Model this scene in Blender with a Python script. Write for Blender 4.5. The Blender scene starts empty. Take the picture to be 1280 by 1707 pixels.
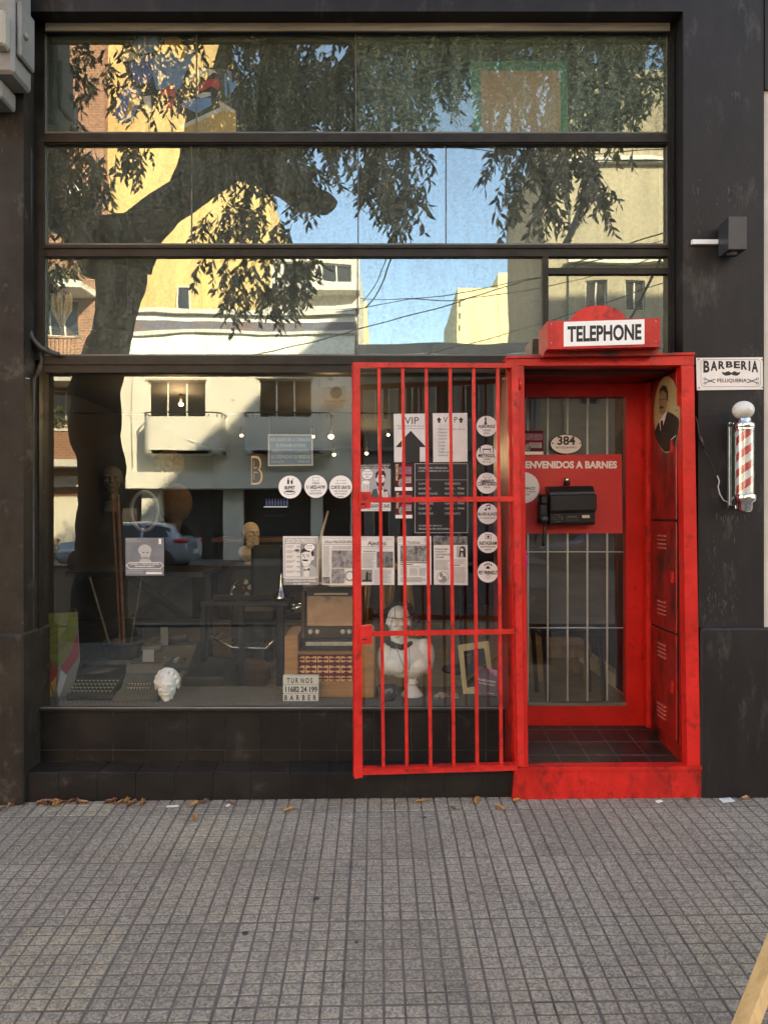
import bpy, math, random
import numpy as np
from mathutils import Vector, Matrix, noise as mnoise
random.seed(7)
R = math.radians
S = bpy.context.scene
COL = S.collection

# ------------------------------------------------------------------ camera, sky, sun, exposure
F = 1138.0; CX = 640.0; CY = 853.5; CZ = 1.46            # focal length in photo pixels, centre, eye height over the wall base
cam_d = bpy.data.cameras.new('camera'); cam = bpy.data.objects.new('camera', cam_d); COL.objects.link(cam)
cam.location = (0, 0, CZ); cam.rotation_euler = (R(90), 0, 0)
cam_d.sensor_fit = 'VERTICAL'; cam_d.sensor_height = 36.0; cam_d.lens = 36.0 * F / 1707.0
cam_d.clip_start = 0.05; cam_d.clip_end = 3000
S.camera = cam
SUNV = Vector((0.68, 1.0, 0.68)).normalized()            # towards the sun: behind the shop, to the right
w = bpy.data.worlds.new('World'); S.world = w; w.use_nodes = True
nt = w.node_tree; nt.nodes.clear()
sky = nt.nodes.new('ShaderNodeTexSky'); sky.sky_type = 'NISHITA'; sky.sun_disc = False
sky.sun_elevation = math.asin(SUNV.z); sky.sun_rotation = math.atan2(SUNV.x, SUNV.y)
bg = nt.nodes.new('ShaderNodeBackground'); bg.inputs[1].default_value = 0.15
wo = nt.nodes.new('ShaderNodeOutputWorld')
nt.links.new(sky.outputs[0], bg.inputs[0]); nt.links.new(bg.outputs[0], wo.inputs[0])
sl = bpy.data.lights.new('sun', 'SUN'); sl.energy = 5.0; sl.angle = R(0.5); sl.color = (1.0, 0.86, 0.66)
sun = bpy.data.objects.new('sun', sl); COL.objects.link(sun)
sun.rotation_euler = SUNV.to_track_quat('Z', 'Y').to_euler(); sun.location = (30, 40, 30)
S.view_settings.view_transform = 'Standard'; S.view_settings.look = 'None'; S.view_settings.gamma = 1
S.view_settings.exposure = 2.95
S.view_settings.use_white_balance = True; S.view_settings.white_balance_temperature = 8000; S.view_settings.white_balance_tint = 10
S.cycles.max_bounces = 10; S.cycles.transparent_max_bounces = 24; S.cycles.glossy_bounces = 5
S.cycles.caustics_reflective = False; S.cycles.caustics_refractive = False

# ------------------------------------------------------------------ materials
MATS = {}
def lin(c):
    return tuple(((x / 255.0) / 12.92 if x / 255.0 <= 0.04045 else ((x / 255.0 + 0.055) / 1.055) ** 2.4) for x in c)
def mat(name, c, rough=0.6, c2=None, scale=6.0, metal=0.0, bump=0.0, bscale=None, stretch=(1, 1, 1), lo=0.35, hi=0.65,
        c3=None, s3=2.0, lo3=0.55, hi3=0.7, spec=0.5, emit=0.0, coat=0.0):
    if name in MATS: return MATS[name]
    m = bpy.data.materials.new(name); m.use_nodes = True; t = m.node_tree; N = t.nodes; L = t.links
    b = N['Principled BSDF']; b.inputs['Base Color'].default_value = (*c, 1); b.inputs['Roughness'].default_value = rough
    b.inputs['Metallic'].default_value = metal; b.inputs['Specular IOR Level'].default_value = spec
    b.inputs['Coat Weight'].default_value = coat
    tc = N.new('ShaderNodeTexCoord'); mp = N.new('ShaderNodeMapping'); L.new(tc.outputs['Object'], mp.inputs[0])
    mp.inputs['Scale'].default_value = stretch
    src = None
    if c2:
        n = N.new('ShaderNodeTexNoise'); n.inputs['Scale'].default_value = scale; n.inputs['Detail'].default_value = 8; n.inputs['Roughness'].default_value = 0.65
        L.new(mp.outputs[0], n.inputs['Vector'])
        r = N.new('ShaderNodeMapRange'); r.inputs[1].default_value = lo; r.inputs[2].default_value = hi; L.new(n.outputs[0], r.inputs[0])
        mx = N.new('ShaderNodeMix'); mx.data_type = 'RGBA'; mx.inputs[6].default_value = (*c, 1); mx.inputs[7].default_value = (*c2, 1)
        L.new(r.outputs[0], mx.inputs[0]); src = mx.outputs[2]
    if c3:
        n3 = N.new('ShaderNodeTexNoise'); n3.inputs['Scale'].default_value = s3; n3.inputs['Detail'].default_value = 10; n3.inputs['Roughness'].default_value = 0.7
        mp3 = N.new('ShaderNodeMapping'); mp3.inputs['Location'].default_value = (3.1, 7.7, 1.3); mp3.inputs['Scale'].default_value = stretch
        L.new(tc.outputs['Object'], mp3.inputs[0]); L.new(mp3.outputs[0], n3.inputs['Vector'])
        r3 = N.new('ShaderNodeMapRange'); r3.inputs[1].default_value = lo3; r3.inputs[2].default_value = hi3; L.new(n3.outputs[0], r3.inputs[0])
        m3 = N.new('ShaderNodeMix'); m3.data_type = 'RGBA'; m3.inputs[7].default_value = (*c3, 1)
        if src: L.new(src, m3.inputs[6])
        else: m3.inputs[6].default_value = (*c, 1)
        L.new(r3.outputs[0], m3.inputs[0]); src = m3.outputs[2]
    if src: L.new(src, b.inputs['Base Color'])
    if bump:
        nb = N.new('ShaderNodeTexNoise'); nb.inputs['Scale'].default_value = bscale or scale * 4; nb.inputs['Detail'].default_value = 6
        L.new(tc.outputs['Object'], nb.inputs['Vector'])
        bp = N.new('ShaderNodeBump'); bp.inputs['Strength'].default_value = 1.0; bp.inputs['Distance'].default_value = bump
        L.new(nb.outputs[0], bp.inputs['Height']); L.new(bp.outputs[0], b.inputs['Normal'])
    if emit:
        b.inputs['Emission Color'].default_value = (*c, 1); b.inputs['Emission Strength'].default_value = emit
    MATS[name] = m
    return m
def leafmat(name, c, c2, c3):
    m = mat(name, c, 0.5, c2, 1.2, c3=c3, s3=30, lo3=0.45, hi3=0.65)
    b = m.node_tree.nodes['Principled BSDF']
    return m
def glassmat(name, refl, dust=0.0, dustcol=(0.35, 0.37, 0.33), wav=0.0006, wscale=1.3, streak=(5, 1, 0.7), ripple=False, tint=(0.90, 1.0, 1.0, 1)):
    m = bpy.data.materials.new(name); m.use_nodes = True; t = m.node_tree; N = t.nodes; L = t.links; N.clear()
    out = N.new('ShaderNodeOutputMaterial'); tr = N.new('ShaderNodeBsdfTransparent'); gl = N.new('ShaderNodeBsdfGlossy')
    tr.inputs[0].default_value = (0.93, 0.95, 0.93, 1)
    gl.inputs['Roughness'].default_value = 0.0; gl.inputs['Color'].default_value = tint
    tc = N.new('ShaderNodeTexCoord')
    mp = N.new('ShaderNodeMapping'); mp.inputs['Scale'].default_value = (1, 1, 1.6 if ripple else 1.0); L.new(tc.outputs['Object'], mp.inputs[0])
    nb = N.new('ShaderNodeTexNoise'); nb.inputs['Scale'].default_value = wscale; nb.inputs['Detail'].default_value = 1.5; L.new(mp.outputs[0], nb.inputs['Vector'])
    bp = N.new('ShaderNodeBump'); bp.inputs['Strength'].default_value = 1.0; bp.inputs['Distance'].default_value = wav
    L.new(nb.outputs[0], bp.inputs['Height']); L.new(bp.outputs[0], gl.inputs['Normal'])
    mx = N.new('ShaderNodeMixShader'); mx.inputs[0].default_value = refl
    L.new(tr.outputs[0], mx.inputs[1]); L.new(gl.outputs[0], mx.inputs[2]); last = mx.outputs[0]
    if dust:
        df = N.new('ShaderNodeBsdfDiffuse'); df.inputs[0].default_value = (*dustcol, 1)
        mp2 = N.new('ShaderNodeMapping'); mp2.inputs['Scale'].default_value = streak; L.new(tc.outputs['Object'], mp2.inputs[0])
        n = N.new('ShaderNodeTexNoise'); n.inputs['Scale'].default_value = 2.2; n.inputs['Detail'].default_value = 10; n.inputs['Roughness'].default_value = 0.7
        L.new(mp2.outputs[0], n.inputs['Vector'])
        n2 = N.new('ShaderNodeTexNoise'); n2.inputs['Scale'].default_value = 60; n2.inputs['Detail'].default_value = 4; L.new(tc.outputs['Object'], n2.inputs['Vector'])
        mu = N.new('ShaderNodeMath'); mu.operation = 'MULTIPLY'; L.new(n.outputs[0], mu.inputs[0]); L.new(n2.outputs[0], mu.inputs[1])
        r = N.new('ShaderNodeMapRange'); r.inputs[1].default_value = 0.12; r.inputs[2].default_value = 0.42
        r.inputs[3].default_value = dust * 0.25; r.inputs[4].default_value = dust * 1.9; L.new(mu.outputs[0], r.inputs[0])
        m2 = N.new('ShaderNodeMixShader'); L.new(r.outputs[0], m2.inputs[0]); L.new(last, m2.inputs[1]); L.new(df.outputs[0], m2.inputs[2]); last = m2.outputs[0]
    L.new(last, out.inputs[0]); MATS[name] = m
    return m

blackp = mat('black_wall_paint', (0.014, 0.0115, 0.0115), 0.5, (0.023, 0.019, 0.019), 2.5, bump=0.0008, bscale=60, c3=(0.10, 0.09, 0.085), s3=3.4, lo3=0.57, hi3=0.82, spec=0.25, stretch=(2.2, 1, 0.8))
blackold = mat('old_black_paint', (0.017, 0.013, 0.009), 0.6, (0.034, 0.027, 0.020), 5, bump=0.002, bscale=40, c3=(0.10, 0.09, 0.075), s3=7, lo3=0.56, hi3=0.74, spec=0.25)
blackframe = mat('black_frame_paint', (0.014, 0.012, 0.010), 0.42, (0.030, 0.026, 0.021), 9, spec=0.25, bump=0.001, bscale=60, c3=(0.16, 0.15, 0.13), s3=14, lo3=0.66, hi3=0.8)
lightstrip = mat('dusty_rail', (0.20, 0.19, 0.165), 0.6, (0.10, 0.095, 0.08), 10, stretch=(0.3, 1, 4), bump=0.001)
tileblack = mat('black_tile', (0.011, 0.0095, 0.009), 0.34, (0.024, 0.021, 0.019), 3.5, spec=0.3, bump=0.0006, bscale=20, c3=(0.10, 0.09, 0.08), s3=6, lo3=0.6, hi3=0.85)
grout = mat('tile_grout', (0.19, 0.17, 0.15), 0.8, (0.05, 0.045, 0.038), 20)
red = mat('red_paint', (0.72, 0.022, 0.018), 0.36, (0.50, 0.013, 0.008), 3, bump=0.0018, bscale=45, c3=(0.16, 0.010, 0.008), s3=12, lo3=0.56, hi3=0.72)
redworn = mat('worn_red_paint', (0.70, 0.024, 0.018), 0.4, (0.44, 0.013, 0.009), 7, bump=0.002, bscale=40, c3=(0.07, 0.010, 0.008), s3=10, lo3=0.50, hi3=0.70, stretch=(1, 1, 0.6))
redgate = mat('gate_red_paint', (0.74, 0.030, 0.026), 0.38, (0.48, 0.015, 0.010), 9, bump=0.0014, bscale=70, c3=(0.12, 0.015, 0.012), s3=18, lo3=0.55, hi3=0.70)
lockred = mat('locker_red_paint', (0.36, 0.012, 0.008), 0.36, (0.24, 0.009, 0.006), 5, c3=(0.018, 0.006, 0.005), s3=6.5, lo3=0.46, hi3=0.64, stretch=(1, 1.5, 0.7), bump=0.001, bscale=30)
posterred = mat('poster_red', (0.68, 0.05, 0.045), 0.55, (0.60, 0.042, 0.04), 4)
white = mat('white_print', (0.90, 0.88, 0.86), 0.6)
paper = mat('newsprint_paper', (0.80, 0.77, 0.74), 0.7, (0.70, 0.67, 0.64), 12)
pgrey = mat('print_grey', (0.27, 0.26, 0.25), 0.7)
lgrey = mat('print_light_grey', (0.44, 0.43, 0.42), 0.7)
dgrey = mat('print_dark_grey', (0.09, 0.087, 0.085), 0.7)
photo = mat('halftone_photo', (0.07, 0.068, 0.066), 0.7, (0.45, 0.43, 0.41), 38, lo=0.36, hi=0.66)
photo2 = mat('halftone_photo_dark', (0.05, 0.05, 0.05), 0.7, (0.34, 0.32, 0.30), 34, lo=0.40, hi=0.68)
ink = mat('black_ink', (0.018, 0.017, 0.017), 0.6)
boardblk = mat('black_board', (0.012, 0.012, 0.013), 0.5)
trans_grey = mat('faded_grey_print', (0.20, 0.21, 0.23), 0.7, (0.15, 0.16, 0.175), 14)
chrome = mat('chrome', (0.78, 0.78, 0.78), 0.14, metal=1.0, c2=(0.6, 0.6, 0.6), scale=30)
steel = mat('steel', (0.42, 0.43, 0.44), 0.35, metal=0.8, c2=(0.3, 0.3, 0.3), scale=20)
brass = mat('brass', (0.75, 0.6, 0.34), 0.3, metal=0.8)
blkplastic = mat('black_plastic', (0.014, 0.013, 0.014), 0.34, (0.022, 0.020, 0.020), 12, bump=0.0004, bscale=200)
blkleather = mat('black_leather', (0.018, 0.016, 0.015), 0.38, (0.03, 0.026, 0.022), 8, bump=0.001, bscale=70)
blkmetal = mat('black_iron', (0.013, 0.011, 0.010), 0.4, (0.028, 0.023, 0.018), 12, bump=0.0005, bscale=60)
plaster = mat('white_plaster', (0.88, 0.86, 0.82), 0.75, (0.80, 0.77, 0.72), 14, bump=0.001, bscale=70)
marblew = mat('white_resin', (0.90, 0.89, 0.86), 0.55, (0.82, 0.80, 0.76), 9, bump=0.0006, bscale=90)
terracotta = mat('terracotta', (0.85, 0.72, 0.56), 0.8, (0.62, 0.50, 0.37), 16, bump=0.001, bscale=90)
tanfab = mat('tan_cloth', (0.15, 0.095, 0.055), 0.85, (0.10, 0.06, 0.035), 9, bump=0.002, bscale=40)
furbrown = mat('dark_brown_fur', (0.035, 0.024, 0.018), 0.9, (0.10, 0.08, 0.06), 60, bump=0.006, bscale=120)
wood = mat('honey_wood', (0.46, 0.24, 0.10), 0.45, (0.32, 0.15, 0.055), 5, stretch=(1, 1, 7), bump=0.0006, bscale=50, c3=(0.12, 0.05, 0.02), s3=8, lo3=0.6, hi3=0.75)
woodh = mat('honey_wood_lengthwise', (0.36, 0.18, 0.07), 0.45, (0.22, 0.10, 0.04), 5, stretch=(1.0, 1, 12), bump=0.0006)
darkwood = mat('dark_walnut', (0.042, 0.026, 0.017), 0.4, (0.075, 0.045, 0.028), 8, stretch=(1, 1, 5), bump=0.0005)
palewood = mat('pale_pine', (0.66, 0.44, 0.20), 0.55, (0.50, 0.31, 0.13), 6, stretch=(6, 6, 0.8), bump=0.0006, bscale=60)
beech = mat('pale_stick', (0.66, 0.50, 0.32), 0.6, (0.5, 0.36, 0.2), 10, stretch=(1, 1, .4))
cane = mat('reed_cane', (0.30, 0.105, 0.035), 0.5, (0.14, 0.05, 0.02), 9, stretch=(1, 1, 2.5))
cane2 = mat('grey_cane', (0.22, 0.155, 0.10), 0.6, (0.13, 0.085, 0.05), 12)
speakercloth = mat('speaker_cloth', (0.55, 0.36, 0.23), 0.9, (0.42, 0.26, 0.16), 10, bump=0.0015, bscale=350, c3=(0.17, 0.10, 0.06), s3=9, lo3=0.55, hi3=0.75)
ivory = mat('ivory', (0.66, 0.60, 0.48), 0.4, (0.5, 0.44, 0.33), 25)
burg = mat('burgundy_cloth', (0.15, 0.012, 0.018), 0.9, (0.10, 0.008, 0.012), 40, bump=0.001, bscale=200)
orn = mat('gold_brocade', (0.85, 0.50, 0.22), 0.8, (0.7, 0.38, 0.15), 40)
cream = mat('cream_frame', (0.70, 0.63, 0.38), 0.6, (0.60, 0.52, 0.28), 12)
purple = mat('mauve_card', (0.17, 0.115, 0.15), 0.6, (0.14, 0.095, 0.125), 12)
pink = mat('pink_ink', (0.62, 0.25, 0.48), 0.6)
magenta = mat('magenta_paper', (0.60, 0.05, 0.32), 0.6)
peach = mat('peach_card', (0.62, 0.38, 0.24), 0.6)
blueen = mat('blue_enamel', (0.17, 0.31, 0.50), 0.45, (0.14, 0.26, 0.43), 8)
blueprint = mat('pale_blue_letter', (0.55, 0.64, 0.70), 0.5)
enamel = mat('white_enamel', (0.84, 0.79, 0.76), 0.42, (0.76, 0.70, 0.67), 10, c3=(0.40, 0.20, 0.10), s3=9, lo3=0.66, hi3=0.76)
offwhite = mat('off_white_plastic', (0.70, 0.70, 0.66), 0.45)
milky = mat('milky_globe', (0.68, 0.66, 0.60), 0.3, (0.58, 0.56, 0.51), 8, coat=0.4)
stripered = mat('pole_red', (0.52, 0.03, 0.045), 0.45)
stripewh = mat('pole_white', (0.74, 0.72, 0.72), 0.45)
boxgrey = mat('meter_box_grey', (0.27, 0.255, 0.235), 0.6, (0.20, 0.19, 0.17), 8, bump=0.0006, bscale=60)
boxlid = mat('meter_box_lid', (0.46, 0.41, 0.33), 0.6, (0.37, 0.33, 0.265), 7)
rubber = mat('cable_rubber', (0.022, 0.020, 0.018), 0.5, (0.075, 0.068, 0.06), 15)
whitecable = mat('white_cable', (0.55, 0.52, 0.48), 0.5)
neigh = mat('cream_neighbour_render', (0.62, 0.58, 0.52), 0.8, (0.5, 0.46, 0.4), 3, bump=0.002)
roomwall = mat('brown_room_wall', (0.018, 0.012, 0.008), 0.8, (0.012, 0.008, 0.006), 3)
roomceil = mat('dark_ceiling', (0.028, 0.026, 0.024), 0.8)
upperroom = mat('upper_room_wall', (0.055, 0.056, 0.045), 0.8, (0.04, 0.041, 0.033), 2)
roomfloor = mat('room_floor', (0.34, 0.29, 0.20), 0.5, (0.24, 0.20, 0.135), 8)
orangep = mat('orange_panel', (0.80, 0.50, 0.28), 0.7, (0.74, 0.45, 0.24), 1)
greenf = mat('green_frame', (0.04, 0.36, 0.14), 0.5, (0.03, 0.28, 0.11), 8)
glowwarm = mat('lit_bulb', (1.0, 0.74, 0.42), 0.5, emit=3)
glowblue = mat('lit_blue_shelf', (0.45, 0.55, 1.0), 0.5, emit=1.6)
glowsoft = mat('lit_letter_edge', (0.9, 0.50, 0.22), 0.5, emit=0.03)
leafA = mat('dry_leaf', (0.50, 0.25, 0.08), 0.7, (0.34, 0.15, 0.05), 30, bump=0.001, bscale=90)
leafB = mat('brown_leaf', (0.22, 0.10, 0.05), 0.7, (0.14, 0.06, 0.03), 30)
asphalt = mat('asphalt', (0.055, 0.053, 0.050), 0.85, (0.04, 0.039, 0.037), 20, bump=0.003, bscale=80)
kerb = mat('kerb_granite', (0.25, 0.24, 0.22), 0.8, (0.18, 0.17, 0.16), 18)
bark = mat('tree_bark', (0.085, 0.068, 0.050), 0.9, (0.045, 0.036, 0.027), 7, bump=0.02, bscale=14)
leafm = mat('tree_leaves', (0.055, 0.075, 0.028), 0.55, (0.085, 0.105, 0.04), 1.5, c3=(0.12, 0.13, 0.05), s3=5)
whb = mat('white_building_render', (0.80, 0.78, 0.70), 0.85, (0.72, 0.70, 0.62), 0.9, bump=0.01, bscale=2.5, c3=(0.42, 0.38, 0.31), s3=2.2, lo3=0.66, hi3=0.8)
tanb = mat('tan_building_render', (0.62, 0.43, 0.19), 0.85, (0.50, 0.34, 0.14), 0.8, stretch=(1.5, 1, 0.35), bump=0.01, bscale=2, c3=(0.28, 0.20, 0.11), s3=0.9, lo3=0.58, hi3=0.8)
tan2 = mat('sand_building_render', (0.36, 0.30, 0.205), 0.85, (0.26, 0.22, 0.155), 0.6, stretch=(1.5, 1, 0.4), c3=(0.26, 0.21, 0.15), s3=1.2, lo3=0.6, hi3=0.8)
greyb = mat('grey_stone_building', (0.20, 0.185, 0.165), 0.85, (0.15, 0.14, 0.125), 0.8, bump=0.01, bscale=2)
yelb = mat('yellow_far_building', (0.72, 0.58, 0.33), 0.85, (0.6, 0.47, 0.26), 0.5, stretch=(1, 1, 0.4))
concr = mat('pale_concrete', (0.62, 0.59, 0.53), 0.85, (0.5, 0.47, 0.42), 2)
garage = mat('cream_garage_door', (0.70, 0.66, 0.55), 0.6, (0.62, 0.58, 0.48), 1)
darkglass = mat('dark_window_glass', (0.018, 0.020, 0.022), 0.08, (0.035, 0.033, 0.030), 1.5)
terrbrown = mat('terracotta_vase', (0.48, 0.25, 0.13), 0.8, (0.38, 0.19, 0.095), 9)
straw = mat('dry_straw', (0.85, 0.66, 0.36), 0.8, (0.68, 0.5, 0.24), 20, stretch=(5, 5, 0.5))
carblue = mat('silver_blue_car_paint', (0.36, 0.42, 0.50), 0.25, metal=0.15, coat=1.0)
carbeige = mat('beige_car_paint', (0.40, 0.35, 0.27), 0.25, metal=0.4, coat=1.0)
cargrey = mat('dark_grey_car_paint', (0.10, 0.115, 0.14), 0.22, metal=0.4, coat=1.0)
tailred = mat('tail_light_red', (0.75, 0.012, 0.02), 0.2, coat=1.0)
headl = mat('headlight_clear', (0.6, 0.62, 0.64), 0.15)
tyre = mat('tyre_rubber', (0.02, 0.02, 0.02), 0.8)
def brickmat(name, c1, c2, mortar, sx, row, bw, ms, axis='xz', bumpd=0.004):
    m = bpy.data.materials.new(name); m.use_nodes = True; t = m.node_tree; N = t.nodes; L = t.links; b = N['Principled BSDF']; b.inputs['Roughness'].default_value = 0.85
    tc = N.new('ShaderNodeTexCoord'); sp = N.new('ShaderNodeSeparateXYZ'); cb = N.new('ShaderNodeCombineXYZ'); L.new(tc.outputs['Object'], sp.inputs[0])
    L.new(sp.outputs[0], cb.inputs[0]); L.new(sp.outputs[2 if axis == 'xz' else 1], cb.inputs[1])
    br = N.new('ShaderNodeTexBrick'); br.inputs['Scale'].default_value = sx; br.inputs['Brick Width'].default_value = bw; br.inputs['Row Height'].default_value = row
    br.inputs['Mortar Size'].default_value = ms; br.inputs['Color1'].default_value = (*c1, 1); br.inputs['Color2'].default_value = (*c2, 1); br.inputs['Mortar'].default_value = (*mortar, 1)
    L.new(cb.outputs[0], br.inputs['Vector']); L.new(br.outputs[0], b.inputs['Base Color'])
    MATS[name] = m
    return m
brick = brickmat('red_brick', (0.30, 0.12, 0.07), (0.22, 0.085, 0.05), (0.32, 0.25, 0.18), 1.0, 0.09, 0.26, 0.012)
mosaic = brickmat('grey_floor_mosaic', (0.15, 0.132, 0.105), (0.115, 0.10, 0.08), (0.06, 0.053, 0.045), 1.0, 0.025, 0.025, 0.003, 'xy')

def pavemat(nm='pavement_terrazzo', k=1.0, wrm=1.0):
    k *= 1.06; m = mat(nm, (0.255 * k, 0.218 * k, 0.172 * k / wrm), 0.75, (0.20 * k, 0.171 * k, 0.136 * k / wrm), 1.3, bump=0.0015, bscale=260, c3=(0.14, 0.12, 0.10), s3=2.4, lo3=0.52, hi3=0.78)
    t = m.node_tree; N = t.nodes; L = t.links; b = N['Principled BSDF']; src = b.inputs['Base Color'].links[0].from_socket
    tc = N.new('ShaderNodeTexCoord'); v = N.new('ShaderNodeTexVoronoi'); v.inputs['Scale'].default_value = 150; L.new(tc.outputs['Object'], v.inputs['Vector'])
    r = N.new('ShaderNodeMapRange'); sp = N.new('ShaderNodeSeparateColor'); L.new(v.outputs['Color'], sp.inputs[0]); L.new(sp.outputs[0], r.inputs[0])
    r.inputs[1].default_value = 0.0; r.inputs[2].default_value = 1.0; r.inputs[3].default_value = 0.62; r.inputs[4].default_value = 1.45
    mx = N.new('ShaderNodeVectorMath'); mx.operation = 'SCALE'; L.new(src, mx.inputs[0]); L.new(r.outputs[0], mx.inputs['Scale']); L.new(mx.outputs[0], b.inputs['Base Color'])
    return m
pave = pavemat(); pave2 = pavemat('pavement_terrazzo_dark', .86, 1.0); pave3 = pavemat('pavement_terrazzo_warm', 1.06, 1.06)
paveflat = mat('pavement_joint', (0.105, 0.088, 0.073), 0.85, (0.15, 0.128, 0.108), 9, c3=(0.05, 0.042, 0.036), s3=4)
pavefar = brickmat('far_pavement', (0.19, 0.175, 0.155), (0.16, 0.148, 0.13), (0.07, 0.06, 0.052), 1.0, 0.4, 0.4, 0.012, 'xy')

gl_low = glassmat('shop_glass', 0.125, 0.008, wav=0.0005)
gl_up = glassmat('upper_glass', 0.27, 0.22, (0.30, 0.32, 0.25), wav=0.0007, wscale=2.0, ripple=True, tint=(0.80, 0.97, 1.0, 1), streak=(7, 1, 1.2))
gl_top = glassmat('top_glass', 0.21, 0.24, (0.24, 0.27, 0.20), wav=0.0005, wscale=1.5)
gl_top2 = glassmat('top_glass_hazier', 0.22, 0.38, (0.22, 0.27, 0.20), wav=0.0005, wscale=1.5, tint=(.85, 1, 1, 1))
gl_door = glassmat('door_glass', 0.10, 0.012, (0.25, 0.24, 0.22), wav=0.0006, tint=(1, 1, 1, 1))
gl_tube = glassmat('clear_tube', 0.12, 0.0)

# ------------------------------------------------------------------ helpers
ORIG = {}
def put(o, parent=None):
    COL.objects.link(o)
    if parent: o.parent = parent
    return o
def tag(o, label=None, cat=None, group=None, kind=None):
    if label: o['label'] = label
    if cat: o['category'] = cat
    if group: o['group'] = group
    if kind: o['kind'] = kind
    return o
def thing(name, label, cat, loc=(0, 0, 0), group=None):
    o = bpy.data.objects.new(name, None); o.empty_display_size = 0.1; put(o); o.location = loc; ORIG[o.name] = Vector(loc)
    return tag(o, label, cat, group)
class MB:
    def __init__(s): s.v = []; s.f = []; s.m = []; s.mats = []; s.sm = []
    def mi(s, m):
        if m not in s.mats: s.mats.append(m)
        return s.mats.index(m)
    def add(s, vs, fs, m, smooth=False):
        o = len(s.v); s.v += [tuple(v) for v in vs]; k = s.mi(m)
        for f in fs: s.f.append(tuple(i + o for i in f)); s.m.append(k); s.sm.append(smooth)
        return s
    def box(s, x0, x1, y0, y1, z0, z1, m, M=None):
        x0, x1 = sorted((x0, x1)); y0, y1 = sorted((y0, y1)); z0, z1 = sorted((z0, z1))
        vs = [Vector((x, y, z)) for z in (z0, z1) for y in (y0, y1) for x in (x0, x1)]
        if M: vs = [M @ v for v in vs]
        return s.add(vs, [(0, 2, 3, 1), (4, 5, 7, 6), (0, 1, 5, 4), (2, 6, 7, 3), (0, 4, 6, 2), (1, 3, 7, 5)], m)
    def bbox(s, x0, x1, y0, y1, z0, z1, m, b=0.004, M=None):      # box with chamfered edges
        x0, x1 = sorted((x0, x1)); y0, y1 = sorted((y0, y1)); z0, z1 = sorted((z0, z1))
        vs = []; c = [(x0, x1), (y0, y1), (z0, z1)]
        idx = {}
        for a in (0, 1):
            for bb in (0, 1):
                for cc in (0, 1):
                    base = [c[0][a], c[1][bb], c[2][cc]]; sg = [1 - 2 * a, 1 - 2 * bb, 1 - 2 * cc]
                    for ax in range(3):
                        p = base[:]
                        for k in range(3):
                            if k != ax: p[k] += sg[k] * b
                        idx[(a, bb, cc, ax)] = len(vs); vs.append(Vector(p))
        fs = []
        I = lambda a, b2, c2, ax: idx[(a, b2, c2, ax)]
        for a in (0, 1):
            fs.append((I(a, 0, 0, 0), I(a, 1, 0, 0), I(a, 1, 1, 0), I(a, 0, 1, 0)))
            fs.append((I(0, a, 0, 1), I(1, a, 0, 1), I(1, a, 1, 1), I(0, a, 1, 1)))
            fs.append((I(0, 0, a, 2), I(1, 0, a, 2), I(1, 1, a, 2), I(0, 1, a, 2)))
            for b2 in (0, 1):
                fs.append((I(0, a, b2, 1), I(1, a, b2, 1), I(1, a, b2, 2), I(0, a, b2, 2)))
                fs.append((I(a, 0, b2, 0), I(a, 1, b2, 0), I(a, 1, b2, 2), I(a, 0, b2, 2)))
                fs.append((I(a, b2, 0, 0), I(a, b2, 1, 0), I(a, b2, 1, 1), I(a, b2, 0, 1)))
                for c2 in (0, 1): fs.append((I(a, b2, c2, 0), I(a, b2, c2, 1), I(a, b2, c2, 2)))
        if M: vs = [M @ v for v in vs]
        return s.add(vs, fs, m)
    def tube(s, pts, r, m, n=8, cap=True, smooth=True):
        pts = [Vector(p) for p in pts]; rs = r if isinstance(r, (list, tuple)) else [r] * len(pts)
        vs = []; fs = []; up = Vector((0.13, 0.21, 1)).normalized(); prevu = None
        for i, p in enumerate(pts):
            d = (pts[min(i + 1, len(pts) - 1)] - pts[max(i - 1, 0)]); d = d.normalized() if d.length > 1e-9 else Vector((0, 0, 1))
            u = prevu if prevu else (up.cross(d) if abs(up.dot(d)) < .95 else Vector((1, 0, 0)).cross(d))
            u = (u - d * u.dot(d)).normalized(); prevu = u; v = d.cross(u)
            for k in range(n):
                a = 2 * math.pi * k / n; vs.append(p + (u * math.cos(a) + v * math.sin(a)) * rs[i])
        for i in range(len(pts) - 1):
            for k in range(n):
                a = i * n + k; b = i * n + (k + 1) % n; fs.append((a, b, b + n, a + n))
        if cap: fs.append(tuple(range(n - 1, -1, -1))); fs.append(tuple(range((len(pts) - 1) * n, len(pts) * n)))
        return s.add(vs, fs, m, smooth)
    def ell(s, c, r, m, nu=16, nv=10, M=None):
        r = r if isinstance(r, (list, tuple)) else (r, r, r); c = Vector(c); vs = []; fs = []
        for j in range(1, nv):
            ph = math.pi * j / nv
            for i in range(nu):
                th = 2 * math.pi * i / nu
                p = Vector((r[0] * math.sin(ph) * math.cos(th), r[1] * math.sin(ph) * math.sin(th), r[2] * math.cos(ph)))
                vs.append(c + (M @ p if M else p))
        t = len(vs); pz = Vector((0, 0, r[2])); vs.append(c + (M @ pz if M else pz)); vs.append(c - (M @ pz if M else pz))
        for j in range(nv - 2):
            for i in range(nu):
                a = j * nu + i; b = j * nu + (i + 1) % nu; fs.append((a, a + nu, b + nu, b))
        for i in range(nu):
            fs.append((t, i, (i + 1) % nu)); q = (nv - 2) * nu; fs.append((t + 1, q + (i + 1) % nu, q + i))
        return s.add(vs, fs, m, True)
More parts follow.
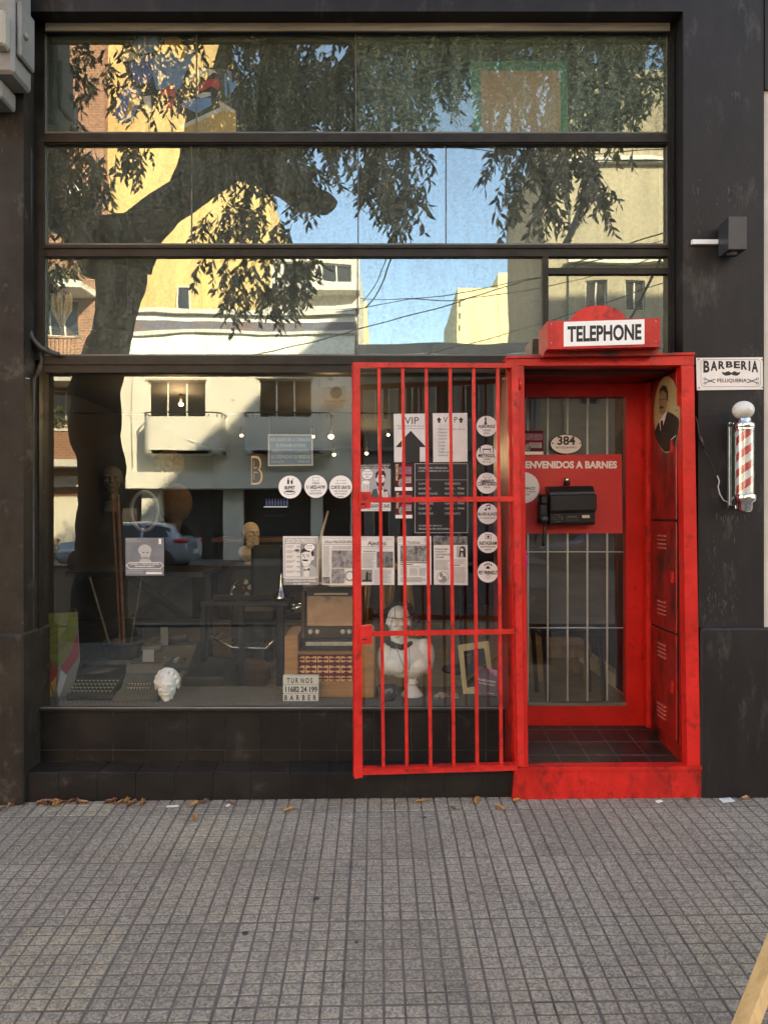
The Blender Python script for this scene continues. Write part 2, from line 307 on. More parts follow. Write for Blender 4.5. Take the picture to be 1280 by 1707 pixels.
    def lathe(s, c, prof, m, n=24, ax='z', smooth=True):          # prof: [(r, h)]
        c = Vector(c); vs = []; fs = []
        for r, h in prof:
            for k in range(n):
                a = 2 * math.pi * k / n
                p = (r * math.cos(a), r * math.sin(a), h)
                if ax == 'y': p = (p[0], h, p[1])
                if ax == 'x': p = (h, p[0], p[1])
                vs.append(c + Vector(p))
        for i in range(len(prof) - 1):
            for k in range(n):
                a = i * n + k; b = i * n + (k + 1) % n; fs.append((a, b, b + n, a + n))
        if prof[0][0] > 1e-6: fs.append(tuple(range(n - 1, -1, -1)))
        if prof[-1][0] > 1e-6: fs.append(tuple(range((len(prof) - 1) * n, len(prof) * n)))
        return s.add(vs, fs, m, smooth)
    def prism(s, a, b, m):                                        # two matching polygon rings
        n = len(a)
        return s.add(list(a) + list(b), [tuple(range(n)), tuple(range(2 * n - 1, n - 1, -1))] + [(i, n + i, n + (i + 1) % n, (i + 1) % n) for i in range(n)], m)
    def build(s, name, parent=None, remesh=0, smooth_it=0):
        me = bpy.data.meshes.new(name); org = Vector((0, 0, 0))
        if parent: org = ORIG.get(parent.name, org)
        me.from_pydata([tuple(Vector(v) - org) for v in s.v], [], s.f)
        for m in s.mats: me.materials.append(m)
        me.polygons.foreach_set('material_index', s.m); me.polygons.foreach_set('use_smooth', s.sm); me.update()
        o = bpy.data.objects.new(name, me); put(o, parent); ORIG[o.name] = org
        import bmesh
        bm = bmesh.new(); bm.from_mesh(me); bmesh.ops.recalc_face_normals(bm, faces=bm.faces); bm.to_mesh(me); bm.free()
        if remesh:
            r = o.modifiers.new('remesh', 'REMESH'); r.mode = 'VOXEL'; r.voxel_size = remesh; r.use_smooth_shade = True
            if smooth_it: sm = o.modifiers.new('smooth', 'SMOOTH'); sm.iterations = smooth_it; sm.factor = 0.5
        return o
# a plane in the world seen through photo pixels: n.p = c
class Pl:
    def __init__(s, p, n): s.p = Vector(p); s.n = Vector(n).normalized()
    def at(s, px, py, off=0.0):
        d = Vector(((px - CX) / F, 1, -(py - CY) / F)); c = Vector((0, 0, CZ)); t = (s.n.dot(s.p - c)) / s.n.dot(d)
        q = c + d * t
        return q + s.n * off
def PY(y): return Pl((0, y, 0), (0, -1, 0))
def PX(x): return Pl((x, 0, 0), (-1 if x > 0 else 1, 0, 0))
def PZ(z): return Pl((0, 0, z), (0, 0, 1 if z < CZ else -1))
def W(px, py, y): return Vector(((px - CX) / F * y, y, CZ - (py - CY) / F * y))
def slab(mb, pts, pl, t0, t1, m):
    mb.prism([pl.at(x, y, t1) for x, y in pts], [pl.at(x, y, t0) for x, y in pts], m); return mb
def rect(x0, y0, x1, y1): return [(x0, y0), (x1, y0), (x1, y1), (x0, y1)]
def ellp(cx, cy, rx, ry, n=32): return [(cx + rx * math.cos(2 * math.pi * k / n), cy + ry * math.sin(2 * math.pi * k / n)) for k in range(n)]
TC = {}
def textgeo(s, bold=0.0):
    k = (s, bold)
    if k in TC: return TC[k]
    cu = bpy.data.curves.new('t', 'FONT'); cu.body = s; cu.resolution_u = 3; cu.offset = bold; cu.size = 1
    o = bpy.data.objects.new('t', cu); COL.objects.link(o); dg = bpy.context.evaluated_depsgraph_get(); dg.update()
    me = bpy.data.meshes.new_from_object(o.evaluated_get(dg))
    vs = [(v.co.x, v.co.y) for v in me.vertices]; fs = [tuple(p.vertices) for p in me.polygons]
    bpy.data.objects.remove(o); bpy.data.curves.remove(cu); bpy.data.meshes.remove(me)
    xs = [v[0] for v in vs]; ys = [v[1] for v in vs]
    x0, x1, y0, y1 = min(xs), max(xs), min(ys), max(ys)
    vs = [((x - x0) / (x1 - x0 + 1e-9), (y - y0) / (y1 - y0 + 1e-9)) for x, y in vs]
    TC[k] = (vs, fs); return TC[k]
def text(mb, s, quad, pl, off, m, bold=0.0):
    """quad = x0, y0, x1, y1 in photo pixels (top left, bottom right), or four corners tl, tr, br, bl"""
    vs, fs = textgeo(s, bold)
    if len(quad) == 4 and not isinstance(quad[0], tuple): x0, y0, x1, y1 = quad; q = [(x0, y0), (x1, y0), (x1, y1), (x0, y1)]
    else: q = quad
    out = []
    for u, v in vs:
        t = [q[0][k] + (q[1][k] - q[0][k]) * u for k in (0, 1)]; b = [q[3][k] + (q[2][k] - q[3][k]) * u for k in (0, 1)]
        out.append(pl.at(b[0] + (t[0] - b[0]) * v, b[1] + (t[1] - b[1]) * v, off))
    mb.add(out, fs, m)
def sheet(name, label, cat, pl, outline, base, items, group=None, th=0.0015, off=0.003, parent=None):
    """a flat printed thing: base slab + one print mesh. items: ('p',pts,mat) ('r',x0,y0,x1,y1,mat) ('e',cx,cy,rx,ry,mat) ('l',x0,y0,x1,y1,w,mat) ('t',string,quad,mat,bold)"""
    c = pl.at(sum(p[0] for p in outline) / len(outline), max(p[1] for p in outline), off)
    if parent is None: root = thing(name, label, cat, c, group)
    else: root = parent
    mb = MB(); slab(mb, outline, pl, off, off + th, base); mb.build('sheet' if parent is None else name, root)
    if items:
        pr = MB(); o = off + th
        for it in items:
            o += 0.00012; k = it[0]
            if k == 'p': pr.add([pl.at(x, y, o) for x, y in it[1]], [tuple(range(len(it[1])))], it[2])
            if k == 'r': pr.add([pl.at(x, y, o) for x, y in rect(*it[1:5])], [(0, 1, 2, 3)], it[5])
            if k == 'e': pr.add([pl.at(x, y, o) for x, y in ellp(*it[1:5], n=28)], [tuple(range(28))], it[5])
            if k == 'l':
                x0, y0, x1, y1, wd, m = it[1:]; L = math.hypot(x1 - x0, y1 - y0) or 1; dx, dy = -(y1 - y0) / L * wd / 2, (x1 - x0) / L * wd / 2
                pr.add([pl.at(x, y, o) for x, y in [(x0 + dx, y0 + dy), (x1 + dx, y1 + dy), (x1 - dx, y1 - dy), (x0 - dx, y0 - dy)]], [(0, 1, 2, 3)], m)
            if k == 't': text(pr, it[1], it[2], pl, o, it[3], it[4] if len(it) > 4 else 0.0)
        pr.build('print', root)
    return root
def border(x0, y0, x1, y1, w, m): return [('l', x0, y0, x1, y0, w, m), ('l', x1, y0, x1, y1, w, m), ('l', x1, y1, x0, y1, w, m), ('l', x0, y1, x0, y0, w, m)]
def lines(x0, x1, y0, y1, step, m, w=0.6, rag=0.2):
    out = []; y = y0
    while y < y1:
        out.append(('l', x0, y, x1 - (x1 - x0) * random.random() * rag, y, w, m)); y += step
    return out

YF = 3.48; YG = 3.64; GY2 = 2 * YG
exec_sections = []
# ------------------------------------------------------------------ ground
def zg(x, y):                                                          # the pavement rises towards the wall and a little to the right
    return (0.0694 * (max(y, -0.1) - 3.48)) + 0.010 * max(-4, min(4, x))
def ground_sheet(name, x0, x1, y0, y1, fz, m, nx=1, ny=1, label=None):
    mb = MB(); vs = []; fs = []
    for j in range(ny + 1):
        for i in range(nx + 1):
            x = x0 + (x1 - x0) * i / nx; y = y0 + (y1 - y0) * j / ny; vs.append((x, y, fz(x, y)))
    for j in range(ny):
        for i in range(nx): a = j * (nx + 1) + i; fs.append((a, a + 1, a + nx + 2, a + nx + 1))
    mb.add(vs, fs, m); o = mb.build(name); return tag(o, label, None, None, 'structure')
mb = MB()
TA = 0.0105; ca, sa = math.cos(TA), math.sin(TA)
def tilexy(u, v): return (-0.537 + u * ca - v * sa, 2.545 + u * sa + v * ca)
vs = []; fs = []
XL, XR, YB, YT = -60, 60, -3.0, 3.60
g0 = [(-60, -3.0), (-3.4, -3.0), (3.6, -3.0), (60, -3.0)]
ys = [-3.0, -0.1, 0.4, 3.60]; xs = [-60, -4, -3.4, 3.6, 4, 60]
for y in ys:
    for x in xs: vs.append((x, y, zg(x, y) - 0.0035))
nx = len(xs)
for j in range(len(ys) - 1):
    for i in range(nx - 1): a = j * nx + i; fs.append((a, a + 1, a + nx + 1, a + nx))
mb.add(vs, fs, paveflat)
GX = 0.0036; GYv = 0.0042
random.seed(3)
for ti in range(-8, 10):
    for tj in range(-6, 3):
        tz = random.uniform(-0.0008, 0.0008); tx = random.uniform(-.0012, .0012); tm = random.choice((pave, pave, pave, pave2, pave3))
        for a in range(6):
            for b in range(8):
                u0 = ti * 0.4 + a * 0.4 / 6 + GX * (1.6 if a == 0 else 1) + tx; u1 = ti * 0.4 + (a + 1) * 0.4 / 6 - GX * (1.4 if a == 5 else 1) + tx
                v0 = tj * 0.4 + b * 0.05 + GYv * (1.6 if b == 0 else 1); v1 = tj * 0.4 + (b + 1) * 0.05 - GYv * (1.3 if b == 7 else 1)
                c = tilexy((u0 + u1) / 2, (v0 + v1) / 2)
                if c[1] > 3.52 or c[0] < -3.35 or c[0] > 3.55: continue
                top = []; bot = []
                jz = random.uniform(-.0004, .0004)
                for (u, v, ou, ov) in ((u0, v0, 1, 1), (u1, v0, -1, 1), (u1, v1, -1, -1), (u0, v1, 1, -1)):
                    x, y = tilexy(u, v); bot.append((x, y, zg(x, y) - 0.0036)); x, y = tilexy(u + ou * .0016, v + ov * .0012); top.append((x, y, zg(x, y) + tz + jz))
                mb.add(bot + top, [(4, 5, 6, 7), (0, 1, 5, 4), (1, 2, 6, 5), (2, 3, 7, 6), (3, 0, 4, 7)], tm)
tag(mb.build('pavement'), 'grey scored terrazzo pavement in front of the shop', None, None, 'structure')
for (a, b, nm) in ((-60, -3.36, 'pavement_beyond'), (3.56, 60, 'pavement_beyond')):
    ground_sheet(nm, a, b, -3.0, 3.6, lambda x, y: zg(x, y) + 0.001, pavefar, 3, 12)
ground_sheet('pavement_by_the_kerb', -3.36, 3.56, -3.0, 0.1, lambda x, y: zg(x, y) + 0.001, pavefar, 3, 8)
mb = MB(); mb.box(-60, 60, -3.18, -3.004, -0.5, -0.24, kerb); tag(mb.build('kerb'), None, None, None, 'structure')
ground_sheet('road', -300, 300, -400, -3.1, lambda x, y: -0.37 + (0.08 if -14 < y < -5 else 0), asphalt, 4, 40)
mb = MB(); mb.box(-60, 60, -60, -14.2, -0.5, -0.22, pavefar); tag(mb.build('far_pavement'), None, None, None, 'structure')

# ------------------------------------------------------------------ the shop building
shop = thing('shop_building', 'black painted barber shop front with a tall glazed window and dark interior', 'building', (0, 3.6, 0))
HB = 13.5
P1 = PY(YF)
mb = MB(); mb.box(-2.9, -1.835, YF, 3.74, 0.83, HB, blackold); mb.build('pillar', shop)
mb = MB(); mb.bbox(-2.9, -1.822, YF - 0.035, 3.74, -0.06, 0.845, blackold, 0.012); mb.build('plinth', shop)
mb = MB(); mb.box(1.60, 1.935, YF, 3.74, 0.872, 2.21, blackp); mb.box(1.523, 1.935, YF, 3.74, 2.21, HB, blackp); mb.build('pillar', shop)
mb = MB(); mb.box(1.937, 2.3, YF - .006, YF + .006, 3.61, 4.6, blackp); mb.bbox(1.60, 2.1, YF - 0.03, 3.74, -0.04, 0.872, blackp, 0.01); mb.build('plinth', shop)
mb = MB(); mb.box(-1.835, 1.523, YF, 3.56, 4.012, HB, blackp); mb.box(-1.835, 1.523, 3.56, 3.74, 4.075, HB - .01, blackp); mb.box(-1.835, 1.523, YF - 0.012, YF, 4.10, 4.16, blackp); mb.build('lintel', shop)
# room shell
mb = MB()
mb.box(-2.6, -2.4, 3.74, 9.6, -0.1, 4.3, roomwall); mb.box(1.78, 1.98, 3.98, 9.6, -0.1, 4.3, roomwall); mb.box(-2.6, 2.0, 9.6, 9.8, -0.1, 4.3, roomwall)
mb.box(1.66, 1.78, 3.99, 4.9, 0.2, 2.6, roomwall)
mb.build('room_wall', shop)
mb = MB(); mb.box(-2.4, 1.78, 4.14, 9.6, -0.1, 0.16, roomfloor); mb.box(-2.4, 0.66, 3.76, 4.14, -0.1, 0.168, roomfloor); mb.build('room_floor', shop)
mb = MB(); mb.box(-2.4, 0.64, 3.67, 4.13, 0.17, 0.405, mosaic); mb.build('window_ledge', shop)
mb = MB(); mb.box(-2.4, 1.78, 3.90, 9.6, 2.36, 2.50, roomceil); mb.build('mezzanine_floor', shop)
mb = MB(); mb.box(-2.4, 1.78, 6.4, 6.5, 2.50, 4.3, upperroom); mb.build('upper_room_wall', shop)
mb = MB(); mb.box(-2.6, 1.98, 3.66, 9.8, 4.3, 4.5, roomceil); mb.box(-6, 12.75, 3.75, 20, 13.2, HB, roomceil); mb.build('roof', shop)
mb = MB(); mb.box(1.7, 1.772, 4.2, 9.0, 0.161, 0.26, plaster); mb.build('skirting_board', shop)
railm = mat('pale_top_rail', (0.36, 0.335, 0.29), 0.6, (0.17, 0.155, 0.13), 5, stretch=(0.3, 1, 4), bump=0.001)  # colour brightened so the rail looks like a ledge catching light
# low tiled wall and step
mb = MB(); Yw = 3.625
mb.box(-1.835, 0.655, Yw + 0.006, 3.66, 0.0, 0.404, grout)
x = -1.835; random.seed(5)
for i in range(13):
    x1 = min(x + 0.198, 0.653)
    for (z0, z1) in ((0.134, 0.194), (0.197, 0.403)):
        mb.bbox(x + 0.0017, x1 - 0.0017, Yw + random.uniform(0, .0015), Yw + 0.02, z0, z1, tileblack, 0.0012)
    x += 0.198
mb.build('base_wall', shop)
mb = MB(); mb.box(-1.85, 0.655, YF + 0.006, Yw + 0.02, -0.06, 0.124, grout)
x = -1.852
for i in range(13):
    x1 = min(x + 0.196, 0.655)
    r_ = random.uniform(0, .0015)
    mb.bbox(x + 0.001, x1 - 0.001, YF + r_, YF + 0.02, -0.055, 0.1235, tileblack, 0.0012)
    mb.bbox(x + 0.001, x1 - 0.001, YF + r_, Yw + 0.004, 0.1240, 0.1325 + r_, tileblack, 0.0015)
    x += 0.196
mb.build('step', shop)
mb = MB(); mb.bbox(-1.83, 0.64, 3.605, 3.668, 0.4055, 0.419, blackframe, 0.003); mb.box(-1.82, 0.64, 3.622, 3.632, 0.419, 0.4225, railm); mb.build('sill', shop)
# window frame
PW = PY(3.622); PU = PY(3.583); YU = 3.605
fr = MB()
slab(fr, rect(46, 30, 74, 600), PU, -0.035, 0, blackframe); slab(fr, rect(46, 600, 66, 1180), PW, -0.035, 0, blackframe)
slab(fr, rect(1113, 30, 1138, 596), PU, -0.12, 0, blackframe); slab(fr, rect(1118, 44, 1122, 600), PU, 0, 0.012, blackframe)
for y0, y1 in ((222, 240), (408, 427), (593, 621)): slab(fr, rect(74, y0, 1113, y1), PU, -0.035 if y0 < 500 else -0.05, -0.001, blackframe)
slab(fr, rect(74, 580, 1113, 611), PY(3.6345), -0.05, 0, blackframe)
for y0, y1 in ((232, 238), (409, 414), (605, 608)): slab(fr, rect(74, y0, 1113, y1), PU, -0.001, 0.008, blackframe)
slab(fr, rect(905, 427, 914, 593), PU, -0.035, -0.002, blackframe); slab(fr, rect(914, 446, 1113, 456), PU, -0.035, -0.003, blackframe)
slab(fr, rect(74, 50, 1113, 53), PU, -0.035, -0.002, blackframe)
for (xx, y0, y1) in ((328, 53, 222), (593, 53, 222), (320, 240, 408), (597, 240, 408), (743, 240, 408), (596, 427, 593)):
    slab(fr, rect(xx - 1, y0, xx + 1, y1), PY(YU), -0.004, 0.004, grout)
for (x0, x1, y0, y1) in ((74, 1113, 240, 408), (74, 905, 427, 593), (74, 1113, 53, 222)):   # putty beads round the glass
    for e in (rect(x0, y1 - 2.5, x1, y1), rect(x0, y0, x1, y0 + 1.5)): slab(fr, e, PY(YU - 0.010), -0.009, 0, lightstrip)
    slab(fr, rect(x0, y0, x0 + 2.5, y1), PY(YU - 0.010), -0.009, -0.0005, lightstrip); slab(fr, rect(x1 - 2, y0, x1, y1), PY(YU - 0.010), -0.009, -0.0005, lightstrip)
wf = fr.build('window_frame', shop)
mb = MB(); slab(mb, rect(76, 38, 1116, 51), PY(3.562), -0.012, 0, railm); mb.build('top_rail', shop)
def pane(x0, y0, x1, y1, m, pl=None, parent=wf, nm='window_pane'):
    pl = pl or PY(YG); b = MB(); b.add([pl.at(x, y) for x, y in rect(x0, y0, x1, y1)], [(0, 1, 2, 3)], m); return b.build(nm, parent)
for x0, x1 in ((60, 328), (328, 593), (593, 1125)): pane(x0, 44, x1, 228, gl_top2 if x0 > 500 else gl_top, PY(YU))
for x0, x1 in ((60, 320), (320, 597), (597, 743), (743, 1125)): pane(x0, 234, x1, 415, gl_up, PY(YU))
for x0, x1 in ((60, 596), (596, 908)): pane(x0, 420, x1, 600, gl_up, PY(YU))
pane(908, 420, 1125, 450, gl_up, PY(YU)); pane(908, 452, 1125, 610, gl_up, PY(YU))
pane(50, 612, 591, 1178, gl_low); pane(591, 612, 845, 1178, gl_low)

# ------------------------------------------------------------------ the red telephone box porch
YB_ = 3.46; PB = PY(YB_)
booth = thing('telephone_box_porch', 'red telephone box style porch built round the shop door', 'porch', tuple(W(1010, 1328, YB_)))
m1 = MB(); slab(m1, [(846, 610), (873, 610), (880, 1278), (857, 1278)], PB, -0.06, 0, red); slab(m1, [(862, 612), (866, 612), (874, 1276), (870, 1276)], PB, 0, 0.006, redgate); m1.build('post', booth)
m1 = MB(); slab(m1, [(1135, 609), (1156, 609), (1167, 1278), (1145, 1278)], PB, -0.06, 0, red); m1.build('post', booth)
m1 = MB(); slab(m1, [(843, 598), (1156, 592), (1156, 608.5), (843, 609.5)], PB, -0.06, 0.001, red); slab(m1, [(843, 594), (1156, 588), (1156, 592), (843, 598)], PB, -0.10, 0.012, redworn); m1.build('head_beam', booth)
m1 = MB(); slab(m1, [(857, 1280), (1168, 1278), (1167, 1340), (853, 1344)], PB, -0.05, 0.004, redworn); slab(m1, [(857, 1278), (1168, 1276), (1168, 1282), (857, 1284)], PB, -0.05, 0.012, redworn); m1.build('threshold', booth)
floorgrout = mat('floor_grout', (.30, .24, .21), .8, (.14, .11, .1), 20); floortile = mat('porch_floor_tile', (.016, .011, .011), .3, (.035, .022, .02), 6, c3=(.06, .045, .04), s3=12, lo3=.55, hi3=.75); m1 = MB(); zf, zb_ = 0.165, 0.225
def flz(y): return zf + (zb_ - zf) * (y - YB_) / 0.52
xx = 0.64
def sidex(y): return 1.52 + 0.0 * (y - YB_)
m1.add([(0.64, YB_ + 0.004, flz(YB_) - .003), (1.56, YB_ + 0.004, flz(YB_) - .003), (1.56, 3.99, flz(3.99) - .003), (0.64, 3.99, flz(3.99) - .003)], [(0, 1, 2, 3)], floorgrout)
for i in range(7):
    for j in range(4):
        a0, a1 = 0.60 + i * 0.155 + 0.0022, 0.60 + (i + 1) * 0.155 - 0.0022; b0, b1 = YB_ + 0.01 + j * 0.155 - 0.03 + .004, YB_ + 0.01 + (j + 1) * 0.155 - 0.03 - .004
        a0, a1, b0, b1 = max(a0, .64), min(a1, 1.55), max(b0, YB_ + .006), min(b1, 3.985)
        if a1 - a0 < .01 or b1 - b0 < .01: continue
        m1.add([(a0, b0, flz(b0)), (a1, b0, flz(b0)), (a1, b1, flz(b1)), (a0, b1, flz(b1))], [(0, 1, 2, 3)], floortile)
m1.build('porch_floor', booth)
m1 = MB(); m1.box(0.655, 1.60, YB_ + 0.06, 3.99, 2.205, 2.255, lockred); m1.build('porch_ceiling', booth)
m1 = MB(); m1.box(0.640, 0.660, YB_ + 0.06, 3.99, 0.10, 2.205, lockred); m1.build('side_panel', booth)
ventm = mat('dusty_red_louvre', (.52, .13, .10), .5)
# locker doors down the right cheek
PXr = PX(1.522)
lk = MB(); lk.box(1.5223, 1.60, YB_ + 0.06, 3.99, 0.12, 2.205, lockred); lk.box(1.5219, 1.5222, 3.53, 3.88, 0.262, 2.195, boardblk); lkr = lk.build('locker_wall', booth)  # black backing added so the gaps between the doors read dark
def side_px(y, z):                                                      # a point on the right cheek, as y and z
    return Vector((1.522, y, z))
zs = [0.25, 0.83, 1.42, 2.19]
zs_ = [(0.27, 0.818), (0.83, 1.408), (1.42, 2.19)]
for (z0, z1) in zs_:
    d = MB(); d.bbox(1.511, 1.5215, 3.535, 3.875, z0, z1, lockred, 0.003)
    ld = d.build('locker_door', booth)
    if z1 < 1.9:
        for zc in (z0 + 0.11, z1 - 0.11):
            v = MB(); v.box(1.508, 1.5112, 3.662, 3.758, zc - .04, zc + .042, lockred)
            for k in range(4):
                zz = zc + (k - 1.5) * 0.022
                v.box(1.502, 1.512, 3.66, 3.76, zz - 0.004, zz + 0.004, ventm)
            v.build('vent_louvre', ld)
    h = MB(); h.box(1.500, 1.511, 3.565, 3.58, (z0 + z1) / 2 - 0.03, (z0 + z1) / 2 + 0.03, redworn); h.build('handle', ld)
m1 = MB(); m1.bbox(1.495, 1.5225, 3.885, 3.93, 0.23, 2.2, redgate, 0.003); m1.build('corner_post', booth)
# door
PD = PY(3.96)
dm = MB(); slab(dm, rect(828, 625, 1080, 661), PD, -0.05, 0, red); slab(dm, rect(1043, 661, 1076, 1176), PD, -0.05, 0, red)
slab(dm, rect(828, 661, 868, 1176), PD, -0.05, 0, red); slab(dm, rect(828, 1176, 1080, 1212), PD, -0.05, 0.0, red)
slab(dm, rect(1076, 661, 1090, 1176), PD, -0.05, -0.012, redworn)
slab(dm, [(868, 1171), (1043, 1171), (1043, 1176), (868, 1176)], PD, -0.03, 0.006, lightstrip)
door = dm.build('door', booth)
pane(866, 658, 1045, 1178, gl_door, PY(3.975), door, 'door_pane')
PG_ = PY(4.0); barm = mat('pale_grey_bar_paint', (.78, .80, .77), .5)
for xb in (879.5, 912.5, 945.5, 978.5, 1011.5):
    b = MB(); b.tube([PG_.at(xb, 640), PG_.at(xb, 1180)], 0.0058, barm, 8); b.build('grille_bar', door)
for yb in (920, 1047):
    b = MB(); b.tube([PG_.at(850, yb, -0.008), PG_.at(1055, yb, -0.008)], 0.0036, barm, 6); b.build('grille_bar', door)
d = MB(); d.add([PY(4.10).at(x, y) for x, y in rect(862, 640, 1024, 1040)], [(0, 1, 2, 3)], mat('grey_door_film', (0.085, 0.082, 0.078), 0.5, (0.13, 0.125, 0.12), 5, stretch=(1, 1, 3))); d.build('back_cloth', door)

# telephone sign on top
ts = thing('telephone_sign', 'red box sign with white TELEPHONE panel and domed back on top of the porch', 'sign', tuple(W(1005, 592, 3.44)))
PT = PY(3.34)
b = MB(); slab(b, [(912, 535.5), (1100, 530), (1100, 578), (912, 582)], PT, -0.19, 0, redworn)
slab(b, [(908, 583), (1102, 579), (1090, 592), (905, 594)], PY(3.40), -0.14, 0, lockred); b.build('sign_box', ts)
arch = [(953, 533)] + [(1001 + 46 * math.cos(a), 533 - 27 * math.sin(a)) for a in [math.pi * (1 - k / 20) for k in range(21)]] + [(1047, 533)]
b = MB(); slab(b, arch, PT, -0.12, -0.03, redworn); b.build('domed_back', ts)
b = MB(); slab(b, [(939, 537), (1073, 532.5), (1073, 574), (939, 578)], PT, 0.0, 0.004, white)
text(b, 'TELEPHONE', [(945, 544), (1068, 540), (1068, 567), (945, 571)], PT, 0.0046, ink, 0.035); b.build('sign_panel', ts)
for q in ((918, 541), (918, 572), (1092, 536), (1092, 570)): b = MB(); b.ell(PT.at(*q, 0.002), 0.004, steel, 8, 6); b.build('screw', ts)

# ------------------------------------------------------------------ the open barred gate
A_ = W(866, 1275, 3.445); Bp = W(590, 1275, 3.345)
dirg = Vector((Bp.x - A_.x, Bp.y - A_.y, 0)).normalized(); ng = Vector((dirg.y, -dirg.x, 0))
if ng.y > 0: ng = -ng
PGt = Pl((A_.x, A_.y, 0), ng)
gate = thing('barred_gate', 'red iron barred gate swung open in front of the shop window', 'gate', tuple(PGt.at(866, 1280)))
def gbar(pts, t0, t1, nm, m=redgate): b = MB(); slab(b, pts, PGt, t0, t1, m); return b.build(nm, gate)
fb = MB()
slab(fb, [(588.5, 605), (599.5, 605), (604, 1294), (590.5, 1296)], PGt, -0.017, 0.017, redgate)
slab(fb, [(586.5, 606), (589.5, 606), (592, 1293), (589, 1295)], PGt, -0.017, 0.003, redworn)
slab(fb, [(851, 607), (861.5, 607), (872, 1276), (861, 1276)], PGt, -0.017, 0.017, redgate)
slab(fb, [(599.5, 605), (851, 606.5), (851, 614), (599.5, 613.5)], PGt, -0.017, 0.016, redgate)
slab(fb, [(604, 1281), (861, 1274), (861, 1282.5), (604, 1290)], PGt, -0.017, 0.016, redgate)
slab(fb, [(604, 1279), (861, 1272), (861, 1274.5), (604, 1281.5)], PGt, -0.022, 0.02, redworn)
fb.build('gate_frame', gate)
for k, (xt, xb) in enumerate(((631.5, 639), (671, 678), (710, 717.5), (750, 756), (789, 795), (829, 835))):
    yb = 1280 - (k + 1) * 1.1
    gbar([(xt - 2.4, 613), (xt + 2.4, 613), (xb + 2.6, yb), (xb - 2.6, yb)], -0.007, 0.007, 'bar')
gbar([(600.5, 829), (866, 827.5), (866, 836), (600.5, 837.5)], 0.0075, 0.0125, 'cross_rail')
gbar([(602, 1052), (868, 1047.5), (868, 1056), (602, 1060)], 0.0075, 0.0125, 'cross_rail')
lb = gbar([(598, 820.5), (617, 820), (617, 847.5), (598, 849)], 0.008, 0.03, 'lock_box')
b = MB(); slab(b, [(600, 839), (608, 838.5), (608, 842), (600, 842.5)], PGt, 0.03, 0.031, ink); b.build('keyhole', lb)
lb = gbar([(600, 1042), (619, 1040), (619, 1071), (600, 1073)], 0.008, 0.03, 'lock_box')
b = MB(); slab(b, [(603, 1063), (610, 1062.5), (610, 1065), (603, 1065.5)], PGt, 0.03, 0.031, ink); b.build('keyhole', lb)
for y in (640, 1240):
    h = MB(); h.tube([PGt.at(866, y - 8, 0.0), PGt.at(866, y + 8, 0.0)], 0.009, redgate, 10); h.build('hinge', gate)

# ------------------------------------------------------------------ printed things stuck on the glass
PGl = PY(3.634)
def sticker(cx, cy, r, title, items, label, sub=(), group='round white window stickers', pl=PGl, tw=None, th=5.2):
    tw = tw or r * 1.65
    its = list(items)
    its.append(('t', title, (cx - tw / 2, cy + 0.5 - th / 2, cx + tw / 2, cy + 0.5 + th / 2 + 1), ink, 0.03))
    y = cy + th / 2 + 4.5
    for s_, ww in sub:
        its.append(('t', s_, (cx - ww / 2, y - 1.6, cx + ww / 2, y + 1.6), ink if 0 else dgrey, 0.01)); y += 4.6
    return sheet('round_sticker', label, 'sticker', pl, ellp(cx, cy, r, r), white, its, group, th=0.0006, off=0.001)
def pawn(cx, cy, s=1.0):
    return [('p', [(cx - 3.4 * s, cy + 8 * s), (cx + 3.4 * s, cy + 8 * s), (cx + 2.2 * s, cy + 5.5 * s), (cx + 1.1 * s, cy - 1 * s), (cx + 1.8 * s, cy - 2 * s), (cx - 1.8 * s, cy - 2 * s), (cx - 1.1 * s, cy - 1 * s), (cx - 2.2 * s, cy + 5.5 * s)], ink), ('e', cx, cy - 3.6 * s, 1.9 * s, 1.9 * s, ink), ('r', cx - .5, cy - 8 * s, cx + .5, cy - 4 * s, ink)]
r0 = 17.2
sticker(811, 710.5, r0, 'AJEDREZ', pawn(809, 701, .85), 'round white sticker reading AJEDREZ under a chess piece', (('TORNEOS', 14), ('gratis', 9)))
sticker(811, 758.5, r0, 'METEGOL', [('r', 804, 748, 818, 750, dgrey), ('l', 805.5, 750, 804.5, 755, 1, dgrey), ('l', 816.5, 750, 817.5, 755, 1, dgrey), ('e', 800, 746, 1.4, 1.4, dgrey), ('l', 800, 747, 800, 755, 1.4, dgrey), ('e', 821.5, 746, 1.4, 1.4, dgrey), ('l', 821.5, 747, 821.5, 755, 1.4, dgrey)], 'round white sticker reading METEGOL with two table football players', (('20 MIN', 11), ('libre de caja', 14)))
sticker(811.5, 805.5, r0 + .3, 'CLIMATIZADO', [('p', [(805, 791.5), (818, 791.5), (819, 796), (804, 796)], lgrey), ('r', 805.5, 792.3, 817.5, 795, white), ('e', 808, 797.5, 1, 1, lgrey), ('e', 815, 797.5, 1, 1, lgrey), ('t', 'AMBIENTE', (800.5, 799.5, 823, 804.5), ink, 0.03)], 'round white sticker reading AMBIENTE CLIMATIZADO', (('split frio', 10),), tw=31)
sticker(812.5, 856.5, r0, 'BLUES & JAZZ', [('e', 809, 849.5, 1.9, 1.5, ink), ('e', 815, 848, 1.9, 1.5, ink), ('l', 810.5, 849, 810.5, 843, .8, ink), ('l', 816.5, 848, 816.5, 841.5, .8, ink), ('l', 810.2, 843, 816.8, 841.5, 1.8, ink)], 'round white sticker reading BLUES & JAZZ under a music note', (('los mejores clasicos', 27),), tw=32)
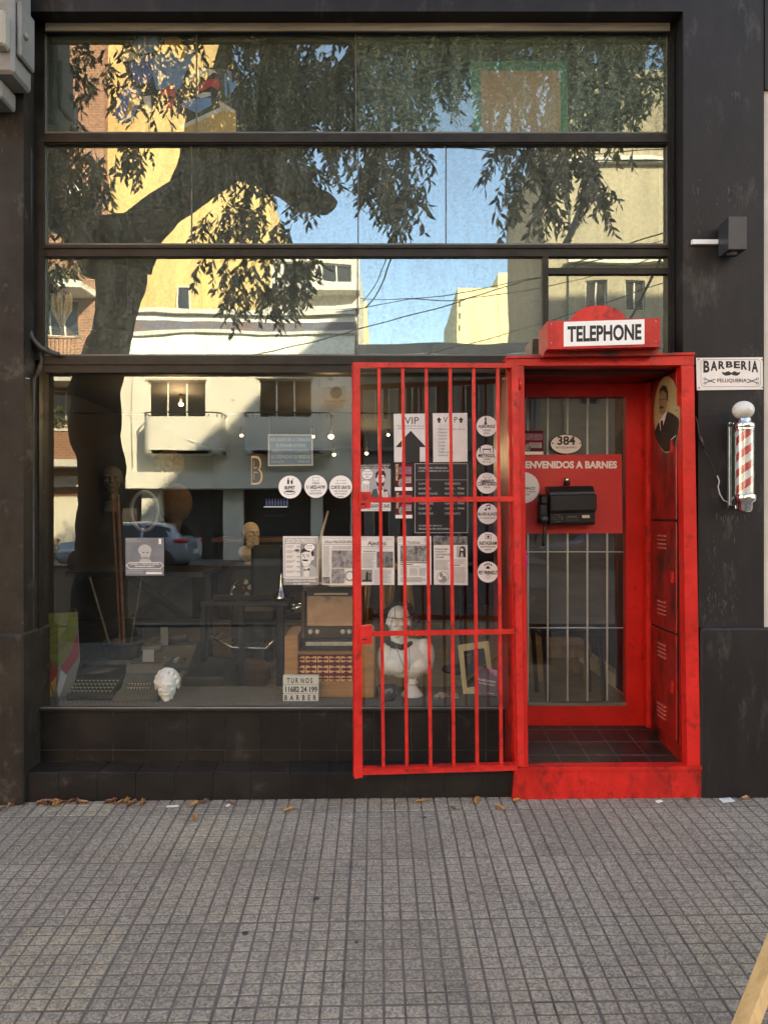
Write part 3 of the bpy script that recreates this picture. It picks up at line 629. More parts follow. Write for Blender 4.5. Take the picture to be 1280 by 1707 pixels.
sticker(813, 904.5, r0 + .3, 'INSTAGRAM', [('r', 808.5, 891, 818.5, 898.5, dgrey), ('r', 809.3, 891.8, 817.7, 897.7, white), ('e', 813.5, 894.8, 2.2, 2.2, dgrey)], 'round white sticker reading INSTAGRAM under a small camera drawing', (('@BARNES.BARBER', 25), ('seguinos', 11)), tw=29)
sticker(813, 953.5, r0 + .3, 'PET FRIENDLY', [('p', [(809.5, 946.5), (812.8, 942.5), (816.5, 946.5), (816, 948.2), (810, 948.2)], ink), ('e', 808, 942, 1.2, 1.6, ink), ('e', 811.2, 940, 1.2, 1.7, ink), ('e', 814.8, 940, 1.2, 1.7, ink), ('e', 818, 942, 1.2, 1.6, ink), ('e', 813, 961.5, 3, 3, lgrey), ('e', 813, 961.5, 2.3, 2.3, white)], 'round white sticker reading PET FRIENDLY under a black paw print', (), tw=32)
sticker(483.5, 812, 19, 'BUFFET', [('p', [(479, 807), (479, 801), (480, 799), (480, 796.5), (481.5, 796.5), (481.5, 799), (482.5, 801), (482.5, 807)], ink), ('p', [(484.5, 801), (488.5, 801), (487.8, 807), (485.2, 807)], ink), ('l', 487, 801, 490, 797, .7, ink), ('e', 483, 821, 9.5, 3.6, ink), ('e', 483, 821, 8.6, 2.8, white), ('e', 483, 819.6, 8, 1.2, dgrey)], 'round white sticker reading BUFFET over a hot dog drawing', (), tw=17, th=5)
sticker(526.5, 811, 19, '11 6822-4199', [('r', 521, 795.5, 532, 802, lgrey), ('r', 521.8, 796.3, 531.2, 801.2, white), ('t', 'TURNOS', (520.5, 804, 532.5, 807), ink, .02)], 'round white sticker with the appointment phone number 11 6822-4199', (('escribinos por', 18), ('NUESTRO WHATSAPP', 20)), tw=31, th=5)
sticker(568, 811.5, 19, 'CORTE GRATIS', [('t', 'por tu sexto', (561, 800, 577, 802.5), dgrey), ('t', 'corte en barba', (559, 804, 577, 806.5), dgrey)], 'round white sticker reading CORTE GRATIS left of the gate', (('todos los miercoles', 23), ('pelo en espera', 20), ('pedilo', 10)), tw=33, th=5)
# door stickers
PDg = PY(3.962)
sheet('welcome_board', 'red board reading BIENVENIDOS A BARNES across the door glass', 'notice board', PDg, [(846, 759), (1035, 757), (1037, 889), (846, 889)], posterred,
      [('t', 'BIENVENIDOS A BARNES', (863, 768.5, 1027.5, 781), white, 0.045)], th=0.004, off=0.0)
PDs = PY(3.956)
sticker(872.5, 813, 26, 'NO AL TABACO', [], 'large round white no smoking sticker on the red board left of the telephone', (('FUMAR SOLO EN VEREDA', 40), ('BY BARNES', 20)), pl=PDs, tw=38, th=4, group='stickers on the door')
sheet('house_number_plate', 'oval white number plate reading 384 above the red board', 'number plate', PDs, ellp(943, 740.5, 27, 17), ink,
      [('e', 943, 740.5, 25.6, 15.6, enamel), ('t', '384', (928.5, 727, 958, 742), ink, 0.03), ('t', 'RIO DE JANEIRO', (926, 744.5, 960, 748.5), dgrey, 0.01), ('e', 920.5, 739, 1.3, 1.3, ink), ('e', 966.5, 739, 1.3, 1.3, ink)], th=0.003, off=0.0)
def flyer(x0, y0, x1, y1, pl, label, group=None):
    w_, h_ = x1 - x0, y1 - y0
    sheet('promo_flyer', label, 'flyer', pl, rect(x0, y0, x1, y1), burg, [('r', x0 + w_ * .22, y0 + h_ * .12, x1 - 1, y0 + h_ * .4, mat('flyer_plum', (0.20, 0.05, 0.09), .7, (0.36, .2, .26), 80)), ('t', 'PROMOS', [(x0 + w_ * .05, y0 + h_ * .62), (x0 + w_ * .05, y0 + 1), (x0 + w_ * .2, y0 + 1), (x0 + w_ * .2, y0 + h_ * .62)], cream, .03),
          ('r', x0 + w_ * .45, y0 + h_ * .48, x1 - w_ * .06, y0 + h_ * .72, lgrey), ('e', x0 + w_ * .36, y0 + h_ * .72, w_ * .16, h_ * .17, photo), ('r', x0, y1 - h_ * .13, x1, y1, white), ('l', x0 + w_ * .3, y0 + h_ * .5, x1 - 2, y0 + h_ * .5, 1, posterred)] + lines(x0 + w_ * .5, x1 - w_ * .1, y0 + h_ * .52, y0 + h_ * .7, 2.2, dgrey, .6), group, th=0.0005, off=0.001)
flyer(658, 772.5, 687, 818, PGl, 'burgundy PROMOS flyer on the window, just under the arrow notice', 'burgundy promo flyers')
flyer(659, 820, 687, 864, PGl, 'burgundy promo flyer on the window, lower of the pair beside the opening hours board', 'burgundy promo flyers')
flyer(862, 718, 905, 758, PDs, 'burgundy flyer on the door glass left of the oval number plate', 'burgundy promo flyers')
sheet('magenta_note', 'small magenta paper note on the door glass below the red board', 'note', PDs, rect(868, 921, 880, 944), magenta, [('l', 870, 928, 878, 928, 1, white), ('l', 870, 933, 877, 933, 1, white)], th=0.0004, off=0.0)
# VIP notices
sheet('vip_notice', 'white VIP notice with a big black arrow pointing up', 'poster', PGl, [(656, 690), (710, 689.5), (710.5, 769.5), (657, 770.5)], paper,
      [('t', 'VIP', (674, 695.5, 698, 707), dgrey, .01), ('t', 'Para ir a la sala del VIP toma con', (662.5, 708.5, 707, 711.3), dgrey), ('t', 'pedido y concentrarse en un dia', (662, 713, 707, 716), dgrey), ('p', [(684.5, 718), (710, 745.5), (659, 745.5)], ink), ('r', 674, 745, 699.5, 770, ink)], 'VIP notices', off=0.001)
sheet('vip_notice', 'white VIP notice listing house rules between two small black arrows', 'poster', PGl, [(721, 689), (778.5, 688.5), (779, 769.5), (722, 770.5)], paper,
      [('t', 'V I P', (738.5, 695, 762, 704.5), dgrey, .01)] + [it for cx_ in (731.5, 768) for it in (('p', [(cx_, 695.5), (cx_ + 4.5, 700.5), (cx_ - 4.5, 700.5)], ink), ('r', cx_ - 2, 700, cx_ + 2, 704.8, ink))] +
      [('t', s_, (728, 714 + k * 5.4, 728 + ww, 717.3 + k * 5.4), dgrey) for k, (s_, ww) in enumerate((('- Silla con cargador 25 min', 47), ('- Masajes', 17), ('- El piercer', 18), ('- Ajedrez', 17), ('- Jenga', 13), ('- Dames', 13), ('- Cubo', 12), ('- Pebra clasica', 27), ('- Guitarrola', 18)))], 'VIP notices', off=0.001)
# black opening hours board (printed on the glass)
hrs = border(691.5, 773, 779, 888, 0.9, lgrey) + [('l', 692, 800, 779, 800, .6, lgrey), ('t', 'ORARIO DE ATENCION', (697, 778.5, 745, 781.7), lgrey, .02), ('t', 'LUNES A DOMINGO DE 10 A 20', (697, 783.5, 748, 786.7), lgrey, .02)]
for k, (a_, b_) in enumerate((('LUNES', 'CERRADO'), ('MARTES', '10AM - 7PM'), ('MIERCOLES', '10AM - 7PM'), ('JUEVES', '10AM - 7PM'), ('VIERNES', '10AM - 7PM'), ('SABADO', '10AM - 7PM'), ('DOMINGO', 'CERRADO'))):
    y = 804.5 + k * 8.3; hrs += [('t', a_, (697.5, y, 697.5 + len(a_) * 3.5, y + 3.4), lgrey, .01), ('t', b_, (741, y, 741 + (26 if k in (0, 6) else 32), y + 3.4), lgrey, .01)]
hrs += [('t', 'QUEREMOS VERNOS', (697.5, 875, 736, 878), lgrey, .02), ('t', 'SEGUINOS EN INSTAGRAM', (697.5, 880, 752, 883), lgrey, .02)]
sheet('opening_hours_board', 'black opening hours board with thin white border behind the gate', 'sign', PGl, rect(690.5, 772, 780, 889), boardblk, hrs, off=0.001)
# bearded man poster
bx, by = 598, 770
sheet('bearded_man_poster', 'grey poster of a bearded man beside a beer glass, captioned BARNES BAR', 'poster', PGl, [(598, 774), (651, 773.5), (651.5, 851), (599, 852.5)], lgrey,
      [('r', 598.5, 774, 651, 781.5, ink), ('t', 'EN ESTE LOCAL ESTAMOS POR UN', (600, 775, 649, 777.5), white), ('t', 'HOMBRE A CORTAR EL PELO', (602, 778.4, 647, 781), white),
       ('p', [(621, 838), (617, 828), (622, 816), (634, 812), (646, 817), (650, 830), (650, 838)], dgrey), ('p', [(628, 812), (634, 820), (640, 812), (638, 826), (631, 826)], white),
       ('e', 634, 800, 7.5, 10.5, paper), ('p', [(626, 797), (626, 789), (630, 784.5), (640, 785), (643, 791), (642, 799), (640, 792), (630, 791), (628, 797)], ink), ('p', [(627, 801), (630, 805), (634, 803.5), (638, 805), (641, 801), (640, 809), (634, 814), (628, 809)], ink),
       ('l', 630, 796.5, 633, 796.5, .9, ink), ('l', 636, 796.5, 639, 796.5, .9, ink), ('p', [(630, 814), (634, 816), (630, 818)], ink), ('p', [(638, 814), (634, 816), (638, 818)], ink),
       ('e', 612.5, 790.5, 9.8, 9.2, dgrey), ('e', 612.5, 790.5, 9.2, 8.6, white), ('t', 'Que hace', (606, 784.5, 619, 787.5), dgrey), ('t', 'en Barnes', (605.5, 789, 620, 792), dgrey), ('t', 'Bar', (610, 793.5, 615, 796.2), dgrey),
       ('p', [(604, 804), (616, 804), (614.5, 824), (605.5, 824)], paper), ('e', 610, 804, 6.5, 3, white), ('l', 603.5, 807, 603.5, 818, 1.3, paper), ('l', 607.5, 808, 608, 822, .7, dgrey), ('l', 612.5, 808, 612, 822, .7, dgrey),
       ('p', [(636, 822), (646, 819), (648, 834), (639, 837)], paper)] + lines(638, 646, 823, 834, 2, dgrey, .5) +
      [('r', 599, 838, 651, 852, paper), ('t', 'AND BARNES BAR', (605, 840.2, 650, 846.5), dgrey, .03), ('t', 'www.instagram.com/barnes', (612, 848, 640, 850.3), dgrey)], off=0.001)
# newspapers
def news(x0, y0, x1, y1, label, extra, name='newspaper_page', g='newspaper pages stuck on the window'):
    sk = random.uniform(-.6, .6)
    sheet(name, label, 'newspaper', PGl, [(x0, y0 + sk), (x1, y0 - sk), (x1 + .5, y1 - sk), (x0 + .5, y1 + sk)], paper, extra, g, th=0.0005, off=0.001)
random.seed(11)
news(472, 894, 530, 975, 'grey price list page with a cartoon moustached man in a bow tie', [('r', 474, 896.5, 529, 961.5, lgrey), ('t', 'LISTA DE PRECIOS', (477.5, 898, 524, 905), paper, .02), ('r', 476, 907, 500.5, 960.5, paper)] +
     [it for k in range(6) for it in (('l', 477.5, 910 + k * 8.4, 477.5 + 12 + (k % 2) * 3, 910 + k * 8.4, .8, dgrey), ('l', 477.5, 912.5 + k * 8.4, 477.5 + 10, 912.5 + k * 8.4, .7, pgrey), ('l', 495, 910.5 + k * 8.4, 500, 910.5 + k * 8.4, .9, dgrey), ('l', 495, 912.8 + k * 8.4, 500, 912.8 + k * 8.4, .7, pgrey))] +
     [('e', 495.5, 917.5, 4, 2.2, dgrey), ('r', 501.5, 907, 528.5, 961, pgrey), ('p', [(502, 961), (503, 947), (508, 943), (520, 941), (527, 947), (528.5, 961)], lgrey), ('p', [(506, 961), (507, 946), (517, 944), (515, 961)], paper), ('p', [(506.5, 948), (511, 949.5), (516, 946), (517, 951.5), (511, 950.5), (507, 952)], dgrey),
      ('p', [(502.5, 923), (503, 935), (506, 943), (511, 945), (517, 940), (520.5, 932), (520, 922), (512, 918)], paper), ('e', 521.5, 929.5, 2.4, 4.2, paper), ('p', [(502, 924), (502.5, 917), (507, 914), (519, 916), (524, 921), (522.5, 928), (519.5, 926), (519, 920), (509, 919.5), (504, 920)], ink),
      ('l', 504, 925, 508, 924.5, 1, ink), ('l', 511.5, 924.5, 516, 925.5, 1, ink), ('e', 506.3, 927.2, 1, .8, ink), ('e', 513.8, 927.6, 1.1, .8, ink), ('p', [(503.5, 934.2), (506, 932), (509, 932.8), (512, 932.2), (515, 934.6), (509, 935.5)], ink), ('l', 509, 926, 508.3, 931.5, .6, dgrey), ('p', [(505.5, 936.5), (512.5, 936.5), (509, 939)], white),
      ('e', 516.5, 912, 9, 6.5, dgrey), ('e', 516.5, 912, 8.4, 5.9, white), ('p', [(517, 917), (521, 916.5), (518, 922)], white)] + lines(510, 522, 909, 916, 2.5, pgrey, .7, .1) + [('r', 472.5, 963, 530, 975, pgrey), ('l', 476, 964.5, 526, 964.5, 1, white), ('t', 'Turnos anticipados por whatsapp', (475, 966.5, 527, 970), white, .02), ('t', 'no sea colado', (490, 971, 517, 974), white, .01)], g='newspaper pages stuck on the window')
news(536.5, 894, 592, 975, 'newspaper page headed LOLLA PALOOZA beside the gate', [('l', 539, 897, 590, 897, .5, pgrey), ('t', 'LOLLA PALOOZA BOOM', (541, 901, 592, 905.5), dgrey, .03), ('l', 538, 907.5, 592, 907.5, .7, pgrey)] + lines(538.5, 550, 911, 960, 1.8, pgrey, .6) + [('r', 553, 917.5, 592, 946, photo), ('r', 553, 948, 573.5, 972, photo), ('r', 538, 961.5, 550, 972.5, photo2), ('e', 583, 960, 8.5, 8.8, pgrey), ('e', 583, 960, 6, 6.2, paper)] + lines(554, 592, 911, 915, 1.8, pgrey, .6))
news(600, 894, 657, 975, 'newspaper page headed Ajedrez with two small photographs', lines(602, 614, 896.5, 901, 1.8, pgrey, .5) + lines(642, 655, 896.5, 901, 1.8, pgrey, .5) + [('t', 'Ajedrez', (613, 902, 644, 911), ink, .01), ('l', 602, 911.5, 655, 911.5, .6, dgrey), ('l', 602, 914.5, 655, 914.5, .5, lgrey), ('t', 'Torneo Barnes', (605, 917.5, 626, 920.5), dgrey, .01)] + lines(603, 626, 923, 946, 1.9, pgrey, .6) + [('r', 628, 919.5, 655, 946, photo2), ('r', 602.5, 949.5, 620.5, 970, pgrey), ('p', [(609, 968), (610, 955), (612, 951.5), (614, 955), (614.5, 968)], ink), ('e', 616.5, 957, 1.3, 2, ink), ('l', 616.5, 958, 616.5, 968, 1.5, ink), ('r', 604, 966.5, 620, 969, ink)] + lines(624, 632, 951, 972, 2.6, pgrey, .6) + lines(636, 653, 950, 972, 2.1, pgrey, .6, .4))
news(662.5, 894, 718.5, 975, 'newspaper page headed Noticias with one wide photograph', lines(664, 671, 898, 904, 1.8, pgrey, .5) + lines(706, 716, 898, 904, 1.8, pgrey, .5) + [('t', 'Noticias', (679, 901, 700, 906.5), dgrey), ('l', 664, 907.8, 717, 907.8, .5, pgrey), ('r', 667, 909.5, 712.5, 936, photo), ('l', 667, 938, 711, 938, 1.2, ink), ('l', 667, 941, 688, 941, 1.2, ink), ('l', 668, 944, 700, 944, .6, pgrey)] + lines(667, 680, 947, 960, 1.9, pgrey, .6) + lines(682.5, 696, 947, 960, 1.9, pgrey, .6) + lines(698.5, 711, 947, 960, 1.9, pgrey, .6) + lines(667, 711, 963, 971, 2.0, pgrey, .8))
news(722.5, 894, 779, 975, 'newspaper page with a woman portrait and a round drawing below', [('r', 722.7, 894, 779, 908.5, photo2), ('t', 'PEINAS DE AMOR', (725, 914, 747, 916.8), ink, .02), ('t', 'HACE QUE TU', (725, 918.5, 744, 921.3), ink, .02), ('t', 'CORTE DEMUESTRE', (725, 923, 750, 925.8), ink, .02), ('t', 'ALGO MAS', (725, 927.5, 740, 930.3), ink, .02), ('r', 760.5, 910.5, 776, 929, lgrey), ('e', 770.5, 918, 5, 7.5, ink), ('e', 769.5, 917.5, 2.7, 4, paper), ('p', [(765.5, 918), (775.5, 918), (776, 929), (764.5, 929)], ink), ('p', [(768, 921), (771, 921), (772.5, 929), (766.5, 929)], lgrey)] + lines(725, 750, 934, 950, 1.9, pgrey, .6) + lines(756, 776, 933, 940, 1.9, pgrey, .6) + [('l', 755, 942, 766, 942, 1.2, ink)] + lines(756, 776, 946, 972, 1.9, pgrey, .6, .1) + [('e', 737.5, 962, 9.6, 9.6, dgrey), ('e', 737.5, 962, 9, 9, paper), ('e', 735, 958, 3, 4, pgrey), ('e', 740, 964, 4, 4.5, pgrey), ('p', [(730, 966), (745, 966), (741, 970), (734, 970)], pgrey)])
# faded clear sticker with a bust drawing
b_ = [('t', 'Barba Chess', (211, 898, 230, 900), lgrey, .02), ('t', 'Vie 20 Marzo 19h', (211, 901.3, 235, 903), lgrey, .02), ('r', 265, 898, 269.5, 907, paper), ('e', 242, 917, 11, 9.5, lgrey), ('e', 243, 922, 8.5, 11, lgrey), ('e', 240, 921, 1.6, 1.1, dgrey), ('e', 246.5, 921, 1.6, 1.1, dgrey), ('p', [(238, 928), (248, 928), (246, 937), (241, 937)], pgrey), ('p', [(232, 937), (235, 932), (250, 932), (254, 937)], lgrey)]
oct_ = [(211, 942.5), (217, 937.5), (268, 937.5), (273, 942.5), (268, 948), (217, 948)]
b_ += [('l', *oct_[k], *oct_[(k + 1) % 6], .8, white) for k in range(6)] + [('t', 'BARBERIA Y TORNEO DE AJEDREZ', (218, 939.3, 266, 941.6), white, .02), ('t', 'INSCRIPCION ABIERTA', (226, 943, 258, 945.2), white, .02)] + [('l', 211, 951.5, 240, 951.5, 1, lgrey), ('l', 211, 955, 240, 955, 1, lgrey), ('l', 244, 951.5, 271, 951.5, 1, lgrey), ('r', 244, 953.5, 271, 957, paper)]
sheet('chess_event_sticker', 'faded grey square sticker with a bust drawing on the left of the window', 'sticker', PGl, rect(210, 896.5, 274, 959.5), trans_grey, b_, th=0.0004, off=0.001)

# ------------------------------------------------------------------ right pillar: sign, pole, lamp
PS = PY(YF)
its = []
wave = [(1171, 605), (1263, 605)]
lets = 'BARBERIA'; xs_ = [1170.5, 1182.5, 1195.5, 1208, 1221, 1233, 1245, 1250.5, 1263]
for k, ch in enumerate(lets):
    xa, xb = xs_[k], xs_[k + 1] - 1.6; mid = abs((xa + xb) / 2 - 1217) / 46; top = 601.5 + 1.2 * (1 - mid) ; bot = 613 + 10 * mid ** 1.2
    if ch == 'I': xa += .6; xb -= .4
    its.append(('t', ch, (xa, top, xb, bot), ink, .045))
its += [('p', [(1217, 622), (1212, 619), (1206, 621.5), (1201, 620.5), (1202.5, 624.5), (1208, 627), (1214, 626), (1217, 624.5), (1220, 626), (1226, 627), (1230.5, 624.5), (1232, 620.5), (1227, 621.5), (1222, 619)], ink),
        ('t', 'PELUQUERIA', (1193.5, 631.5, 1242.5, 639), ink, .01)]
for sx, cx_ in ((1, 1173), (-1, 1260)):
    for dy in (-3.5, 3.5):
        its += [('e', cx_, 635.5 + dy, 2.3, 2.1, ink), ('e', cx_, 635.5 + dy, 1.4, 1.2, enamel), ('l', cx_ + sx * 2, 635.5 + dy * .8, cx_ + sx * 17, 635.5 - dy * .9, 1.2, ink)]
oc = [(1166, 604), (1170, 600), (1261, 600), (1265, 604), (1265, 641), (1261, 645), (1170, 645), (1166, 641)]
its += [('l', *oc[k], *oc[(k + 1) % 8], .5, dgrey) for k in range(8)]
for q in ((1162.5, 600), (1267, 600.5), (1163, 647), (1268, 646.5)): its.append(('e', *q, 1.2, 1.2, leafB))
sheet('barber_sign', 'white enamel BARBERIA PELUQUERIA sign with moustache and scissors', 'sign', PS, [(1158.5, 597), (1269, 596), (1270, 649.5), (1160, 651)], enamel, its, th=0.003, off=0.004)
pole = thing('barber_pole', 'red and white striped barber pole with milky globe', 'barber pole', tuple(W(1241, 855, 3.40)))
s_ = F / 3.38; pc = W(1240, 770, 3.38); px_ = pc.x
def zz(y): return CZ - (y - CY) / s_
b = MB(); b.ell((px_ - 0.006, 3.38, zz(684)), (0.0505, 0.0505, 0.046), milky, 24, 16); b.build('globe', pole)
b = MB(); b.lathe((px_ - .003, 3.38, 0), [(0.030, zz(697)), (0.033, zz(698)), (0.033, zz(704)), (0.046, zz(706)), (0.049, zz(708)), (0.049, zz(713)), (0.044, zz(716)), (0.049, zz(717))][::-1], chrome, 32); b.build('top_cap', pole)
b = MB(); b.lathe((px_ + .003, 3.38, 0), [(0.022, zz(854)), (0.031, zz(851)), (0.034, zz(846)), (0.034, zz(838)), (0.047, zz(835)), (0.049, zz(831)), (0.049, zz(825)), (0.046, zz(824))], chrome, 32); b.build('bottom_cap', pole)
b = MB(); n = 48; vs = []; fs = []; nz = 60; k0 = []
z0_, z1_ = zz(825), zz(716)
for j in range(nz + 1):
    for k in range(n): a = 2 * math.pi * k / n; vs.append((px_ + 0.037 * math.cos(a), 3.38 + 0.037 * math.sin(a), z0_ + (z1_ - z0_) * j / nz))
fr_, fw_ = [], []
for j in range(nz):
    for k in range(n):
        f_ = (j * n + k, j * n + (k + 1) % n, (j + 1) * n + (k + 1) % n, (j + 1) * n + k)
        ph = (j / nz * 3.9 - k / n * 1.65) % 1.0 if True else 0
        a = 2 * math.pi * (k + .5) / n; zph = j / nz * 4.0; hel = (zph - (a - math.pi) / math.pi * 0.95 * 1.0) % 1.0
        (fr_ if hel < 0.5 else fw_).append(f_)
b.add(vs, fr_, stripered, True); b.add(vs, fw_, stripewh, True); b.build('striped_cylinder', pole)
b = MB(); vs = [(px_ + 0.046 * math.cos(2 * math.pi * k / 32), 3.38 + 0.046 * math.sin(2 * math.pi * k / 32), z) for z in (z0_, z1_) for k in range(32)]
b.add(vs, [(k, (k + 1) % 32, 32 + (k + 1) % 32, 32 + k) for k in range(32)], gl_tube, True); b.build('glass_tube', pole)
b = MB(); b.bbox(px_ - 0.034, px_ - 0.020, 3.462, YF + 0.001, zz(848), zz(700), steel, 0.002); b.bbox(px_ - 0.034, px_ - 0.012, 3.42, 3.47, zz(708), zz(703), chrome, 0.001); b.bbox(px_ - 0.034, px_ - 0.012, 3.40, 3.47, zz(848), zz(842), chrome, 0.001); b.build('wall_bracket', pole)
b = MB(); pts = [PS.at(*q, 0.006) for q in ((1158, 695), (1161, 705), (1163, 722), (1167, 737), (1171, 748))]; b.tube(pts, 0.0022, rubber, 6); b.tube([PS.at(1165, 728, .008), PS.at(1172, 746, .008)], .006, rubber, 8)
b.tube([PS.at(*q, 0.004) for q in ((1171, 748), (1180, 763), (1188, 779), (1194, 794))], 0.0012, rubber, 5)
b.tube([PS.at(*q, 0.008) for q in ((1193.5, 793), (1197, 802), (1195, 812), (1198, 824), (1204, 834), (1211, 837), (1217, 834), (1220, 829), (1224, 831))], 0.0028, whitecable, 8)
tag(b.build('lamp_flex', None), 'thin frayed flex drooping along the pillar to the barber pole', 'cable')
chalk = mat('chalky_scuff', (.12, .108, .10), .85, (.035, .03, .029), 14, stretch=(1, 1, .5)); b = MB(); rg = random.Random(6)
for (cx_, cy_, rx_, ry_, n_) in ((1228, 325, 30, 16, 60), (1160, 335, 8, 40, 26), (1205, 1000, 28, 22, 40), (1200, 940, 34, 60, 16), (1225, 155, 10, 4, 14), (20, 200, 18, 60, 14), (1210, 860, 30, 6, 14)):
    for k in range(n_):
        x = cx_ + rg.gauss(0, .5) * rx_; y = cy_ + rg.gauss(0, .5) * ry_; l_ = rg.uniform(2, 11); w_ = rg.uniform(.25, .8); dx = rg.uniform(-1, 1)
        if not (1140 < x < 1262 or 0 < x < 36): continue
        pl = PY(YF - .0008); b.add([pl.at(x - w_, y), pl.at(x + w_, y), pl.at(x + dx + w_ * .4, y + l_), pl.at(x + dx - w_ * .4, y + l_)], [(0, 1, 2, 3)], chalk)
b.build('scuff_marking', shop)
lamp = thing('wall_lamp', 'black box wall lamp on the right pillar', 'wall lamp', tuple(W(1215, 432, YF)))
PLm = PY(3.355)
xl0, xl1 = (1214 - CX) / F * 3.355, (1244 - CX) / F * 3.355; zl0, zl1 = CZ - (417 - CY) / F * 3.355, CZ - (361 - CY) / F * 3.355
lampm = mat('lamp_black', (0.040, 0.040, 0.046), 0.42, (0.03, 0.03, 0.034), 8)
b = MB(); b.bbox(xl0, xl1, 3.355, 3.462, zl0 + .004, zl1, lampm, 0.002); b.build('lamp_body', lamp)
b = MB(); b.box(xl0 + .012, xl1 - .012, 3.40, 3.478, zl0 + 0.02, zl1 - 0.02, blkmetal); b.build('wall_plate', lamp)
b = MB(); b.lathe(((xl0 + xl1) / 2, 3.41, 0), [(0.024, zl0 + 0.001), (0.024, zl0 + 0.006)], boxgrey, 20); b.build('lens', lamp)
b = MB(); slab(b, rect(1153.5, 399, 1198.5, 406.5), PY(3.46), -0.018, 0, white); tag(b.build('white_batten'), 'short white batten fixed to the pillar beside the box lamp', 'batten')

# ------------------------------------------------------------------ left pillar: meter box and cables
mbx = thing('meter_box', 'grey electrical junction box high on the left pillar', 'junction box', tuple(W(20, 130, YF)))
b = MB(); b.bbox(-2.2, -1.70, 3.30, YF, 3.38, 4.3, boxgrey, 0.012); b.bbox(-1.72, -1.66, 3.33, YF - .02, 3.47, 3.62, boxgrey, 0.012)
b = MB(); b.bbox(-2.15, -1.79, 3.30, 3.478, 3.585, 4.4, boxgrey, 0.014); b.build('box_body', mbx)
b = MB(); b.bbox(-1.865, -1.80, 3.24, 3.298, 3.68, 3.85, boxlid, 0.010); b.build('box_lid', mbx)
b = MB(); b.bbox(-1.788, -1.765, 3.32, 3.46, 3.68, 3.95, boxgrey, 0.008); b.ell((-1.762, 3.36, 3.80), 0.018, boxgrey, 12, 8); b.build('side_gland', mbx)
b = MB(); b.bbox(-2.1, -1.87, 3.34, 3.478, 3.49, 3.583, boxgrey, 0.010); b.build('lower_box', mbx)
pts = [(33, 150), (38, 170), (44, 195), (48, 225), (50, 260), (49, 420), (48, 500), (47, 545), (55, 565), (66, 577), (80, 586), (98, 591)]
pts = [PY(3.56).at(*p) for p in pts]
b = MB(); b.tube(pts, [0.008] * 3 + [0.014] * 9, rubber, 8); tag(b.build('conduit'), 'thick black cable running down the left window jamb', 'cable')
b = MB(); b.tube([PY(3.50).at(*p) for p in ((13, 385), (15, 470), (14, 540), (12, 582), (16, 605), (26, 622), (38, 630), (50, 631))], 0.0022, whitecable, 6, smooth=True)
tag(b.build('thin_wire', None), 'thin pale wire hanging down the left pillar', 'wire'); b.mats
b = MB(); b.tube([PY(3.50).at(*p) for p in ((-20, 362), (10, 356), (24, 352), (10, 378), (4, 386), (12, 420), (20, 430))], 0.0045, rubber, 6); b.tube([PY(3.50).at(*p) for p in ((-20, 418), (10, 419), (31, 416))], 0.0045, rubber, 6)
tag(b.build('cable_hooks'), 'short black cable stubs and bent wires on the left pillar', 'cable')
b = MB(); b.tube([PY(3.58).at(*p) for p in ((66, 580), (70, 600), (64, 620), (56, 632), (54, 700), (55, 900), (54, 1160))], 0.010, rubber, 8); tag(b.build('drop_cable'), 'black cable dropping down the jamb beside the lower window', 'cable')
b = MB(); b.tube([PY(3.60).at(*p) for p in ((55, 1080), (50, 1100), (54, 1118), (60, 1108), (57, 1085), (51, 1095), (56, 1130), (54, 1150))], 0.004, rubber, 6); tag(b.build('cable_coil'), 'small coil of black wire at the foot of the jamb', 'cable')

# ------------------------------------------------------------------ our side of the street: neighbours
def wallholes(mb, x0, x1, z0, z1, holes, y0, y1, m):
    xs = sorted({x0, x1} | {max(x0, min(x1, h[k])) for h in holes for k in (0, 1)}); zs = sorted({z0, z1} | {max(z0, min(z1, h[k])) for h in holes for k in (2, 3)})
    for j in range(len(zs) - 1):
        i = 0
        while i < len(xs) - 1:
            def inside(i): cx, cz = (xs[i] + xs[i + 1]) / 2, (zs[j] + zs[j + 1]) / 2; return any(h[0] < cx < h[1] and h[2] < cz < h[3] for h in holes)
            if inside(i): i += 1; continue
            k = i
            while k + 1 < len(xs) - 1 and not inside(k + 1): k += 1
            mb.box(xs[i], xs[k + 1], y0, y1, zs[j], zs[j + 1], m); i = k + 1
def window(parent, x0, x1, z0, z1, y, sgn, fm, gm=None, mull=1, nm='window'):
    """frame + pane sitting sgn*0.12 inside the wall face at y"""
    f = MB(); ya, yb = y + sgn * 0.10, y + sgn * 0.16; t = 0.05
    f.box(x0, x1, ya, yb, z0, z0 + t, fm); f.box(x0, x1, ya, yb, z1 - t, z1, fm); f.box(x0, x0 + t, ya, yb, z0 + t, z1 - t, fm); f.box(x1 - t, x1, ya, yb, z0 + t, z1 - t, fm)
    for k in range(mull): xc = x0 + (x1 - x0) * (k + 1) / (mull + 1); f.box(xc - .025, xc + .025, ya, yb, z0 + t, z1 - t, fm)
    w_ = f.build(nm, parent); g = MB(); g.box(x0 + .02, x1 - .02, y + sgn * .13, y + sgn * .14, z0 + .02, z1 - .02, gm or darkglass); g.build('pane', w_); return w_
def block(name, label, x0, x1, y0, y1, h, m, wins, fm=None, zb=-0.4):
    """a building on our side: wall with window holes towards the street (-y)"""
    t = thing(name, label, 'building', ((x0 + x1) / 2, y0, 0)); b = MB(); wallholes(b, x0, x1, zb, h, wins, y0, y0 + 0.25, m)
    b.box(x0, x1, y0 + 0.25, y1, zb, h, m); b.build('wall', t)
    for q in wins: window(t, *q, y0, 1, fm or blackframe)
    b = MB(); b.box(x0 - .1, x1 + .1, y0 - .15, y0 - 0.002, h - .5, h - .25, m); b.build('cornice', t)
    return t
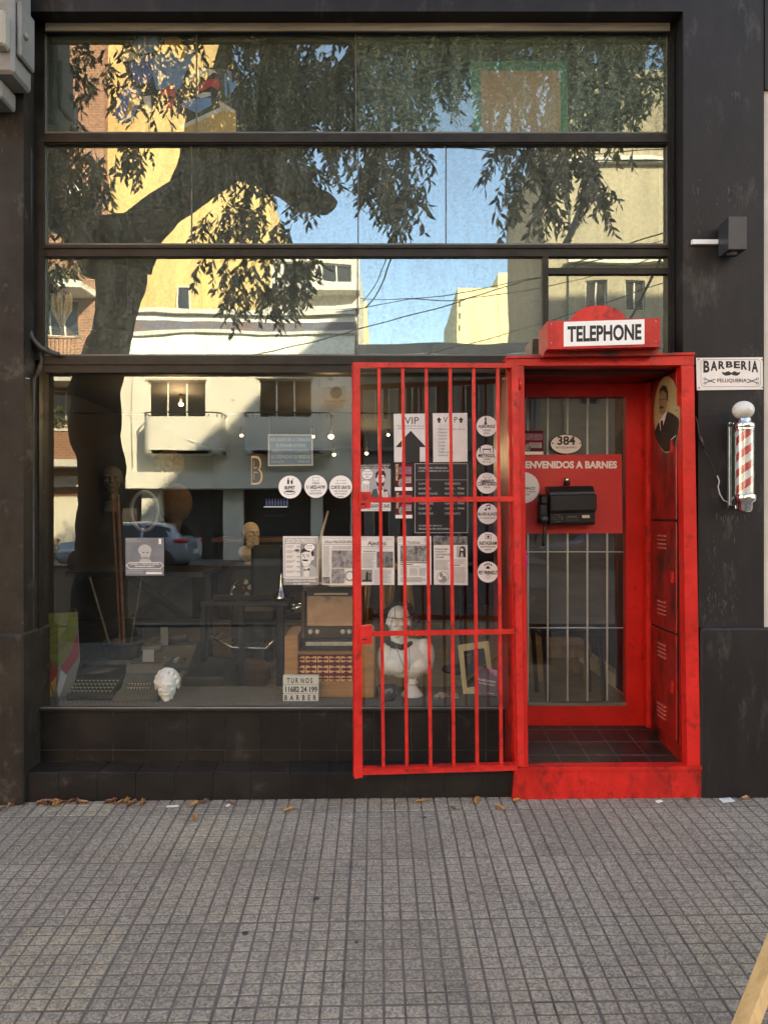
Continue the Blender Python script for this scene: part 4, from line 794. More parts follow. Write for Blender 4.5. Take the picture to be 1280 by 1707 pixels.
nw = [(x, x + 1.2, z, z + 1.7) for z in (4.6, 8.0) for x in (3.2, 5.8, 8.4)]
block('cream_house', 'cream rendered house joining the black pillar on the right', 1.937, 12.75, 3.488, 20, HB - 0.05, neigh, nw + [(3.4, 4.6, 0.1, 2.4), (6.0, 8.2, 0.5, 2.4)])
block('tall_apartment_block', 'tall apartment block further along the shop side', 12.8, 34, 3.48, 30, 22.8, neigh, [(x, x + 1.6, z, z + 1.6) for z in range(4, 21, 3) for x in (14.5, 18.5, 22.5)])
block('plain_house', 'dark rendered house joining the left pillar', -16, -2.905, 3.55, 20, HB - 0.05, blackold, [(x, x + 1.2, z, z + 1.7) for z in (1.0, 4.6, 8.0) for x in (-6.5, -10.5)])

# ------------------------------------------------------------------ the far side of the street, seen mirrored in the glass
def RX(px, Yv): return (px - CX) / F * Yv
def RZ(py, Yv): return CZ - (py - CY) / F * Yv
YV = 24.0; YO = GY2 - YV
def rb(mb, px0, py0, px1, py1, Yv0, Yv1, m):
    mb.box(RX(px0, Yv0), RX(px1, Yv0), GY2 - Yv1, GY2 - Yv0, RZ(py1, Yv0), RZ(py0, Yv0), m)
GZ = -0.22
# white building with balconies
wb = thing('white_building', 'white rendered two storey building with rounded balconies across the street', 'building', (RX(390, YV), YO, GZ))
b = MB(); X0, X1 = RX(176, YV), RX(592, YV)
w1 = [RX(248, YV), RX(343, YV), RZ(752, YV), RZ(634, YV)]; w2 = [RX(431, YV), RX(520, YV), RZ(752, YV), RZ(632, YV)]
gh = [[RX(a, YV), RX(c, YV), GZ, RZ(816, YV)] for a, c in ((196, 236), (270, 372), (404, 519), (538, 584))]
top = [RX(200, YV), RX(592, YV), RZ(553, YV), RZ(537, YV)]
wallholes(b, X0, X1, GZ, RZ(520, YV), [w1, w2] + gh, YO - .3, YO, whb)
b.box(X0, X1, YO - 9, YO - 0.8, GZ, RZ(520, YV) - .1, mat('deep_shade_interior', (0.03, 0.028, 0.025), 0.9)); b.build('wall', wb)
for q in (w1, w2): window(wb, *q, YO, -1, whb, mull=2)
b = MB(); b.box(X0 - .1, X1, YO - .2, YO + .18, RZ(520, YV) - .12, RZ(520, YV) + .06, concr); b.box(X0, X1, YO + .0, YO + .10, RZ(556, YV) - .05, RZ(556, YV) + .05, concr)
b.box(X0 + .05, X1, YO + .001, YO + .02, RZ(553, YV), RZ(538, YV), mat('recess_shade_band', (0.16, 0.10, 0.09), .8, (0.09, .11, .17), .8)); b.build('cornice', wb)  # flat dark strip: shade of a recessed opening put into its colour
b = MB(); b.box(RX(210, YV - .5), X1, YO, YO + .5, RZ(814, YV - .5), RZ(787, YV - .5), whb); b.build('canopy', wb)
b = MB(); b.box(X0, X1, YO - .55, YO - .5, GZ, RZ(816, YV), mat('roller_shutter', (0.06, 0.055, 0.05), .6, (0.03, 0.028, 0.025), 3, stretch=(.2, 1, 12))); b.build('shutter', wb)
for (a, c) in ((236, 366), (404, 550)):
    yv = YV - 1.0; xa, xc = RX(a, yv), RX(c, yv); zt, zb2 = RZ(694, yv), RZ(756, yv); pts = []
    rr = 0.35
    for k in range(7): an = math.pi - k / 6 * math.pi / 2; pts.append((xa + rr + rr * math.cos(an), YO + 1.0 - rr + rr * math.sin(an)))
    for k in range(7): an = math.pi / 2 - k / 6 * math.pi / 2; pts.append((xc - rr + rr * math.cos(an), YO + 1.0 - rr + rr * math.sin(an)))
    pts = [(xa, YO)] + pts + [(xc, YO)]
    inn = [(xa + .12 if i < 8 else xc - .12 if i > 7 else x, y if y == YO else y - .1) for i, (x, y) in enumerate(pts)]
    inn = [((x + .1 if x < xa + .3 else x - .1 if x > xc - .3 else x), (y if abs(y - YO) < 1e-6 else y - .1)) for x, y in pts]
    b = MB(); n = len(pts); vs = [(x, y, z) for x, y in pts for z in (zb2, zt)] + [(x, y, z) for x, y in inn for z in (zb2, zt)]
    fs = []
    for i in range(n - 1):
        o = 2 * n; fs += [(2 * i, 2 * i + 2, 2 * i + 3, 2 * i + 1), (o + 2 * i, o + 2 * i + 1, o + 2 * i + 3, o + 2 * i + 2), (2 * i + 1, 2 * i + 3, o + 2 * i + 3, o + 2 * i + 1)]
    b.add(vs, fs, whb); b.add([(x, y, zb2) for x, y in pts] + [(x, y, zb2 + .12) for x, y in pts], [tuple(range(n))[::-1], tuple(range(n, 2 * n))] + [(i, i + 1, n + i + 1, n + i) for i in range(n - 1)], whb)
    bl = b.build('balcony', wb)
    b = MB(); b.tube([(x, y, zt + .14) for x, y in pts], .025, blkmetal, 6); [b.tube([(pts[i][0], pts[i][1], zt), (pts[i][0], pts[i][1], zt + .14)], .015, blkmetal, 5) for i in (1, 4, 7, 8, 11, 14)]; b.build('railing', bl)
b = MB(); b.tube([(RX(222, YV), YO + .03, RZ(560, YV)), (RX(223, YV), YO + .03, RZ(620, YV)), (RX(220, YV), YO + .03, RZ(690, YV)), (RX(222, YV), YO + .03, RZ(780, YV))], .02, concr, 5); b.build('wall_pipe', wb)
rg = random.Random(15); patchm = mat('patched_render', (.48, .44, .36), .9, (.38, .34, .27), 5)
for k in range(16):
    x = RX(rg.uniform(215, 585), YV); z = RZ(rg.uniform(600, 680), YV); r_ = rg.uniform(.04, .13); b = MB(); n = 9
    if any(q[0] - .2 < x < q[1] + .2 and z < q[3] + .2 for q in (w1, w2)): continue
    rr = [r_ * rg.uniform(.5, 1.2) for _ in range(n)]; b.prism([(x + rr[i] * math.cos(6.283 * i / n), YO + .006, z + rr[i] * .6 * math.sin(6.283 * i / n)) for i in range(n)], [(x + rr[i] * math.cos(6.283 * i / n), YO - .01, z + rr[i] * .6 * math.sin(6.283 * i / n)) for i in range(n)], patchm); b.build('patch', wb)
for q in (w1, w2):
    b = MB(); b.box(q[0] - .06, q[1] + .06, YO, YO + .06, q[3], q[3] + .07, concr); b.box(q[1] - .45, q[1] - .08, YO - .20, YO - .18, q[2] + .5, q[3] - .06, concr); b.build('window_hood', wb)
ac = thing('air_conditioner', 'white air conditioner unit on the white building right of the second window', 'air conditioner', (RX(560, YV), YO + .3, RZ(665, YV)))
b = MB(); b.bbox(RX(539, 23.6), RX(575, 23.6), YO, YO + .35, RZ(666, 23.6), RZ(643, 23.6), concr, .02); b.build('casing', ac)
b = MB(); b.lathe((RX(560, 23.6), YO + .36, RZ(654, 23.6)), [(.20, 0), (.20, .02), (.05, .02), (.05, .03)], blkmetal, 24, 'y'); b.build('fan_grille', ac)
b = MB(); b.tube([(RX(540, 23.6), YO + .2, RZ(650, 23.6)), (RX(530, 23.6), YO + .1, RZ(640, 23.6)), (RX(532, 23.6), YO + .08, RZ(625, 23.6)), (RX(520, 23.6), YO + .08, RZ(612, 23.6))], .02, concr, 5); b.build('pipe', ac)
def rbuild(name, label, px0, px1, pytop, Yv, depth, m, wins=(), pybot=None, mull=1, cor=True):
    t = thing(name, label, 'building', (RX((px0 + px1) / 2, Yv), GY2 - Yv, GZ)); y = GY2 - Yv; x0, x1 = RX(px0, Yv), RX(px1, Yv); z1 = RZ(pytop, Yv); z0 = RZ(pybot, Yv) if pybot else GZ
    b = MB(); ws = [(RX(a, Yv), RX(c, Yv), RZ(d, Yv), RZ(e, Yv)) for a, e, c, d in wins]
    wallholes(b, x0, x1, z0, z1, ws, y - .3, y, m); b.box(x0, x1, y - depth, y - .3, z0, z1, m); b.build('wall', t)
    for q in ws: window(t, *q, y, -1, concr, mull=mull)
    if cor: b = MB(); b.box(x0 - .05, x1 + .05, y + .002, y + .14, z1 - .35, z1 - .12, m); b.build('cornice', t)
    return t
rbuild('tan_tower', 'tall sunlit tan building wall behind the white building', 150, 335, -60, 25.2, 12, tanb, cor=False)
tb = rbuild('tan_building', 'sunlit tan building with one small window above the white building', 335, 452, 325, 25.4, 10, tanb, cor=False)
b = MB(); yv = 25.0; rb(b, 228, 420, 335, 521, 25.0, 25.2, tanb); b.build('lower_wall', tb)
window(tb, RX(298, 25.0), RX(319, 25.0), RZ(518, 25.0), RZ(480, 25.0), GY2 - 25.0 + .17, -1, concr, mull=0)
sb = rbuild('setback_floors', 'pale upper floors with horizontal ledges, set back above the white building', 452, 598, 428, 25.6, 8, concr, [(470, 440, 520, 470), (535, 440, 585, 470)], cor=False)
b = MB()
for y in (478, 508): rb(b, 440, y, 598, y + 6, 24.9, 25.6, concr)
b.build('ledge', sb)
# brick building with balconies at the left
bb = thing('brick_building', 'red brick apartment building with white balconies at the left of the reflection', 'building', (RX(60, YV), YO, GZ))
b = MB(); hs = [(RX(60, YV), RX(132, YV), RZ(y + 60, YV), RZ(y, YV)) for y in (170, 325, 500, 650)]
wallholes(b, RX(-420, YV), RX(176, YV), GZ, RZ(60, YV), hs + [(RX(20, YV), RX(165, YV), GZ, RZ(826, YV))], YO - .3, YO, brick); b.box(RX(-420, YV), RX(150, YV), YO - 12, YO - .8, GZ, RZ(60, YV), brick); b.build('wall', bb)
for q in hs: window(bb, *q, YO, -1, concr, mull=2)
b = MB(); b.box(RX(20, YV), RX(165, YV), YO - .10, YO - .05, GZ, RZ(826, YV), garage); b.box(RX(86, YV), RX(89, YV), YO - .05, YO - .0, GZ, RZ(826, YV), concr); b.build('garage_door', bb)
b = MB(); b.box(RX(-40, YV), RX(150, YV), YO + .002, YO + .35, RZ(812, YV), RZ(795, YV), concr); b.build('band', bb)
for k, y in enumerate((312, 466, 622, 766)):
    yv = YV - 1.3; b = MB(); b.box(RX(30, yv), RX(136, yv), YO, YO + 1.3, RZ(y + 12, yv), RZ(y, yv), concr); bl = b.build('balcony', bb)
    if k in (1, 3):
        b = MB(); b.box(RX(34, yv), RX(128, yv), YO + 1.1, YO + 1.22, RZ(y, yv), RZ(y - 48, yv), brick); b.box(RX(33, yv), RX(129, yv), YO + 1.05, YO + 1.27, RZ(y - 48, yv), RZ(y - 53, yv), concr); b.build('parapet', bl)
    b = MB()
    for i in range(14): x = RX(34, yv) + i * .14; b.tube([(x, YO + 1.2, RZ(y, yv)), (x, YO + 1.2, RZ(y - 60, yv))], .012, blkmetal, 4)
    b.tube([(RX(34, yv), YO + 1.2, RZ(y - 60, yv)), (RX(134, yv), YO + 1.2, RZ(y - 60, yv))], .02, blkmetal, 5); b.build('railing', bl)
gbw = [(a, 640, a + 24, 700) for a in (625, 675, 725, 775, 825, 872)] + [(a, 790, a + 28, 925) for a in (622, 700, 790, 860)]
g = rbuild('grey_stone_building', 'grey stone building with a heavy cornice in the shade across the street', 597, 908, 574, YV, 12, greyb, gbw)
b = MB(); rb(b, 595, 590, 910, 597, 23.7, 23.995, concr); rb(b, 595, 745, 910, 752, 23.8, 23.995, greyb)
for a in (600, 655, 705, 755, 805, 852, 900): rb(b, a, 600, a + 8, 745, 23.85, 23.995, greyb)
b.build('pilaster', g)
rbuild('yellow_far_tower', 'sunlit pale yellow towers stepping up beyond the grey stone building', 762, 830, 480, 60, 14, yelb, [(764, 500 + 22 * k, 768, 512 + 22 * k) for k in range(3)], mull=0, cor=False)
rbuild('yellow_far_tower', 'middle sunlit yellow tower with a slightly taller roof', 830.5, 866, 455, 60, 14, yelb, mull=0, cor=False)
rbuild('yellow_far_tower', 'tallest sunlit yellow tower cut by the dark mullion', 866.5, 915, 430, 60, 14, yelb, mull=0, cor=False)
rbuild('narrow_far_building', 'narrow pale building just left of the blue sky in the reflection', 590, 612, 505, 50, 10, yelb, mull=0, cor=False)
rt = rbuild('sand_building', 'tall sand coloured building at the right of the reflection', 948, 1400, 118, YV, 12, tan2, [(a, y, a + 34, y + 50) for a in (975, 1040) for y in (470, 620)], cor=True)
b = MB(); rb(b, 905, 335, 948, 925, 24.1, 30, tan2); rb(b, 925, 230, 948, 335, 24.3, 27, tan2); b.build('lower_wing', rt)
b = MB(); 
for y in (262, 430, 600): rb(b, 946, y, 1400, y + 7, 23.8, 23.995, concr)
b.build('ledge', rt)
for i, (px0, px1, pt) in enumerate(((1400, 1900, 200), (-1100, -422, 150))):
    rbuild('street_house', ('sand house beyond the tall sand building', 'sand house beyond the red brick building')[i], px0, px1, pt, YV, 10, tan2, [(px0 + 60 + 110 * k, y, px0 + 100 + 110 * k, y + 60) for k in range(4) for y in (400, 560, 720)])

# overhead cables across the street
def cable(p0, p1, sag, r=0.02, label='cable', n=14):
    a, c = Vector(p0), Vector(p1); pts = [a.lerp(c, t / n) - Vector((0, 0, sag * 4 * (t / n) * (1 - t / n))) for t in range(n + 1)]
    b = MB(); b.tube(pts, r, rubber, 5); o = b.build('overhead_cable'); tag(o, label, 'cable', 'overhead street cables'); return o
def RP(px, py, Yv): return Vector((RX(px, Yv), GY2 - Yv, RZ(py, Yv)))
cable(RP(380, 600, 20), RP(1250, 330, 14), .35, .016, 'lowest slack cable sloping across the sky reflection')
cable(RP(560, 520, 20), RP(1200, 370, 14), .3, .012, 'middle cable crossing in front of the yellow towers')
cable(RP(600, 500, 20), RP(1180, 400, 14), .5, .012, 'slack cable just above the yellow towers')
cable(RP(610, 515, 18), RP(665, 380, 16), .35, .018, 'short steep cable near the centre pane joint')
cable(RP(604, 505, 18), RP(655, 400, 16), .2, .012, 'second short steep cable near the centre pane joint')
cable(RP(680, 232, 15), RP(1250, 262, 13), .25, .014, 'upper cable crossing the second window row')
cable(RP(690, 222, 15), RP(1250, 235, 13), .35, .012, 'topmost cable crossing the second window row')
cable(RP(1030, 560, 15), RP(1200, 150, 13), .5, .03, 'thick curved cable rising at the right')
cable(RP(560, 620, 22), RP(1250, 420, 13), .3, .012, 'cable crossing just over the grey cornice')

cable(RP(930, 425, 19), RP(990, 300, 19), .05, .10, 'short thick bracket arm against the sand building')
# ------------------------------------------------------------------ the street tree in front of the shop
YT_ = 9.6
tree = thing('street_tree', 'old street tree with thick bent limbs and drooping leaves, mirrored in the window', 'tree', (RX(180, YT_), GY2 - YT_, -0.24))
def RT(px, py, dy=0): return Vector((RX(px, YT_ + dy), GY2 - YT_ - dy, RZ(py, YT_ + dy)))
def limb(b, pts, n=14, jit=.03):
    ps = []; rs = []
    for i in range(len(pts) - 1):
        for t in np.linspace(0, 1, 6, endpoint=False):
            p = RT(pts[i][0], pts[i][1], pts[i][3] if len(pts[i]) > 3 else 0).lerp(RT(pts[i + 1][0], pts[i + 1][1], pts[i + 1][3] if len(pts[i + 1]) > 3 else 0), t)
            r = (pts[i][2] * (1 - t) + pts[i + 1][2] * t) / F * YT_; q = mnoise.noise(p * 2.3)
            ps.append(p + Vector((q, mnoise.noise(p * 1.7 + Vector((5, 5, 5))), 0)) * jit); rs.append(r * (1 + .12 * mnoise.noise(p * 4)))
    ps.append(RT(*pts[-1][:2], pts[-1][3] if len(pts[-1]) > 3 else 0)); rs.append(pts[-1][2] / F * YT_)
    b.tube(ps, rs, bark, n)
b = MB()
limb(b, [(168, 1075, 62), (166, 1040, 48), (168, 960, 40), (167, 860, 36), (172, 780, 37), (160, 730, 38), (160, 690, 41), (158, 650, 40), (172, 615, 34), (188, 570, 33), (198, 520, 34), (205, 470, 38), (200, 430, 48), (195, 385, 56)], 20)
limb(b, [(215, 440, 46), (240, 385, 34), (290, 345, 30), (345, 305, 27), (400, 265, 30), (455, 225, 32), (510, 190, 24), (580, 120, 16), (640, 30, 10), (700, -60, 5)])
limb(b, [(175, 430, 44), (140, 395, 30), (95, 355, 24), (50, 330, 20), (0, 290, 17), (-60, 200, 10)])
limb(b, [(410, 265, 26), (460, 300, 27), (505, 330, 24), (545, 345, 17), (553, 350, 14)])
limb(b, [(300, 335, 20), (320, 270, 18), (330, 200, 15), (370, 120, 12), (390, 30, 8), (400, -60, 5)])
limb(b, [(100, 360, 18), (105, 300, 12), (85, 220, 10), (80, 140, 8), (60, 40, 5)])
limb(b, [(520, 185, 14, 0), (600, 170, 10, -.5), (700, 140, 8, -1), (800, 110, 6, -1.3), (900, 70, 4, -1.5)])
limb(b, [(560, 140, 12, 0), (680, 60, 9, .6), (820, 10, 7, 1), (980, -20, 5, 1.3), (1080, -30, 3, 1.3)])
limb(b, [(600, 100, 8), (640, 180, 5), (650, 240, 3)])
limb(b, [(800, 110, 5, -1.3), (850, 180, 3, -1.2), (855, 250, 2, -1.2)]); limb(b, [(900, 70, 5, -1.3), (925, 170, 4, -1.2), (930, 260, 2, -1.2)])
limb(b, [(980, -20, 5, 1.2), (1000, 100, 3, .8), (1060, 140, 2, .6)])
b.build('trunk', tree)
# crown: drooping twigs with pointed leaves
rng = random.Random(42)
LV = []; LF = []; twv = MB()
def leaf(p, d, ln, wd, nrm):
    o = len(LV); s_ = d.cross(nrm).normalized(); n2 = s_.cross(d)
    for a, w_ in ((0, 0), (.28, .8), (.6, .9), (1, 0)):
        pass
    pts = [p, p + d * ln * .3 + s_ * wd * .5, p + d * ln * .62 + s_ * wd * .42, p + d * ln - n2 * ln * .12, p + d * ln * .62 - s_ * wd * .42, p + d * ln * .3 - s_ * wd * .5]
    LV.extend(tuple(q) for q in pts); LF.append(tuple(range(o, o + 6)))
def clump(px, py, rx, ry, n, dy=0, dd=.5, ln=(.25, .6), down=.9):
    for _ in range(n):
        while True:
            a, c = rng.uniform(-1, 1), rng.uniform(-1, 1)
            if a * a + c * c < 1: break
        yy = dy + rng.uniform(-dd, dd); p = RT(px + a * rx, py + c * ry, yy)
        d = Vector((rng.uniform(-.6, .6), rng.uniform(-.6, .6), -down + rng.uniform(-.3, .5))).normalized(); L_ = rng.uniform(*ln)
        k = int(L_ / .034); q = p.copy(); pts = [p.copy()]
        for i in range(k):
            d = (d + Vector((rng.uniform(-.12, .12), rng.uniform(-.12, .12), -.05))).normalized(); q = q + d * .034
            if i % 4 == 3: pts.append(q.copy())
            az = rng.uniform(0, 6.28); side = Vector((math.cos(az), math.sin(az), rng.uniform(-.9, .1))); ld = (d * .55 + side * .8).normalized()
            leaf(q, ld, rng.choice((.7, .9, 1, 1.1)) * rng.uniform(.10, .17), rng.uniform(.028, .056), Vector((rng.uniform(-1, 1), rng.uniform(-1, 1), rng.uniform(-.2, 1))).normalized())
        pts.append(q.copy()); twv.tube(pts, .005, bark, 3, False)
# row 1 and above
clump(90, 130, 60, 120, 40); clump(200, 90, 70, 70, 40, ln=(.2, .4)); clump(290, 60, 70, 60, 40); clump(340, 150, 60, 60, 36); clump(430, 120, 60, 90, 132); clump(480, 60, 60, 50, 40)
clump(500, 150, 55, 60, 36); clump(545, 190, 50, 40, 40); clump(570, 90, 40, 60, 23); clump(640, 90, 60, 70, 59); clump(700, 70, 50, 60, 40); clump(660, 170, 60, 50, 53); clump(760, 80, 60, 45, 40)
clump(850, 65, 80, 35, 59); clump(930, 60, 60, 40, 36, .8); clump(1000, 110, 60, 80, 99, .8); clump(1070, 90, 50, 70, 30, .8); clump(900, 150, 50, 60, 40, .5); clump(960, 170, 50, 50, 40, .5); clump(820, 160, 50, 60, 33); clump(250, 130, 60, 60, 40, ln=(.2, .4)); clump(420, 180, 60, 40, 53); clump(480, 110, 50, 50, 46); clump(620, 150, 60, 60, 53); clump(720, 110, 50, 60, 46, .4); clump(790, 60, 70, 40, 53, .8); clump(860, 110, 60, 50, 46, .8); clump(1000, 60, 80, 40, 53, .8); clump(1030, 170, 50, 50, 40, .6)
# row 2
clump(110, 270, 60, 60, 37); clump(120, 330, 55, 55, 43); clump(165, 300, 25, 45, 17); clump(225, 252, 30, 30, 16); clump(380, 235, 60, 35, 68); clump(450, 250, 60, 40, 68); clump(520, 250, 50, 45, 37); clump(500, 300, 45, 40, 22)
clump(600, 240, 40, 50, 37); clump(640, 285, 45, 60, 50); clump(685, 280, 35, 70, 37); clump(655, 345, 25, 40, 16); clump(850, 250, 32, 45, 21, -1.0, .3); clump(850, 310, 24, 30, 12, -1.0, .3)
clump(910, 255, 35, 50, 27, -1.0, .3); clump(905, 325, 22, 35, 12, -1.0, .3); clump(965, 260, 35, 40, 25, -1.0, .3); clump(985, 320, 28, 30, 15, -1.0, .3)
clump(380, 370, 40, 30, 25); clump(410, 345, 35, 25, 19); clump(470, 385, 30, 20, 9)
clump(375, 440, 40, 18, 9); clump(460, 440, 70, 22, 29); clump(480, 485, 55, 28, 15); clump(420, 465, 50, 28, 12); clump(390, 490, 25, 22, 6); clump(100, 445, 35, 22, 9)
# beyond the panes
clump(0, 200, 120, 180, 120); clump(-140, 150, 120, 160, 100); clump(300, -60, 200, 80, 220); clump(600, -60, 200, 80, 220, .4, .8); clump(900, -50, 180, 70, 160, .6, .8); clump(500, -150, 300, 60, 160)
me = bpy.data.meshes.new('crown'); me.from_pydata([tuple(Vector(v) - ORIG[tree.name]) for v in LV], [], LF); me.materials.append(leafm); me.update()
o = bpy.data.objects.new('crown', me); put(o, tree); twv.build('twigs', tree)
print('leaves', len(LF))
# plant tops on the far left balcony are part of the far trees
def bush(name, label, c, r, n, m):
    b = MB(); rg = random.Random(len(label))
    for _ in range(n):
        v = Vector((rg.gauss(0, 1), rg.gauss(0, 1), rg.gauss(0, 1))).normalized(); p = Vector(c) + Vector((v.x * r[0], v.y * r[1], v.z * r[2])) * rg.uniform(.5, 1)
        d = (v + Vector((0, 0, -.4))).normalized(); s_ = d.cross(Vector((0, 0, 1))).normalized() * .05
        b.add([p, p + d * .1 + s_, p + d * .22, p + d * .1 - s_], [(0, 1, 2, 3)], m)
    o = b.build('foliage', None); o.name = name; tag(o, label, 'plant'); return o
bush('balcony_plant', 'leafy plants on the upper brick balcony', RP(95, 445, 22.8), (1.1, .4, .5), 500, leafm)
bush('balcony_plant', 'dark plants on the lower brick balcony', RP(88, 696, 22.9), (.8, .35, .25), 250, leafm)
# distant tree beyond the sand building
# ------------------------------------------------------------------ cars parked across the street
def car(label, L_, x0, yc, z0, paint, face=1, h=1.46):
    """rear end at x0 (+x side when face = 1: the car points to -x)"""
    t = thing('parked_car', label, 'car', (x0 - face * L_ / 2, yc, z0), 'cars parked along the far kerb')
    def P(u, v, z): return Vector((x0 - face * u, yc + v, z0 + z))
    # stations from the rear: u, z low, belt, roof (or None), half width
    st = [(0.0, .42, .86, None, .70), (.05, .30, .93, None, .80), (.18, .26, .98, 1.02, .84), (.45, .25, .99, 1.30, .86), (.85, .24, .97, 1.42, .87), (1.5, .24, .95, h, .87), (2.1, .24, .93, h - .02, .87), (2.6, .24, .92, 1.36, .87), (3.0, .24, .90, 1.12, .87), (3.25, .24, .90, .93, .86), (3.7, .24, .84, None, .84), (L_ - .12, .30, .70, None, .76), (L_, .40, .58, None, .62)]
    b = MB(); ring = []; vs = []
    for u, zl, zb3, zr, hw in st:
        zr2 = zr if zr else zb3 + .015; tw = hw * (.72 if zr and zr > 1.2 else .82 if zr else .86)
        sec = [(hw * .92, zl), (hw, zl + .18), (hw, (zl + zb3) / 2 + .08), (hw * .965, zb3), (tw, zr2 - .05 if zr else zb3 + .005), (tw * .75, zr2), (0, zr2 + .02)]
        full = sec + [(-a, z) for a, z in reversed(sec[:-1])]; vs += [P(u, a, z) for a, z in full]; n = len(full)
    fs = []
    for i in range(len(st) - 1):
        for k in range(n - 1): fs.append((i * n + k, i * n + k + 1, (i + 1) * n + k + 1, (i + 1) * n + k))
        fs.append((i * n + n - 1, i * n, (i + 1) * n, (i + 1) * n + n - 1))
    fs.append(tuple(range(n))); fs.append(tuple(range((len(st) - 1) * n, len(st) * n)))
    b.add(vs, fs, paint, True); b.build('body', t)
    for sgn in (1, -1):                                                   # side windows and pillars
        def sidept(u, f):                                                 # f 0 belt .. 1 roof edge
            for i in range(len(st) - 1):
                if st[i][0] <= u <= st[i + 1][0]:
                    k = (u - st[i][0]) / (st[i + 1][0] - st[i][0]); hw = st[i][4] * (1 - k) + st[i + 1][4] * k; zb3 = st[i][2] * (1 - k) + st[i + 1][2] * k
                    zr = (st[i][3] or zb3) * (1 - k) + (st[i + 1][3] or zb3) * k; break
            tw0 = hw * .965; tw1 = hw * (.72 if zr > 1.2 else .76); return P(u, sgn * ((tw0 + (tw1 - tw0) * f) + .012), zb3 + (zr - .05 - zb3) * f)
        for us in ([.55, .85, 1.30], [1.40, 1.9, 2.15], [2.22, 2.6, 2.98]):
            b = MB(); lo = [sidept(u, .10) for u in us]; hi = [sidept(u, .92) for u in us]; b.add(lo + hi[::-1], [(0, 1, 4, 5), (1, 2, 3, 4)], darkglass); b.build('side_window', t)
    def screen(ua, za, ub, zb4, wa, wb_, nm):
        b = MB(); b.add([P(ua, -wa, za), P(ua, wa, za), P(ub, wb_, zb4), P(ub, -wb_, zb4)], [(0, 1, 2, 3)], darkglass); b.build(nm, t)
    screen(.17, 1.06, .44, 1.33, .66, .58, 'rear_window'); screen(3.22, .99, 2.66, 1.36, .66, .60, 'windscreen')
    for u in (.75, L_ - .82):
        for sgn in (1, -1):
            c = P(u, sgn * .80, .31); w_ = MB(); w_.lathe(c, [(.18, -.10), (.31, -.10), (.315, -.06), (.315, .06), (.31, .10), (.18, .10)], tyre, 24, 'y'); wh = w_.build('wheel', t)
            w_ = MB(); w_.lathe(c, [(.19, -.07), (.19, .07), (.05, .104), (.05, -.104)], steel, 16, 'y'); w_.build('rim', wh)
            ar = MB(); ar.lathe(c + Vector((0, sgn * .045, 0)), [(.34, -.02), (.36, -.02), (.36, .035), (.34, .035)], blkplastic, 24, 'y'); ar.build('wheel_arch', t)
    for sgn in (1, -1):
        b = MB(); b.ell(P(.27, sgn * .765, .90), (.30, .10, .085), tailred, 16, 8); b.build('tail_light', t); b = MB(); b.ell(P(L_ - .16, sgn * .60, .66), (.14, .14, .08), headl, 14, 8); b.build('headlight', t)
        b = MB(); b.ell(P(2.85, sgn * .96, .98), (.10, .08, .06), paint, 10, 6); b.build('mirror', t)
    b = MB(); b.box(x0 - face * .02, x0 + face * .015, yc - .26, yc + .26, z0 + .52, z0 + .64, white); b.build('number_plate', t)
    return t
YC = GY2 - 20.6; CZ0 = -0.29
car('silver blue hatchback with a red tail light, parked below the rounded balcony', 3.95, RX(314, 19.8), YC, CZ0, carblue, 1)
car('beige car parked in front of the cream garage door', 4.1, RX(314, 19.8) - 4.5, YC - .05, CZ0 - .05, carbeige, 1, 1.42)
car('dark blue grey car parked in front of the grey stone building', 4.1, RX(870, 19.8), YC, CZ0 + .05, cargrey, 1, 1.46)
car('dark saloon parked beyond the grey stone building', 4.2, RX(870, 19.8) + 4.9, YC, CZ0, cargrey, 1)

# ------------------------------------------------------------------ inside the window
def headgeo(b, c, s, m, yaw=0, beard=False, curls=0, tilt=0, ears=True):
    """a sculpted head s tall from chin to crown, centred at c, facing -y"""
    M = Matrix.Rotation(yaw, 4, 'Z') @ Matrix.Rotation(tilt, 4, 'X'); c = Vector(c)
    def E(x, y, z, r, rot=None): b.ell(c + M @ (Vector((x, y, z)) * s), tuple(q * s for q in r), m, 16, 10, (M.to_3x3() @ rot) if rot else M.to_3x3())
    E(0, .06, .12, (.36, .42, .38)); E(0, -.06, -.10, (.29, .32, .33)); E(0, -.16, -.32, (.17, .17, .13)); E(0, -.27, -.40, (.10, .08, .07))
    E(0, -.335, .115, (.26, .07, .045)); E(.17, -.27, -.06, (.10, .09, .075)); E(-.17, -.27, -.06, (.10, .09, .075))
    E(0, -.38, .0, (.048, .07, .13)); E(0, -.43, -.07, (.062, .06, .042)); E(0, -.355, -.20, (.11, .05, .026)); E(0, -.345, -.25, (.095, .05, .03))
    for sx in (1, -1):
        E(sx * .125, -.315, .045, (.062, .045, .034))
        if ears: E(sx * .35, .02, -.02, (.045, .09, .12))
    E(0, .05, -.48, (.20, .20, .32))
    if beard:
        for k in range(26):
            a = random.uniform(-1.25, 1.25); z = random.uniform(-.50, -.20); E(.25 * math.sin(a), -.03 - .28 * math.cos(a), z, (.075, .075, .09))
    rg = random.Random(9)
    for k in range(curls):
        ph = rg.uniform(-.15, 1.0); th = rg.uniform(0, 2 * math.pi); z = ph; rr = math.sqrt(max(0, 1 - z * z)); x, y = rr * math.cos(th), rr * math.sin(th)
        if y < -.55 and z < .55: continue
        q = rg.uniform(.055, .085); E(x * .345, .06 + y * .40, .13 + z * .38, (q, q, q))
s_ = F / 3.83
st = thing('classical_head_planter', 'small white classical head with curly hair standing on the window ledge', 'bust', tuple(W(278, 1173, 3.83)))
